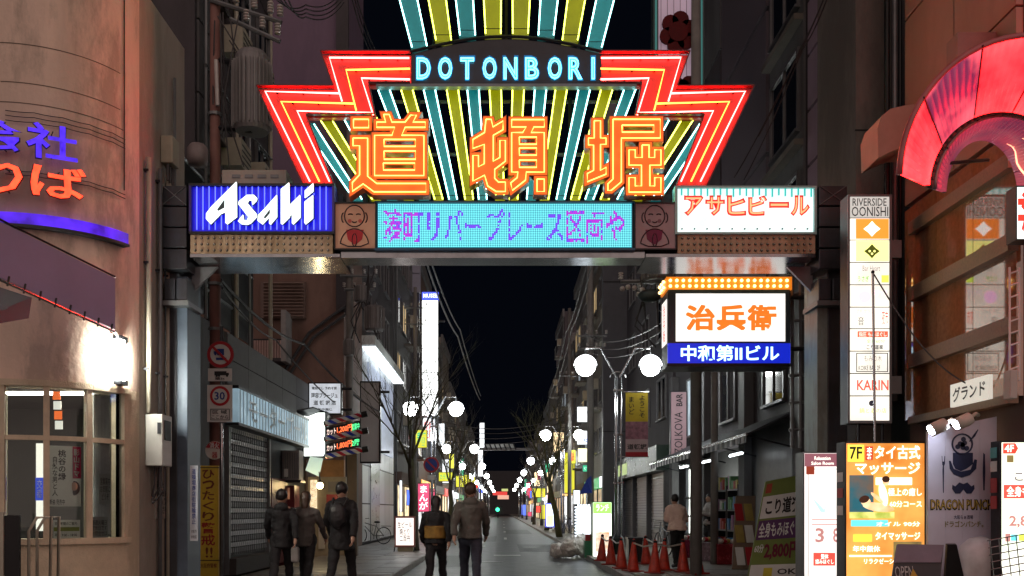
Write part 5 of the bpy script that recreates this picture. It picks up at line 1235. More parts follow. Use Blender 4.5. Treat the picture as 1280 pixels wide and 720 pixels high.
# transformer high on the pole
tf = MB().lathe((X_(315, 16.9), 16.9, Z_(165, 16.9)), [(.28, 0), (.30, .06), (.30, 1.28), (.26, 1.36), (.22, 1.40)], 20).build('transformer', paint('transformer_grey', (.20, .19, .195), .5, .2, var=.2), UP)
for k in range(26):
    a = k * 2 * math.pi / 26; cx, cy = X_(315, 16.9), 16.9
    MB().obox((cx + .325 * math.cos(a), cy + .325 * math.sin(a), Z_(120, 16.9)), (.03 * math.cos(a), .03 * math.sin(a), 0), (-.007 * math.sin(a), .007 * math.cos(a), 0), (0, 0, .56)).build('fin', paint('transformer_fin', (.26, .25, .25), .5, .2), tf)
MB().tube([(ux, 17, Z_(160, 17)), (X_(315, 16.9), 16.9, Z_(163, 16.9))], .05, 6).build('bracket', DARKM, UP); MB().tube([(ux, 17, Z_(75, 17)), (X_(315, 16.9), 16.9, Z_(80, 16.9))], .05, 6).build('bracket', DARKM, UP)
for j, (py, a, b) in enumerate(((8, 262, 352), (32, 288, 350))):
    MB().tube([P(a, py - 8, 16.9), P(b, py + 20, 16.9)], .04, 6).build('cross_arm', GREYM, UP)
for k, (px, py) in enumerate(((295, 3), (318, 10), (338, 16), (350, 20), (308, 26), (328, 35), (347, 43))):
    mb = MB()
    for q in range(4): mb.lathe(P(px, py, 16.9) + Vector((0, 0, .05 * q)), [(.02, 0), (.06, .01), (.055, .03), (.02, .04)], 10)
    mb.smooth().build('insulator', CERAM, UP)
MB().tube([P(272, 132, 16.85), P(270, 75, 16.85)], .035, 8).build('fuse_tube', CERAM, UP)
for q in range(7):
    a = P(random.uniform(262, 300), random.uniform(10, 60), 16.8); b = P(random.uniform(262, 345), random.uniform(90, 225), 16.8); m_ = a.lerp(b, .5) + Vector((random.uniform(-.3, .3), random.uniform(-.2, .2), -.15))
    MB().tube([a, a.lerp(m_, .6), m_, m_.lerp(b, .5), b], .013, 5).build('jumper_cable', WIRE, UP)
mt = MB().lathe(P(247, 208, 16.7), [(.0, 0), (.16, .02), (.18, .12), (.18, .30), (.12, .38)], 14).smooth().build('round_box', paint('round_box_grey', (.25, .2, .2), .5), UP)
gb = thing('equipment_box', 'beige equipment box sitting on the gate above the blue beer sign', 'equipment box', P(317, 230, 14.6))
MB().pbox(277, 212, 358, 232, 14.5, .5).build('cabinet', paint('equipment_beige', (.42, .39, .33), .55, var=.2, stain=(.25, .22, .18)), gb, bevel=.015)
for k in range(4): MB().pbox(290 + 16 * k, 218, 300 + 16 * k, 222, 14.485, .02).build('vent', GREYM, gb)

RP = thing('road_sign_post', 'grey post with no-trucks disc and 30 km/h plate beside the brown utility pole', 'road sign', (X_(277, 16.4), 16.4, 0))
rx = X_(277, 16.4)
MB().tube([(rx, 16.4, .1), (rx, 16.4, Z_(408, 16.4))], .03, 8).smooth().build('post', STEEL, RP)
SW = paint('sign_white', (.60, .60, .58), .4, var=.1); SR = paint('sign_red', (.42, .02, .03), .4, var=.1); SB = paint('sign_blue', (.02, .05, .25), .4)
def disc(px, py, r_, m, nm, off, par=RP, Y=16.34): return MB().disc((X_(px, Y), Z_(py, Y)), r_ * Y / FP, Y - off, Y - off + .006, 28).build(nm, m, par)
disc(275.5, 443, 17, GREYM, 'disc_back', -.01); disc(275.5, 443, 16.6, SR, 'disc_red_ring', 0); disc(275.5, 443, 12.6, SW, 'disc_white', .007)
def plate(a, m, nm, off=0., Y=16.34, par=RP): return MB().pbox(*a, Y - off, .006).build(nm, m, par)
for a in ((270, 436, 280, 442), (267, 439, 270, 442), (270, 447, 283, 450)): plate(a, SB, 'truck_mark', .014)
for px in (269.5, 273, 279): disc(px, 442.8, 1.5, SB, 'truck_wheel', .016)
p0, p1 = P(265, 432.5, 16.31), P(286, 453.5, 16.31); d = (p1 - p0).normalized(); MB().obox((p0 + p1) / 2, d * (p1 - p0).length / 2, (0, .003, 0), Vector((-d.z, 0, d.x)) * .02).build('red_slash', SR, RP)
plate((260, 460.5, 290, 476.5), SW, 'small_plate'); plate((268, 464, 283, 469), BLACK, 'truck_mark', .01); plate((283, 466, 286, 469), BLACK, 'truck_mark', .01)
for px in (271, 274, 284): disc(px, 469.8, 1.4, BLACK, 'truck_wheel', .011)
text('積3t', 269, 471.5, 281, 475, 16.34, BLACK, RP, .01, .012)
plate((259, 481, 290.5, 527.5), SW, 'speed_plate'); disc(275, 495, 12.4, SR, 'speed_ring', .008); disc(275, 495, 9.2, SW, 'speed_white', .015); text('30', 268.5, 490, 281.5, 500, 16.34, SB, RP, .02, .02)
for a in ((263, 511, 287, 511.7), (263, 524.5, 287, 525.2), (263, 511.7, 263.7, 524.5), (286.3, 511.7, 287, 524.5)): plate(a, BLACK, 'plate_line', .008)
text('区 域', 266, 512.6, 284, 517.4, 16.34, BLACK, RP, .01, .01); text('ここから', 264.5, 519, 285.5, 523.8, 16.34, BLACK, RP, .01, .01)
RT = thing('round_notice', 'round red and white notice on the brown pole above the yellow banner', 'notice', P(268, 580, 16.8))
MB().disc((X_(268, 16.8), Z_(563, 16.8)), .16, 16.8, 16.81, 24).build('disc', PAPER, RT); MB().prism([(X_(268, 16.8) + .155 * math.cos(R(a)), Z_(563, 16.8) + .155 * math.sin(R(a))) for a in range(8, 173, 11)], 16.788, 16.796).build('red_half', SR, RT)
text('消火', 262, 553, 274, 561, 16.78, WHITE, RT, .02); text('器', 265, 565, 272, 573, 16.78, SR, RT, .01)
YBn = thing('yellow_banner', 'yellow vertical banner ひったくり多発 with red lettering wrapped on the brown pole', 'banner', P(260, 718, 16.6))
MB().pbox(248, 582, 273, 728, 16.6, .05).build('sheet', paint('banner_yellow', (.66, .45, .03), .6, var=.15, stain=(.46, .31, .04), stain_scale=3), YBn)
BRN = paint('banner_letter', (.16, .03, .012), .6)
for k, ch in enumerate('ひったくり'): text(ch, 253, 587 + 13.2 * k, 268, 598.5 + 13.2 * k, 16.6, BRN, YBn, .02, .004)
for k, ch in enumerate('警戒'): text(ch, 251.5, 653 + 15 * k, 269, 667 + 15 * k, 16.6, paint('banner_letter_red', (.34, .02, .015), .6), YBn, .02, .004)
text('!!', 257, 684, 266, 697, 16.6, BRN, YBn, .02, .004); text('大阪府警察', 250.5, 704, 271, 710, 16.6, BRN, YBn, .01, .004)
for py in (584, 700): MB().pbox(247.5, py, 273.5, py + 1, 16.595, .06).build('tie', BLACK, YBn)
ST = thing('sticker_strip', 'white and blue vertical sticker strip on the inner edge of the left gate post', 'sticker', P(242, 675, 14.28))
MB().pbox(237.5, 582, 247.2, 676, 14.285, .008).build('sheet', paint('sticker_white', (.55, .60, .66), .5), ST); vtext('道頓堀商店街駐輪禁止', 239.8, 586, 245, 655, 14.283, SB, ST, .01); text('大阪市', 239, 662, 246, 666, 14.283, BLACK, ST, .01); text('中央区', 239, 669, 246, 673, 14.283, BLACK, ST, .01)

# barber sign group
BSg = lightbox('barber_name_sign', 'white sign with black letters 理容プラージュ 道頓堀店 on the left', 385, 478, 427, 518, 27.2, .22, emit('barber_sign_lit', (.62, .66, .72), .8, var=.25), BLACKM, rim=1.5)
text('電話なし 予約不要', 390, 483.5, 421, 487, 27.2, BLACK, BSg, .02); text('理容プラージュ', 389, 491, 422, 497.5, 27.2, BLACK, BSg, .02); text('道 頓 堀 店', 392, 500.5, 420, 506.5, 27.2, BLACK, BSg, .02); text('年中無休', 397, 510, 416, 513.5, 27.2, BLACK, BSg, .02)
MB().tube([P(427, 486, 27.3), P(440, 486, 27.3)], .04, 6).build('arm', DARKM, BSg); MB().tube([P(427, 512, 27.3), P(440, 512, 27.3)], .04, 6).build('arm', DARKM, BSg)
WB_ = lightbox('blank_light_box', 'glaring blank white light box left of the striped barber poles', 378, 514, 408, 572, 26.2, .5, emit('blank_box_lit', (.92, 1., .93), 2.6), DARKM, rim=2)
MB().slab([P(366, 515, 25.6), P(384, 521, 26.2), P(408, 516, 26.4), P(392, 510, 25.9)], .04).build('roof_plate', DARKM, WB_)
MB().slab([P(382, 588, 25.9), P(399, 596, 26.2), P(404, 573, 26.2), P(388, 571, 25.9)], .02).build('lower_flap', emit('flap_lit', (.6, .8, .7), .5), WB_)
BW = paint('barber_white', (.6, .62, .66), .15); BR_ = paint('barber_red', (.45, .03, .05), .15); BB_ = paint('barber_blue', (.03, .05, .4), .15)
for k, (a, b) in enumerate((((405, 530), (459, 517)), ((405, 549), (460, 538)), ((405, 571), (460, 561)))):
    t = thing('barber_pole', '%s of the three slanting red, white and blue barber poles' % ('topmost', 'middle', 'lowest')[k], 'barber pole', P(*b, 26.4), group='slanting barber poles')
    A, B = P(*a, 26.2), P(*b, 26.2); n = 22; r_ = .075
    d = (B - A).normalized(); s1 = d.cross(Vector((0, 1, 0))).normalized(); s2 = d.cross(s1)
    for ci, m in enumerate((BW, BR_, BW, BB_)):
        mb = MB()
        for i in range(n):
            for q in range(3):
                vs = []
                for (ii, qq) in ((i, q), (i + 1, q), (i + 1, q + 1), (i, q + 1)):
                    ang = 2 * math.pi * (ci / 4 + qq / 12 + ii / n * 2.0); vs.append(A.lerp(B, .03 + .84 * ii / n) + (s1 * math.cos(ang) + s2 * math.sin(ang)) * r_)
                mb.add(vs, [(0, 1, 2, 3)])
        mb.smooth().build('stripe', m, t)
    MB().tube([A.lerp(B, .87), B], .085, 12).build('end_cap', BLACKM, t); MB().tube([A, A.lerp(B, .035)], .085, 12).build('end_cap', STEEL, t)
GRL = emit('led_green', (.1, .9, .3), 1.6, sample=False); RDL = emit('led_red', (1., .16, .05), 1.6, sample=False)
for k, py in enumerate((540, 560)):
    t = thing('led_strip', '%s red and green LED price strip between the barber poles' % ('upper' if k == 0 else 'lower'), 'display', P(430, py + 6, 26.3))
    A, B = P(407, py + 1, 26.25), P(450, py - 8, 26.25); d = (B - A)
    hv = Vector((0, 0, .13))
    MB().slab([A - hv, B - hv, B + hv, A + hv], .08).build('case', BLACK, t)
    text3('カット', A.lerp(B, .17) + Vector((0, -.005, 0)), d, (0, 0, 1), .26, .17, emit('led_white_pink', (1., .75, .65), 1.3), t, .01); text3('1,200円' if k == 0 else '1,800円', A.lerp(B, .55) + Vector((0, -.005, 0)), d, (0, 0, 1), .42, .19, RDL, t, .02); text3('営業中' if k == 0 else '2階', A.lerp(B, .87) + Vector((0, -.005, 0)), d, (0, 0, 1), .22, .18, GRL, t, .01)
# clutter below: air conditioner, lit doorway, vending poster
AC = thing('air_conditioner', 'ribbed outdoor air conditioner mounted beside the roller shutter', 'air conditioner', P(360, 600, 24.6))
MB().pbox(343, 563, 374, 600, 24.4, .5).build('case', paint('ac_grey', (.28, .27, .27), .5), AC)
for k in range(7): MB().pbox(353 + 3 * k, 566, 354.2 + 3 * k, 598, 24.37, .03).build('grille_bar', GREYM, AC)
MB().pbox(355, 586, 360, 596, 24.36, .03).build('label_plate', WHITE, AC); MB().pbox(336, 600, 376, 603, 24.35, .6).build('shelf', DARKM, AC)
VM = thing('red_cabinet', 'dark red cabinet with a small lit poster beside the roller shutter', 'cabinet', P(352, 700, 24.7))
MB().pbox(336, 607, 368, 718, 24.6, .6).build('body', paint('cabinet_red', (.13, .012, .018), .35), VM); MB().pbox(340, 610, 362, 624, 24.58, .02).build('poster', emit('poster_lit', (.5, .22, .12), .5, var=.5, scale=8), VM); text('たこ焼', 342, 612, 357, 616, 24.57, BLACK, VM, .02)
LAMP = thing('bare_bulb_lamp', 'glaring warm bulb hanging at the dim entrance behind the dark walkers', 'lamp', P(400, 608, 25.6))
MB().ball(P(400, 607, 25.6), .085, 12, 8).smooth().build('bulb', emit('warm_bulb', (1., .72, .34), 60), LAMP); MB().tube([P(400, 603, 25.6), P(399, 590, 25.9)], .015, 6).build('flex', WIRE, LAMP); MB().lathe(P(400, 604, 25.6), [(.03, 0), (.05, .05), (.02, .09)], 10).build('holder', DARKM, LAMP)
EN = thing('entrance_booth', 'cream entrance booth with menu sheets around the glaring bulb', 'booth', (-5.0, 27.0, .1))
MB().pbox(374, 596, 432, 715, 27.4, .2).build('back_wall', paint('booth_cream', (.42, .36, .26), .6, var=.2), EN)
for a, m in (((369, 612, 378, 636), PAPER), ((388, 600, 396, 640), emit('menu_lit', (1., .8, .5), 1.1, var=.5, scale=9)), ((410, 602, 431, 615), paint('booth_grey', (.3, .29, .27), .6)), ((408, 618, 424, 634), SR), ((398, 650, 406, 686), PAPER), ((376, 640, 384, 650), PAPER)): MB().pbox(*a, 27.34, .03).build('sheet', m, EN)
for k in range(5): text('メニュー', 389, 603 + 7 * k, 395, 607 + 7 * k, 27.33, BLACK, EN, .01)
MB().pbox(434, 560, 446, 715, 27.0, .3).build('side_post', paint('booth_post', (.10, .075, .06), .6), EN)
MB().pbox(396, 575, 430, 596, 27.5, .2).build('header', paint('booth_orange', (.42, .22, .09), .6, var=.3), EN)

# ================================================================== utility poles, insulators, wires
def pole(label, px, Y, top, r_=.11, ins=()):
    x = X_(px, Y); t = thing('utility_pole', label, 'utility pole', (x, Y, 0))
    MB().tube([(x, Y, .1), (x, Y, top)], r_, 12, r_ * .75).smooth().build('shaft', paint('pole_grey', (.22, .21, .20), .75, var=.2, bump=.2, stain=(.13, .12, .115)), t)
    for (a, b, py) in ins:
        MB().tube([P(a, py, Y - .1), P(b, py, Y - .1)], .04, 6).build('cross_arm', GREYM, t)
        for k in range(4):
            mb = MB(); p = P(a + (b - a) * k / 3, py - 3, Y - .1)
            for q in range(3): mb.lathe(p + Vector((0, 0, .05 * q)), [(.02, 0), (.055, .01), (.05, .03), (.02, .04)], 8)
            mb.smooth().build('insulator', CERAM, t)
    return t
def can(t, px, py, Y, r_, h_):
    m = MB().lathe(P(px, py, Y), [(r_ * .9, 0), (r_, .05), (r_, h_ - .05), (r_ * .8, h_)], 14).build('transformer', MATS['transformer_grey'], t)
    for k in range(16):
        a = k * math.pi / 8; c = P(px, py, Y); MB().obox((c.x + r_ * math.cos(a), c.y + r_ * math.sin(a), c.z + h_ / 2), (.03 * math.cos(a), .03 * math.sin(a), 0), (-.008 * math.sin(a), .008 * math.cos(a), 0), (0, 0, h_ * .42)).build('fin', MATS['transformer_fin'], m)
p1 = pole('grey utility pole with hanging transformers left of the white shop building', 437, 29, 14, .12, ((425, 470, 345), (430, 468, 362)))
can(p1, 468, 414, 28.6, .28, .75); can(p1, 452, 378, 28.6, .2, .5)
for q in range(8):
    a = P(random.uniform(430, 470), random.uniform(330, 370), 28.5); b = P(random.uniform(432, 475), random.uniform(380, 440), 28.5); m_ = a.lerp(b, .5) + Vector((random.uniform(-.5, .5), 0, -.2))
    MB().tube([a, a.lerp(m_, .5), m_, b], .02, 5).build('jumper_cable', WIRE, p1)
can(p1, 436, 445, 28.4, .14, .5)
p2 = pole('grey utility pole under the white box sign on the right pavement', 870, 19.3, 12.5, .125, ((776, 866, 352), (800, 866, 366)))
can(p2, 822, 352, 19.1, .30, .55)
for k, (px, py) in enumerate(((778, 361), (785, 359), (793, 360), (798, 368), (803, 362), (807, 372))):
    MB().ball(P(px, py, 19.0), .055, 8, 6).smooth().build('insulator', CERAM, p2)
MB().ball(P(812, 370, 18.95), .24, 12, 8, (1, .7, .55)).smooth().build('drum', paint('drum_teal_dark', (.05, .07, .075), .5), p2)
for q in range(6):
    a = P(random.uniform(785, 830), random.uniform(345, 365), 19.0); b = P(random.uniform(790, 835), random.uniform(380, 440), 19.2); m_ = a.lerp(b, .5) + Vector((random.uniform(-.4, .1), 0, -.2)); MB().tube([a, a.lerp(m_, .5), m_, b], .014, 5).build('jumper_cable', WIRE, p2)
p3 = pole('dark utility pole standing between the lit boards and the double globe lamp', 738, 36.5, 13.5, .14, ((722, 758, 420), (724, 756, 436)))
p4 = pole('slim utility pole far down the right pavement before the grey tower', 712, 55, 13, .12, ((700, 724, 470),))
p5 = pole('utility pole left pavement beside the lit vertical sign', 519, 52, 13.5, .12, ((505, 533, 385), (506, 532, 405)))
pole('pale pipe-like column under the white box sign near the awning', 893, 23, 6.0, .10)
def cable(label, pts, sag=.4, r_=.016, n=14, cat='cable'):
    q = []
    for a, b in zip(pts[:-1], pts[1:]):
        a, b = Vector(a), Vector(b)
        for k in range(n): q.append(a.lerp(b, k / n) - Vector((0, 0, sag * 4 * (k / n) * (1 - k / n))))
    q.append(Vector(pts[-1])); o = MB().tube(q, r_, 5).build('overhead_cable', WIRE); tag(o, label, cat); return o
cable('thick overhead cable running from above the gate down the left of the dark sky', [P(530, 318, 30), P(572, 420, 48), P(600, 500, 90)], .3, .035)
cable('second overhead cable beside the thick one left of the dark sky', [P(536, 318, 30), P(575, 412, 47), P(601, 495, 90)], .25, .028)
cable('overhead cable bundle dropping along the right of the dark sky', [P(742, 318, 30), P(715, 410, 46), P(690, 500, 90)], .3, .035)
cable('inner thin overhead cable along the right of the dark sky', [P(736, 318, 30), P(708, 415, 46), P(684, 505, 90)], .3, .024)
cable('loose cable slanting from the utility pole to the barber sign', [P(278, 360, 17), P(345, 425, 23), P(440, 520, 29)], .15, .02)
cable('spiral wrapped cable slanting above the garage fascia', [P(276, 350, 17), P(380, 430, 25), P(475, 515, 34)], .2, .032)
cable('upper steep cable in front of the dark building at upper right', [P(1032, -8, 15), P(1000, 62, 16), P(948, 170, 17.5)], .05, .014)
cable('middle steep cable in front of the dark building at upper right', [P(1036, -8, 15), P(1003, 62, 16), P(930, 225, 17.8)], .08, .011)
cable('lower steep cable in front of the dark building at upper right', [P(1030, -2, 15), P(985, 95, 16.2), P(918, 222, 18)], .05, .011)
for k in range(4): cable('%s cable loop hanging between pole and plum wall at the top left' % ORD[k], [P(330 + 8 * k, -20, 17), P(382, 6 + 5 * k, 20), P(430, -15 + 6 * k, 26)], .22, .014)
for k in range(3): cable('%s thin cable of the bundle at the top beside the fan sign, left' % ORD[k], [P(438 + 3 * k, -10, 18), P(462 + 4 * k, 64, 20)], .1, .013)
for k in range(4): cable('%s cable sagging across the far street above the lamps' % ORD[k], [P(520, 515 + 9 * k, 70 + 9 * k), P(705, 520 + 7 * k, 72 + 8 * k)], 1.1, .03)
for k in range(3): cable('%s cable strung from the double globe lamp towards the box sign' % ORD[k], [P(735, 420 + 9 * k, 36), P(868, 372 + 12 * k, 19.3)], .5, .014)

# plum sign with dark red flower above the gate, right
FL = thing('flower_sign', 'tall pale mauve sign with dark red flower and teal edge tubes above the gate', 'sign', P(846, 112, 19.5))
MB().pbox(822, -140, 872, 118, 19.5, .3).build('panel', emit('flower_panel', (.36, .26, .33), .55, base=(.4, .31, .38), var=.25, scale=1.2), FL)
for k in range(6): MB().pbox(826 + 8 * k, -140, 826.6 + 8 * k, 118, 19.49, .02).build('rib', paint('flower_rib', (.25, .2, .24), .5), FL)
for px in (820, 877): 
    MB().pbox(px - 3, -140, px + 3, 116, 19.45, .35).build('edge_frame', paint('edge_teal_dark', (.05, .10, .11), .4), FL); MB().tube([P(px, -140, 19.42), P(px, 112, 19.42)], .02, 6).build('edge_tube', emit('edge_teal_tube', (.08, .30, .28), .35), FL)
DRD = paint('flower_dark_red', (.10, .003, .006), .9)
for k in range(6):
    a = k * math.pi / 3 + .3; MB().disc((X_(847 + 13 * math.cos(a), 19.5), Z_(42 - 16 * math.sin(a), 19.5)), .17, 19.42, 19.48, 16).build('petal', DRD, FL)
MB().disc((X_(847, 19.5), Z_(42, 19.5)), .2, 19.40, 19.47, 16).build('flower_heart', DRD, FL)
for k in range(3): MB().disc((X_(852 + 8 * (k - 1), 19.5), Z_(106 + 4 * (k % 2), 19.5)), .15, 19.42, 19.48, 14).build('leaf', DRD, FL)

# ================================================================== double globe lamps
def make_lamp():
    t = thing('street_lamp', '', 'street lamp')
    MB().tube([(0, 0, .1), (0, 0, 5.3)], .055, 10).smooth().build('post', STEEL, t); MB().tube([(.14, 0, .1), (.14, 0, 5.3)], .03, 8).smooth().build('post', STEEL, t)
    MB().lathe((.05, 0, .1), [(.16, 0), (.16, .5), (.11, .6)], 12).build('base', DARKM, t)
    for z in (2.2, 3.6, 4.9): MB().box(-.08, .2, -.05, .05, z, z + .05).build('collar', STEEL, t)
    MB().tube([(.05 + .22 * math.cos(R(a)), 0, 5.3 + .16 * math.sin(R(a))) for a in range(0, 181, 20)], .02, 6).build('bow', STEEL, t)
    for s in (-1, 1):
        ar = MB().tube([(.05 + s * .05, 0, 5.3), (.05 + s * .5, 0, 6.15), (.05 + s * .95, 0, 6.15)], .03, 8).build('arm', STEEL, t)
        c = (.05 + s * .95, 0, 5.62)
        MB().tube([(c[0], 0, 6.15), (c[0], 0, 5.98)], .02, 6).build('hanger', STEEL, ar)
        MB().ball(c, .285, 16, 10).smooth().build('globe', GLOBE, t)
        MB().tube([(c[0] + .335 * math.cos(R(a)), 0, c[2] + .335 * math.sin(R(a))) for a in range(0, 181, 12)], .018, 6).build('globe_hoop', STEEL, t)
        MB().lathe((c[0], 0, c[2] - .02), [(.31, 0), (.335, .0), (.335, .035), (.31, .035)], 24).build('globe_ring', STEEL, t)
    return t
lamp0 = make_lamp(); first = True
for side, x, ys in (('left', -2.93, (40, 66, 92, 118, 145, 175, 210)), ('right', 3.32, (28, 54, 82, 108, 134, 162, 195))):
    for k, y in enumerate(ys):
        o = lamp0 if first else copy_tree(lamp0); first = False
        o.location = (x, y, 0)
        o['label'] = 'double globe street lamp, %s from the gate on the %s pavement' % (ORD[k], side); o['group'] = 'double globe street lamps'
# banner on the first right lamp
YB2 = thing('lamp_banner', 'yellow and pink cloth banner hanging from the nearest right globe lamp', 'banner', P(796, 570, 28))
MB().pbox(782, 491, 810, 527, 27.98, .012).build('yellow_cloth', paint('cloth_yellow', (.62, .46, .03), .7, var=.15), YB2); MB().pbox(782, 527, 810, 549, 27.98, .012).build('picture_cloth', paint('cloth_mauve', (.36, .17, .22), .7, var=.5, scale=9), YB2); MB().pbox(782, 549, 810, 570, 27.98, .012).build('white_cloth', paint('cloth_pink', (.55, .42, .44), .7, var=.1), YB2)
MB().pbox(782, 565, 810, 570.5, 27.97, .01).build('red_hem', SR, YB2); text('道頓堀', 784, 555, 808, 562, 27.975, BLACK, YB2, .02); vtext('ようこそ', 799, 494, 806, 522, 27.975, BLACK, YB2, .01); vtext('まいど', 786, 496, 793, 518, 27.975, BLACK, YB2, .01)
MB().tube([P(772, 490, 28), P(811, 490, 28)], .018, 6).build('arm', STEEL, YB2); MB().tube([P(772, 571, 28), P(811, 571, 28)], .018, 6).build('arm', STEEL, YB2)
ZS = lightbox('vertical_sign', 'narrow grey-pink vertical sign lettered ZOLKOVA right of the yellow banner', 838, 489, 859, 571, 31, .2, emit('zolkova_lit', (.34, .22, .24), .5, var=.2), DARKM, rim=1)
text3('ZOLKOVA', P(848, 541, 31), (0, 0, 1), (-1, 0, 0), 1.35, .26, BLACK, ZS, .0, .02); text3('BAR', P(849, 500, 31), (0, 0, 1), (-1, 0, 0), .4, .2, BLACK, ZS, .02, .02)

# ================================================================== left and right mid-street signs
V1 = lightbox('tall_lit_sign', 'tall blank glaring white vertical sign with blue cap, left side of the street', 527, 375, 548, 520, 60, .35, emit('tall_white_lit', (.97, 1., .97), 2.4), DARKM, rim=.7)
MB().pbox(527.5, 365, 548, 374, 59.9, .4).build('cap', emit('cap_blue_lit', (.08, .12, .9), 1.2), V1); text('MUSEE', 529, 367, 547, 372, 59.9, emit('cap_white', (.9, .95, 1.), 1.5), V1, .02)
for py in (405, 435, 465, 493): MB().pbox(527.5, py, 547.5, py + .8, 59.96, .03).build('joint', DARKM, V1)
MB().pbox(548, 400, 556, 402, 60.1, .2).build('arm', DARKM, V1); MB().tube([P(519, 410, 60.2), P(527, 410, 60.2)], .08, 6).build('arm', DARKM, V1); MB().tube([P(519, 500, 60.2), P(527, 500, 60.2)], .08, 6).build('arm', DARKM, V1)
V2 = lightbox('lit_stair_strip', 'column of thin white light strips on the grey tower beside the tall white sign', 503, 366, 524, 520, 57, .3, paint('strip_back', (.10, .10, .13), .5), DARKM, rim=.6)
for k in range(4): MB().pbox(505 + 2.6 * k, 369, 506.1 + 2.6 * k, 518, 56.96, .05).build('light_strip', emit('strip_light', (.72, .80, 1.), 1.1), V2)
V3 = thing('grey_tower_panel', 'two plain lavender grey panels stacked above the thin white light strips', 'panel', P(514, 366, 57))
for a in ((503, 308, 525, 341), (503, 342, 525, 365)): MB().pbox(*a, 57, .5).build('panel', paint('tower_lavender', (.34, .33, .42), .5, var=.08), V3)
def box_sign(label, px0, py0, px1, py1, Y, m, s='', ink=None, vertical=False, gname='lit signs along the far street'):
    t = lightbox('lit_sign', label, px0, py0, px1, py1, Y, .25, m, DARKM, rim=.6, group=gname)
    if s: (vtext if vertical else text)(s, px0 + 2, py0 + 3, px1 - 2, py1 - 3, Y, ink or BLACK, t, .015, .012)
    return t
PKS = emit('sign_pink_lit', (.85, .10, .22), .9, var=.35, scale=4); YWS = emit('sign_yellow_lit', (.75, .72, .05), .8); WHS = emit('sign_white_lit', (.92, .97, 1.), 1.4, var=.4, scale=1.2); BLS = emit('sign_blue_lit', (.10, .18, .9), 1.2); GRS = emit('sign_green_lit', (.05, .5, .25), .9); RES = emit('sign_red_lit', (.9, .07, .05), 1.1)
WINK = emit('white_ink_lit', (1., .95, .95), 1.4)
box_sign('pink vertical sign with white kana behind the left street tree', 522, 604, 537, 640, 46, PKS, 'まんが', WINK, True)
box_sign('yellow square sign above the pink sign behind the left street tree', 519, 537, 534, 560, 50, YWS, '麺', GRS)
box_sign('small blue sign low behind the left street tree', 508, 612, 514, 632, 44, BLS)
box_sign('narrow warm white vertical strip sign left of the street tree trunk', 499, 600, 503, 640, 42, WHS)
box_sign('white upright sign hanging below the tall white sign', 528, 522, 544, 552, 62, WHS, '焼肉\n二階', INKR)
box_sign('green and yellow low sign under the nearer left globe lamps', 548, 590, 566, 602, 58, YWS, 'カラオケ', GRS)
box_sign('yellow banner-like sign beside the far left lamp post', 561, 567, 568, 586, 70, YWS)
box_sign('second yellow sign further along beside the far left lamp post', 580, 593, 586, 606, 96, YWS)
box_sign('tall thin white sign far down the left side of the street', 599, 528, 606, 560, 120, WHS)
box_sign('tall thin white sign under the other one far down the left', 597, 562, 604, 596, 112, WHS)
box_sign('white double-lobed sign above the right side lit boards', 721, 508, 736, 528, 60, WHS)
box_sign('white lobed sign with blue line right of the dark utility pole', 721, 538, 736, 556, 58, WHS, '酒処', BLS)
box_sign('yellow cloth-like sign left of the dark right utility pole', 712, 562, 720, 580, 56, YWS, '鍋', INKR)
box_sign('pale yellow sign under the white lobed one on the right', 722, 560, 735, 578, 57, emit('sign_cream_lit', (.9, .85, .5), 1.2))
box_sign('small green EXIT-like sign with white print on the right', 728, 581, 741, 590, 54, GRS, 'くすり', WINK)
box_sign('yellow sign in the far distance between the right lamps', 665, 610, 682, 622, 110, YWS)
box_sign('orange-red sign in the far distance low on the right', 668, 632, 676, 641, 90, RES)
FG = thing('far_red_sign', 'red and pink lit sign spanning the far end of the street', 'sign', P(628, 628, 230))
MB().pbox(616, 614.5, 634, 619, 230, .5).build('red_band', emit('far_red', (.8, .06, .05), .7, sample=False), FG); MB().pbox(622, 619, 636, 624, 230, .5).build('pale_band', emit('far_pale', (.8, .42, .3), .8, sample=False), FG); MB().pbox(627, 611, 635, 614, 230, .5).build('olive_band', emit('far_olive', (.5, .55, .2), .9, sample=False), FG)
TLt = thing('traffic_light', 'small green traffic light at the far end of the street', 'traffic light', P(623, 655, 180))
MB().pbox(618, 632, 628, 643, 180, .4).build('case', BLACKM, TLt); MB().disc((X_(622, 180), Z_(637, 180)), .35, 179.8, 179.95, 12).build('lens', emit('green_lens', (.05, 1., .45), 3, sample=False), TLt); MB().pbox(622, 643, 623, 656, 180.2, .3).build('post', DARKM, TLt)
FB = thing('far_lit_bridge', 'pale lit lattice bridge crossing high over the far end of the street', 'bridge', P(640, 560, 170))
MB().pbox(598, 560, 682, 562.5, 170, 1.5).build('lower_chord', GREYM, FB); MB().pbox(606, 555, 643, 559, 170, 1.2).build('lit_band', emit('bridge_lit', (.4, .44, .44), .28, var=.9, scale=.9, sample=False), FB)
for k in range(7): MB().tube([P(606 + 6 * k, 555, 169.9), P(609 + 6 * k, 562, 169.9)], .12, 4).build('brace', DARKM, FB)
for px in (600, 681): MB().pbox(px, 540, px + 1.5, 652, 170.5, .6).build('tower', DARKM, FB)
EB = MB().box(-40, 40, 330, 340, .1, 15).build('end_building', paint('end_wall_dark', (.03, .03, .035), .8)); tag(EB, 'dark building closing the far end of the street', 'building')

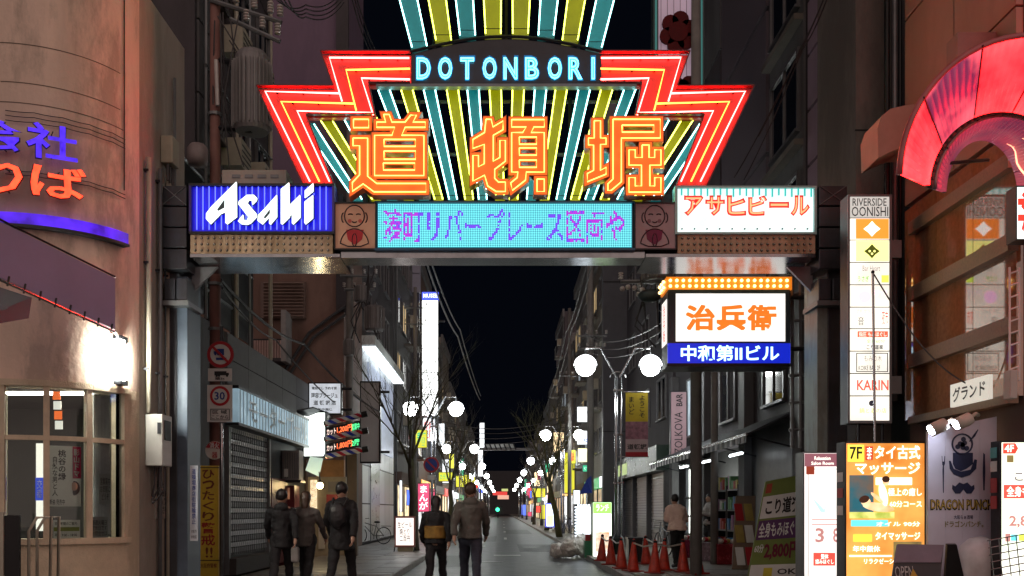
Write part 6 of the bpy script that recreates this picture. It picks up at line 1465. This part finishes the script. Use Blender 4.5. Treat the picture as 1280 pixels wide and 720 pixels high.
rg = random.Random(4)
FMS = [WHS, WHS, emit('far_sign_warm', (1., .75, .42), 1.6), PKS, YWS, GRS, BLS, RES, WHS]
FCN = ['white', 'white', 'amber', 'pink', 'yellow', 'green', 'blue', 'red', 'white']
for side in (-1, 1):
    for k in range(16):
        Y = 62 + k * 9.5; q = rg.randrange(9); xw = rg.uniform(.5, 1.1); zh = rg.uniform(.8, 3.2); zb_ = rg.uniform(2.6, 6.5) if k % 3 else .3
        x0 = -5.2 + rg.uniform(0, .5) if side < 0 else 5.6 - xw - rg.uniform(0, .6)
        t = thing('projecting_sign', '%s lit projecting sign, %s of the far row on the %s' % (FCN[q], ORD[k], 'left' if side < 0 else 'right'), 'sign', (x0 + xw / 2, Y, zb_), group='far projecting signs')
        MB().box(x0, x0 + xw, Y, Y + .2, zb_, zb_ + zh).build('case', DARKM, t); MB().box(x0 + .06, x0 + xw - .06, Y - .02, Y - .004, zb_ + .06, zb_ + zh - .06).build('face', FMS[q], t)
# lit standing signs on the right pavement
G1 = lightbox('standing_light_sign', 'green topped lit standing sign beside the first traffic cone', 740, 627, 765.5, 697, 27, .35, emit('green_white_lit', (.96, 1., .90), 1.9), paint('case_green', (.05, .25, .06), .4), rim=1.2)
MB().pbox(741.5, 628.5, 764, 642, 26.995, .01).build('green_band', emit('green_band_lit', (.35, .85, .15), 1.2), G1); MB().pbox(744, 665, 762, 690, 26.995, .012).build('food_picture', emit('food_lit', (.8, .4, .2), .9, col2=(1., .95, .8), scale=7), G1); text('ランチ', 745, 630.5, 761, 639, 26.99, WINK, G1, .02)
G2 = lightbox('standing_light_sign', 'white lit board framed by small bulbs, tilted next to the green topped sign', 718, 630, 741, 688, 29, .3, emit('white_blue_lit', (.85, .93, 1.), 2.1), DARKM, rim=3)
for k in range(14): MB().ball(P(719.6, 634 + 4 * k, 28.96), .03, 6, 4).build('bulb', emit('cold_bulb', (.8, .9, 1.), 2.5, sample=False), G2)
for k in range(6): MB().ball(P(723 + 3.3 * k, 631.4, 28.96), .03, 6, 4).build('bulb', emit('cold_bulb', (.8, .9, 1.), 2.5, sample=False), G2)
G3 = lightbox('standing_light_sign', 'blue edged lit sign with yellow-green lower half far along the right pavement', 682, 629, 693, 659, 52, .3, emit('blue_top_lit', (.75, .85, 1.), 1.9), emit('case_blue_lit', (.1, .12, .9), .9), rim=1.2)
MB().pbox(683.5, 644, 691.5, 657, 51.99, .01).build('lime_half', emit('lime_half_lit', (.85, 1., .35), 1.5), G3)
UM = thing('blue_tarp', 'blue tarpaulin canopy folded over a stall behind the lit boards', 'canopy', P(733, 620, 34))
MB().add([P(724, 618, 34), P(740, 616, 34), P(739, 594, 34.4), P(733, 600, 33.6), P(724, 618, 34.9), P(740, 616, 34.9)], [(0, 1, 2, 3), (0, 3, 4), (1, 5, 2), (3, 2, 5, 4)]).build('cloth', paint('tarp_blue', (.02, .04, .26), .45, var=.2), UM)
MB().tube([P(733, 618, 34.2), P(733, 694, 34.2)], .03, 6).build('pole', STEEL, UM)
SB1 = thing('pavement_sign', 'small lit white A-board with red handwriting on the left pavement', 'sign', P(506, 700, 30))
MB().pbox(493, 645, 519, 684, 30, .08).build('frame', paint('aboard_red', (.40, .16, .14), .5), SB1); MB().pbox(495, 647.5, 517, 681.5, 29.985, .02).build('face', emit('aboard_lit', (1., .90, .84), 1.05), SB1); text('生ビール\n焼とり\n二百円', 497, 652, 515, 677, 29.98, BLACK, SB1, .01)
MB().pbox(497, 684, 516, 694, 30.02, .3).build('base_box', paint('base_cream', (.4, .37, .25), .6, var=.3), SB1)
for px in (493.5, 518): MB().tube([P(px, 684, 30.05), P(px - 2, 700, 29.8)], .02, 6).build('leg', BLACKM, SB1)
NPk = thing('no_parking_sign', 'round blue and red no parking sign on a thin post by the left tree', 'road sign', P(539, 690, 33))
MB().disc((X_(539, 33), Z_(581, 33)), .27, 33, 33.01, 24).build('red_disc', SR, NPk); MB().disc((X_(539, 33), Z_(581, 33)), .21, 32.99, 32.998, 24).build('blue_disc', SB, NPk); c = P(539, 581, 32.985); MB().obox(c, (.15, 0, -.15), (0, .003, 0), (.02, 0, .02)).build('slash', SR, NPk); MB().tube([P(539, 590, 33.05), P(539, 696, 33.05)], .03, 6).build('post', STEEL, NPk); MB().pbox(534.5, 594, 543.5, 600, 33, .01).build('plate', SW, NPk)

# goods outside the awning shop
for k, (x, y, m) in enumerate(((5.2, 26.4, 'maroon'), (5.3, 24.6, 'silver'), (5.45, 23.2, 'red'))):
    t = thing('goods_crate', '%s foil covered crate of goods under the awning, %s from the person in a vest' % (m, ORD[k]), 'crate', (x, y, .12))
    MB().box(x - .35, x + .35, y - .4, y + .4, .13, .62).build('box', paint('crate_' + m, {'maroon': (.22, .02, .05), 'silver': (.35, .3, .34), 'red': (.32, .03, .04)}[m], .25, .3, var=.5, scale=9), t, bevel=.02)
    for q in range(5): MB().ball((x - .22 + .11 * q, y - .15 + .1 * (q % 3), .68), .09, 8, 5, (1, 1, .7)).build('goods', [PAPER, SR, paint('goods_gold', (.4, .28, .06), .4), PAPER, SB][q], t)
RK = thing('display_rack', 'leaning picture rack of small posters under the awning left of the green board', 'rack', (5.35, 21.4, .12))
MB().slab([(5.0, 20.9, .15), (5.5, 20.9, .15), (5.75, 21.8, 1.75), (5.3, 21.8, 1.75)], .05).build('board', paint('rack_brown', (.2, .14, .1), .6), RK)
for k in range(6):
    c = Vector((5.2 + .22 * (k % 2) + .06 * (k // 2), 20.99 + .3 * (k // 2), .42 + .48 * (k // 2))); MB().obox(c, (.09, 0, 0), (0, .11, .19), (0, -.004, .002)).build('poster', [WHITE, SR, paint('print_ochre', (.4, .3, .08), .6)][k % 3], RK)

# ================================================================== cones, bars, bags
def make_cone():
    t = thing('traffic_cone', '', 'traffic cone')
    MB().box(-.19, .19, -.19, .19, 0, .035).build('foot', paint('cone_foot', (.30, .025, .015), .6), t, bevel=.01)
    MB().lathe((0, 0, .03), [(.145, 0), (.135, .04), (.035, .66), (.03, .68), (.012, .70)], 18).smooth().build('body', paint('cone_red', (.62, .045, .02), .5, var=.45, scale=6, stain=(.22, .03, .02), stain_scale=4), t)
    MB().lathe((0, 0, .66), [(.042, 0), (.044, .03), (.036, .05)], 14).build('collar', BLACKM, t)
    return t
cone0 = make_cone()
cl = [(752, 24.4), (764, 22.7), (777, 21.2), (791, 20.2), (808, 22.9), (818, 19.6), (830, 20.6), (854, 20.1), (872, 19.4)]
for k, (px, y) in enumerate(cl):
    o = cone0 if k == 0 else copy_tree(cone0)
    o.location = (X_(px, y), y, .136); o.rotation_euler = (random.uniform(-.05, .05), random.uniform(-.05, .05), random.uniform(0, 1.5)); o.scale = (.94, .94, .94)
    o['label'] = 'red traffic cone, %s from the left in the fenced corner of the right pavement' % ORD[k]; o['group'] = 'red traffic cones'
for k, (a, b) in enumerate(((0, 1), (1, 2), (4, 6), (3, 5), (5, 7))):
    A = Vector((X_(*cl[a]), cl[a][1], .74)); B = Vector((X_(*cl[b]), cl[b][1], .72)); o = MB().tube([A, A.lerp(B, .5) - Vector((0, 0, .06)), B], .018, 6).build('cone_bar', paint('bar_pale', (.5, .48, .42), .5)); tag(o, 'pale bar linking two cones, %s from the left' % ORD[k], 'barrier bar')
def bag(label, c, r_, m, nm='rubbish_bag'):
    random.seed(int(c[0] * 100 + c[1] * 7)); mb = MB()
    for q in range(7): mb.ball((c[0] + random.uniform(-.5, .5) * r_, c[1] + random.uniform(-.4, .4) * r_, c[2] + r_ * (.45 + .35 * random.random())), r_ * random.uniform(.45, .7), 10, 7)
    mb.tube([(c[0], c[1], c[2] + r_ * .9), (c[0] + .05, c[1], c[2] + r_ * 1.45)], [.06, .03], 6)
    t = thing(nm, label, 'rubbish bag', c); remeshed(mb, 'bag', m, t, .022, 1, fold=.16, tex=CRUMP)
PB = paint('plastic_bag_white', (.78, .76, .72), .25, var=.25, scale=5, bump=1.0)
bag('white rubbish bag at the left end of the pile by the kerb', (X_(702, 28.6), 28.6, .0), .34, PB); bag('largest white rubbish bag in the middle of the kerb pile', (X_(716, 28.2), 28.2, .1), .40, PB); bag('white rubbish bag at the right end of the kerb pile beside the lit board', (X_(726, 29.2), 29.0, .15), .42, PB)
random.seed(11)
gbx = thing('bottle_crate', 'green and red crate of bottles beside the rubbish bags', 'crate', P(736, 697, 27.6)); MB().pbox(731, 676, 739, 697, 27.6, .4).build('box', paint('crate_green', (.03, .22, .12), .4), gbx); MB().pbox(732, 668, 738, 676, 27.6, .3).build('upper_box', SR, gbx)
bo = thing('bollard', 'short black bollard with round head beside the rightmost cone', 'bollard', P(866, 720, 21.0)); MB().lathe((X_(866, 21), 21, .12), [(.07, 0), (.07, .55), (.05, .58), (.07, .62), (.085, .70), (.06, .77), (.01, .79)], 14).smooth().build('post', BLACKM, bo)
pb = thing('black_planter', 'black square bin standing inside the ring of cones', 'bin', P(797, 712, 24)); MB().pbox(786, 674, 803, 712, 24, .5).build('body', BLACKM, pb, bevel=.01); MB().pbox(785, 672, 804, 674, 23.98, .54).build('lid', DARKM, pb)

# ================================================================== bare street trees
BARK = paint('bark', (.06, .045, .034), .85, var=.4, scale=8, bump=.6, stain=(.07, .09, .02), stain_scale=2)
def tree(label, x, y, h_, seed, lean=0., mat=BARK):
    rg = random.Random(seed); t = thing('street_tree', label, 'tree', (x, y, .1), group='bare street trees')
    tr, cr = MB(), MB()
    p = Vector((x, y, .1)); pts = [p.copy()]; rad = [.17]
    for k in range(5): p = p + Vector((lean * .12 + rg.uniform(-.06, .06), rg.uniform(-.05, .05), h_ * .09)); pts.append(p.copy()); rad.append(.17 - .014 * (k + 1))
    tr.tube(pts, rad, 9)
    def grow(p, d, ln_, r_, depth):
        q = [p.copy()]; rr = [r_]; c = p.copy(); dd = d.copy(); n = 5
        for k in range(n):
            dd = (dd + Vector((rg.uniform(-.16, .16), rg.uniform(-.16, .16), rg.uniform(-.02, .14)))).normalized(); c = c + dd * ln_ / n; q.append(c.copy()); rr.append(r_ * (1 - .5 * (k + 1) / n))
            if depth < 3 and k >= 1:
                for _ in range(1 if depth else 2):
                    a = rg.uniform(0, 6.28); nd = (dd * .75 + Vector((math.cos(a), math.sin(a), .35)) * .65).normalized(); grow(c, nd, ln_ * rg.uniform(.45, .62), rr[-1] * .6, depth + 1)
        cr.tube(q, rr, 5 if depth < 2 else 4)
    for k in range(4):
        a = k * 1.57 + rg.uniform(-.5, .5); grow(pts[-1] - Vector((0, 0, .1 + .1 * k)), Vector((math.cos(a) * .42, math.sin(a) * .42, 1)).normalized(), h_ * .40, .05, 0)
    tr.smooth().build('trunk', mat, t); cr.smooth().build('crown', mat, t)
tree('bare street tree behind the A-board, nearest on the left pavement', X_(518, 31), 31, 6.6, 3)
tree('bare street tree beside the second left lamp', -2.75, 50, 6.4, 5); tree('bare street tree farthest along the left pavement', -2.75, 76, 6.2, 8)
tree('leaning bare street tree, nearest on the right pavement', 2.80, 47, 6.6, 12, -.8, paint('bark_greenish', (.10, .09, .03), .85, var=.4, scale=8, bump=.6)); tree('bare street tree beyond the blue edged sign on the right pavement', 2.9, 63, 6.4, 15); tree('bare street tree farthest along the right pavement', 2.9, 88, 6.2, 17)  # nearest right trunk has a greener bark colour

# ================================================================== bicycles
def make_bike():
    t = thing('bicycle', '', 'bicycle')
    for y in (-.52, .52):
        wv = MB().tube([(0, y + .31 * math.cos(R(a)), .33 + .31 * math.sin(R(a))) for a in range(0, 361, 15)], .018, 6).build('wheel', BLACKM, t)
        sp = MB()
        for k in range(9): sp.tube([(0, y, .33), (0, y + .3 * math.cos(k * .698), .33 + .3 * math.sin(k * .698))], .003, 3)
        sp.build('spoke', STEEL, wv)
    fr = MB()
    for a, b in (((0, -.52, .33), (0, -.1, .32)), ((0, -.1, .32), (0, -.2, .78)), ((0, -.52, .33), (0, -.18, .7)), ((0, -.1, .32), (0, .36, .74)), ((0, -.19, .68), (0, .34, .82)), ((0, .52, .33), (0, .34, .95))): fr.tube([a, b], .017, 6)
    fr.build('frame', GREYM, t); MB().ball((0, -.22, .84), .1, 10, 6, (.7, 1.3, .45)).build('saddle', BLACK, t); MB().tube([(-.26, .28, 1.0), (-.1, .36, .98), (.1, .36, .98), (.26, .28, 1.0)], .014, 6).build('handlebar', STEEL, t)
    bk = MB()
    for k in range(5):
        z = .74 + .05 * k; bk.tube([(-.15, .46, z), (.15, .46, z), (.15, .7, z), (-.15, .7, z), (-.15, .46, z)], .006, 4)
    bk.build('basket', STEEL, t)
    MB().box(-.07, .07, -.8, -.42, .68, .70).build('carrier', STEEL, t); MB().tube([(0, -.1, .32), (.1, -.05, .2)], .012, 5).build('pedal', BLACK, t)
    return t
b0 = make_bike()
for k, (x, y, rz, lab) in enumerate(((-5.0, 36.6, 1.2, 'bicycle parked at the foot of the white shop wall'), (3.5, 52, .5, 'bicycle parked beside the blue edged sign on the right'), (3.7, 57, -.4, 'bicycle second in the far row on the right pavement'), (3.4, 61, .3, 'bicycle third in the far row on the right pavement'), (3.6, 66, .6, 'bicycle last in the far row on the right pavement'), (-3.6, 46, .4, 'bicycle parked beyond the left street tree'), (4.6, 27.6, .15, 'bicycle beside the person in the beige jacket'))):
    o = b0 if k == 0 else copy_tree(b0); o.location = (x, y, .136); o.rotation_euler = (0, R(4), rz); o['label'] = lab; o['group'] = 'parked bicycles'

# ================================================================== people
SKIN = paint('skin', (.45, .27, .19), .5, var=.08)
def cap(mb, a, b, ra, rb, n=10):
    a, b = Vector(a), Vector(b); mb.tube([a, a.lerp(b, .5), b], [ra, (ra + rb) / 2, rb], n); mb.ball(a, ra, n, 6); mb.ball(b, rb, n, 6)
def person(label, x, y, h_, rz, jacket, trousers, hair, stride=.22, swing=.25, coat=.0, bend=0., lean=0., vest=None, shoes=None, long_hair=False, phase=1, z0=.136, arms=None, bulk=1., hood=False, pack=None):
    s = h_ / 1.72; rot = Matrix.Rotation(rz, 3, 'Z')
    def T(p): q = rot @ (Vector(p) * s); return Vector((x, y, z0)) + q
    t = thing('person', label, 'person', (x, y, z0))
    J = {'pel': (0, 0, .92), 'waist': (0, lean * .1, 1.06), 'chest': (0, lean * .3, 1.28), 'neckb': (0, lean * .45, 1.43), 'head': (0, lean * .55 + .01, 1.60)}
    for sd, nm in ((-1, 'L'), (1, 'R')):
        ph = phase * sd
        J['hip' + nm] = (sd * .09, 0, .90); J['knee' + nm] = (sd * .095, ph * stride * .55 + .04, .49); J['ank' + nm] = (sd * .10, ph * stride - (.06 if ph < 0 else 0), .09 + (.03 if ph < 0 else 0)); J['toe' + nm] = (sd * .115, ph * stride + .13 - (.06 if ph < 0 else 0), .035)
        J['sh' + nm] = (sd * .165, lean * .40, 1.365); J['el' + nm] = (sd * .25, lean * .3 - ph * swing * .5 - .02, 1.13); J['wr' + nm] = (sd * .25, lean * .3 - ph * swing + .06, .90)
        if arms: J['el' + nm] = (sd * .24, .08, 1.14); J['wr' + nm] = (sd * .10, .30, 1.18)
    b = MB()
    # one continuous body: head with face, neck, trunk, limbs, hands with five fingers
    hd = Vector(J['head'])
    def bl(c, r_, q3): b.ball(T(c), r_ * s, 14, 10, q3)
    bl(hd, .104, (.82, .98, 1.15)); bl(hd + Vector((0, .03, -.06)), .07, (.85, .9, .85)); bl(hd + Vector((0, .105, -.01)), .018, (.8, 1.2, 1.4)); bl(hd + Vector((0, .088, -.055)), .02, (1.4, .7, .5))
    for sd in (-1, 1): bl(hd + Vector((sd * .082, -.005, -.005)), .026, (.45, .9, 1.3)); bl(hd + Vector((sd * .033, .083, .015)), .014, (1.2, .6, .8))
    cap(b, T(J['neckb']), T(hd - Vector((0, 0, .08))), .056 * s, .050 * s)
    cap(b, T(J['chest']), T(J['waist']), .135 * s, .12 * s, 14); cap(b, T(J['waist']), T(J['pel']), .12 * s, .135 * s, 14)
    for nm, sd in (('L', -1), ('R', 1)):
        cap(b, T(J['neckb']), T(J['sh' + nm]), .06 * s, .062 * s); cap(b, T(J['sh' + nm]), T(J['el' + nm]), .052 * s, .042 * s); cap(b, T(J['el' + nm]), T(J['wr' + nm]), .042 * s, .028 * s)
        e, w_ = Vector(J['el' + nm]), Vector(J['wr' + nm]); d = (w_ - e).normalized(); pc = w_ + d * .05; sdv = Vector((0, 1, 0)) if not arms else Vector((0, 0, 1))
        sdv = (sdv - d * sdv.dot(d)).normalized(); cv = d.cross(sdv) * sd
        cap(b, T(w_), T(pc), .028 * s, .032 * s); b.ball(T(pc), .036 * s, 10, 7, (.75, 1, 1))
        for q in range(4):
            f0 = pc + d * .035 + sdv * (-.027 + .018 * q); L = (.058, .072, .068, .052)[q]; f1 = f0 + d * L * .55 - cv * .008; f2 = f1 + d * L * .4 - cv * .028; cap(b, T(f0), T(f1), .0095 * s, .009 * s, 6); cap(b, T(f1), T(f2), .009 * s, .0075 * s, 6)
        h0 = pc + sdv * .028 - d * .01; h1 = h0 + sdv * .026 + d * .03 - cv * .01; h2 = h1 + d * .03 - cv * .012; cap(b, T(h0), T(h1), .012 * s, .010 * s, 6); cap(b, T(h1), T(h2), .010 * s, .008 * s, 6)
        cap(b, T(J['hip' + nm]), T(J['knee' + nm]), .085 * s, .056 * s); cap(b, T(J['knee' + nm]), T(J['ank' + nm]), .052 * s, .036 * s); cap(b, T(J['ank' + nm]), T(J['toe' + nm]), .04 * s, .032 * s)
    remeshed(b, 'body', SKIN, t, .0105, 2)
    j = MB(); k_ = bulk
    hem = .88 - coat
    j.tube([T((0, lean * .42, 1.47)), T((0, lean * .40, 1.43)), T((0, lean * .33, 1.34)), T((0, lean * .2, 1.18)), T((0, lean * .1, 1.05)), T((0, 0, .95)), T((0, 0, hem))], [.075 * s, .125 * s * k_, .175 * s * k_, .165 * s * k_, .158 * s * k_, .172 * s * k_, .185 * s * k_], 16)
    for nm, sd in (('L', -1), ('R', 1)):
        cap(j, T((sd * .08, lean * .40, 1.38)), T(J['sh' + nm]), .085 * s * k_, .076 * s * k_); cap(j, T(J['sh' + nm]), T(J['el' + nm]), .078 * s * k_, .064 * s * k_); w2 = Vector(J['el' + nm]).lerp(Vector(J['wr' + nm]), .95); j.tube([T(J['el' + nm]), T(w2)], [.064 * s * k_, .048 * s * k_], 10)
    j.tube([T((0, lean * .43, 1.44)), T((0, lean * .46, 1.50))], [.078 * s, .064 * s], 12)
    remeshed(j, 'jacket', jacket, t, .014, 3, fold=.05)
    l_ = MB()
    cap(l_, T((-.06, 0, .93)), T((.06, 0, .93)), .128 * s, .128 * s); cap(l_, T((-.03, 0, .85)), T((.03, 0, .85)), .115 * s, .115 * s)
    for nm in 'LR':
        cap(l_, T(J['hip' + nm]), T(J['knee' + nm]), .108 * s, .078 * s); a_ = Vector(J['ank' + nm]); l_.tube([T(J['knee' + nm]), T(Vector(J['knee' + nm]).lerp(a_, .5)), T(a_ - Vector((0, 0, .02)))], [.076 * s, .070 * s, .066 * s], 10)
    remeshed(l_, 'trousers', trousers, t, .014, 3, fold=.035)
    for nm in 'LR':
        a_, tt = Vector(J['ank' + nm]), Vector(J['toe' + nm]); sh = MB(); cap(sh, T(a_ + Vector((0, -.05, -.045))), T(tt + Vector((0, .02, .005))), .052 * s, .042 * s); remeshed(sh, 'shoe', shoes or BLACK, t, .014, 2)
    hr_ = MB(); hr_.ball(T(hd + Vector((0, -.016, .034))), .113 * s, 14, 10, (.88, .98, 1.0)); hr_.ball(T(hd + Vector((0, -.048, .005))), .080 * s, 12, 8, (.98, .8, .9))
    if long_hair: cap(hr_, T(hd + Vector((0, -.045, 0))), T(hd + Vector((0, -.075, -.17))), .092 * s, .062 * s)
    remeshed(hr_, 'hair', hair, t, .011, 2, fold=.03)
    if hood: hh = MB(); hh.ball(T((0, lean * .4 - .10, 1.43)), .10 * s, 14, 9, (1.25, .75, .8)); remeshed(hh, 'hood', jacket, t, .014, 2, fold=.03)
    if pack:
        pk = MB(); pk.ball(T((0, lean * .25 - .22, 1.22)), .17 * s, 14, 10, (.85, .6, 1.2)); remeshed(pk, 'backpack', pack, t, .014, 2, fold=.03)
        for sd in (-1, 1): MB().tube([T((sd * .09, -.20, 1.36)), T((sd * .11, -.06, 1.48)), T((sd * .12, .10, 1.40))], .018, 6).build('strap', BLACK, t)
    if vest:
        v = MB(); v.tube([T((0, lean * .33 - .012, 1.20)), T((0, lean * .1 - .012, 1.06)), T((0, -.012, .97))], [.185 * s * k_, .180 * s * k_, .186 * s * k_], 16); remeshed(v, 'lower_panel', vest, t, .016, 2)
    return t
HB = paint('hair_black', (.012, .010, .010), .4, var=.2); HBR = paint('hair_brown', (.05, .028, .016), .4, var=.2)
CBK = paint('cloth_black', (.008, .008, .010), .8, var=.3, bump=.3); CCH = paint('cloth_charcoal', (.035, .035, .04), .8, var=.3, bump=.3); CTA = paint('cloth_taupe', (.085, .078, .072), .8, var=.25, bump=.3); COL = paint('cloth_olive_grey', (.10, .097, .085), .8, var=.25, bump=.3); CBE = paint('cloth_beige_pink', (.78, .58, .50), .75, var=.12, bump=.3); CDN = paint('cloth_denim_dark', (.03, .035, .055), .8, var=.3); CYE = paint('cloth_mustard', (.30, .17, .03), .8, var=.4, scale=9)
person('person in dark clothes walking away, leftmost of the three by the garage shutter', X_(352, 14.9), 14.9, 1.60, .1, CBK, CBK, HB, .30, .3, .12, hood=True)
person('person in taupe jacket walking away, middle of the three by the shutter', X_(382, 15.3), 15.3, 1.58, -.05, CTA, CBK, HBR, .32, .34, .1, long_hair=True, phase=-1)
person('tall person in black coat walking away, rightmost of the three by the shutter', X_(424, 14.3), 14.5, 1.70, -.1, CBK, CBK, HB, .34, .34, .18, bulk=1.1, pack=paint('pack_black', (.012, .012, .014), .5))
person('person in black jacket with mustard lower panel walking away, left of the couple', X_(545, 15.0), 15.0, 1.50, -.05, CBK, CBK, HB, .28, .26, .0, vest=CYE, bulk=1.15, long_hair=True)
person('person in olive grey jacket walking away, right of the couple mid road', X_(588, 14.9), 14.9, 1.70, .03, COL, CDN, HBR, .34, .32, .02, phase=-1, bulk=1.1, hood=True)
person('person in beige pink jacket seen from behind near the cones', X_(847, 21.6), 21.6, 1.64, .25, CBE, CBK, HB, .08, .05, .0, lean=.30, arms=True, bulk=1.32, hood=True)
person('person in dark vest standing under the awning beside the lit shop', X_(887, 26.8), 26.8, 1.74, 1.9, paint('cloth_pale_grey', (.34, .32, .31), .8, var=.15), CBK, HB, .04, .05, .0, vest=CBK, arms=True)
bgp = thing('shoulder_bag', 'pale small bag hanging beside the leftmost dark walker', 'bag', (X_(368, 14.8), 14.8, .8)); m_ = MB().box(X_(364, 14.8), X_(374, 14.8), 14.75, 14.85, .62, .86).build('pouch', paint('bag_grey', (.24, .23, .22), .6), bgp, bevel=.03); MB().tube([(X_(366, 14.8), 14.8, .86), (X_(369, 14.8), 14.8, .98), (X_(372, 14.8), 14.8, .86)], .008, 5).build('handle', BLACK, bgp)

for n_ in ('white_print_lit', 'backlit_black', 'backlit_red', 'backlit_green', 'backlit_grey', 'white_ink_lit', 'karin_red', 'backlit_yellow', 'backlit_mauve', 'fade_pink', 'cyan_print_lit', 'kanji_orange_lit', 'blue_letter_halo',
           'red_kana_face', 'red_kana_tube', 'led_white_pink', 'cap_white', 'amber_bulb', 'mark_white', 'mark_olive', 'bar_red_lit', 'teal_tube_end', 'red_patch', 'picture_cream', 'picture_white', 'picture_hair', 'orange_letter_face', 'sign_green_lit', 'sign_blue_lit'):
    MATS[n_].cycles.emission_sampling = 'NONE'
finish()
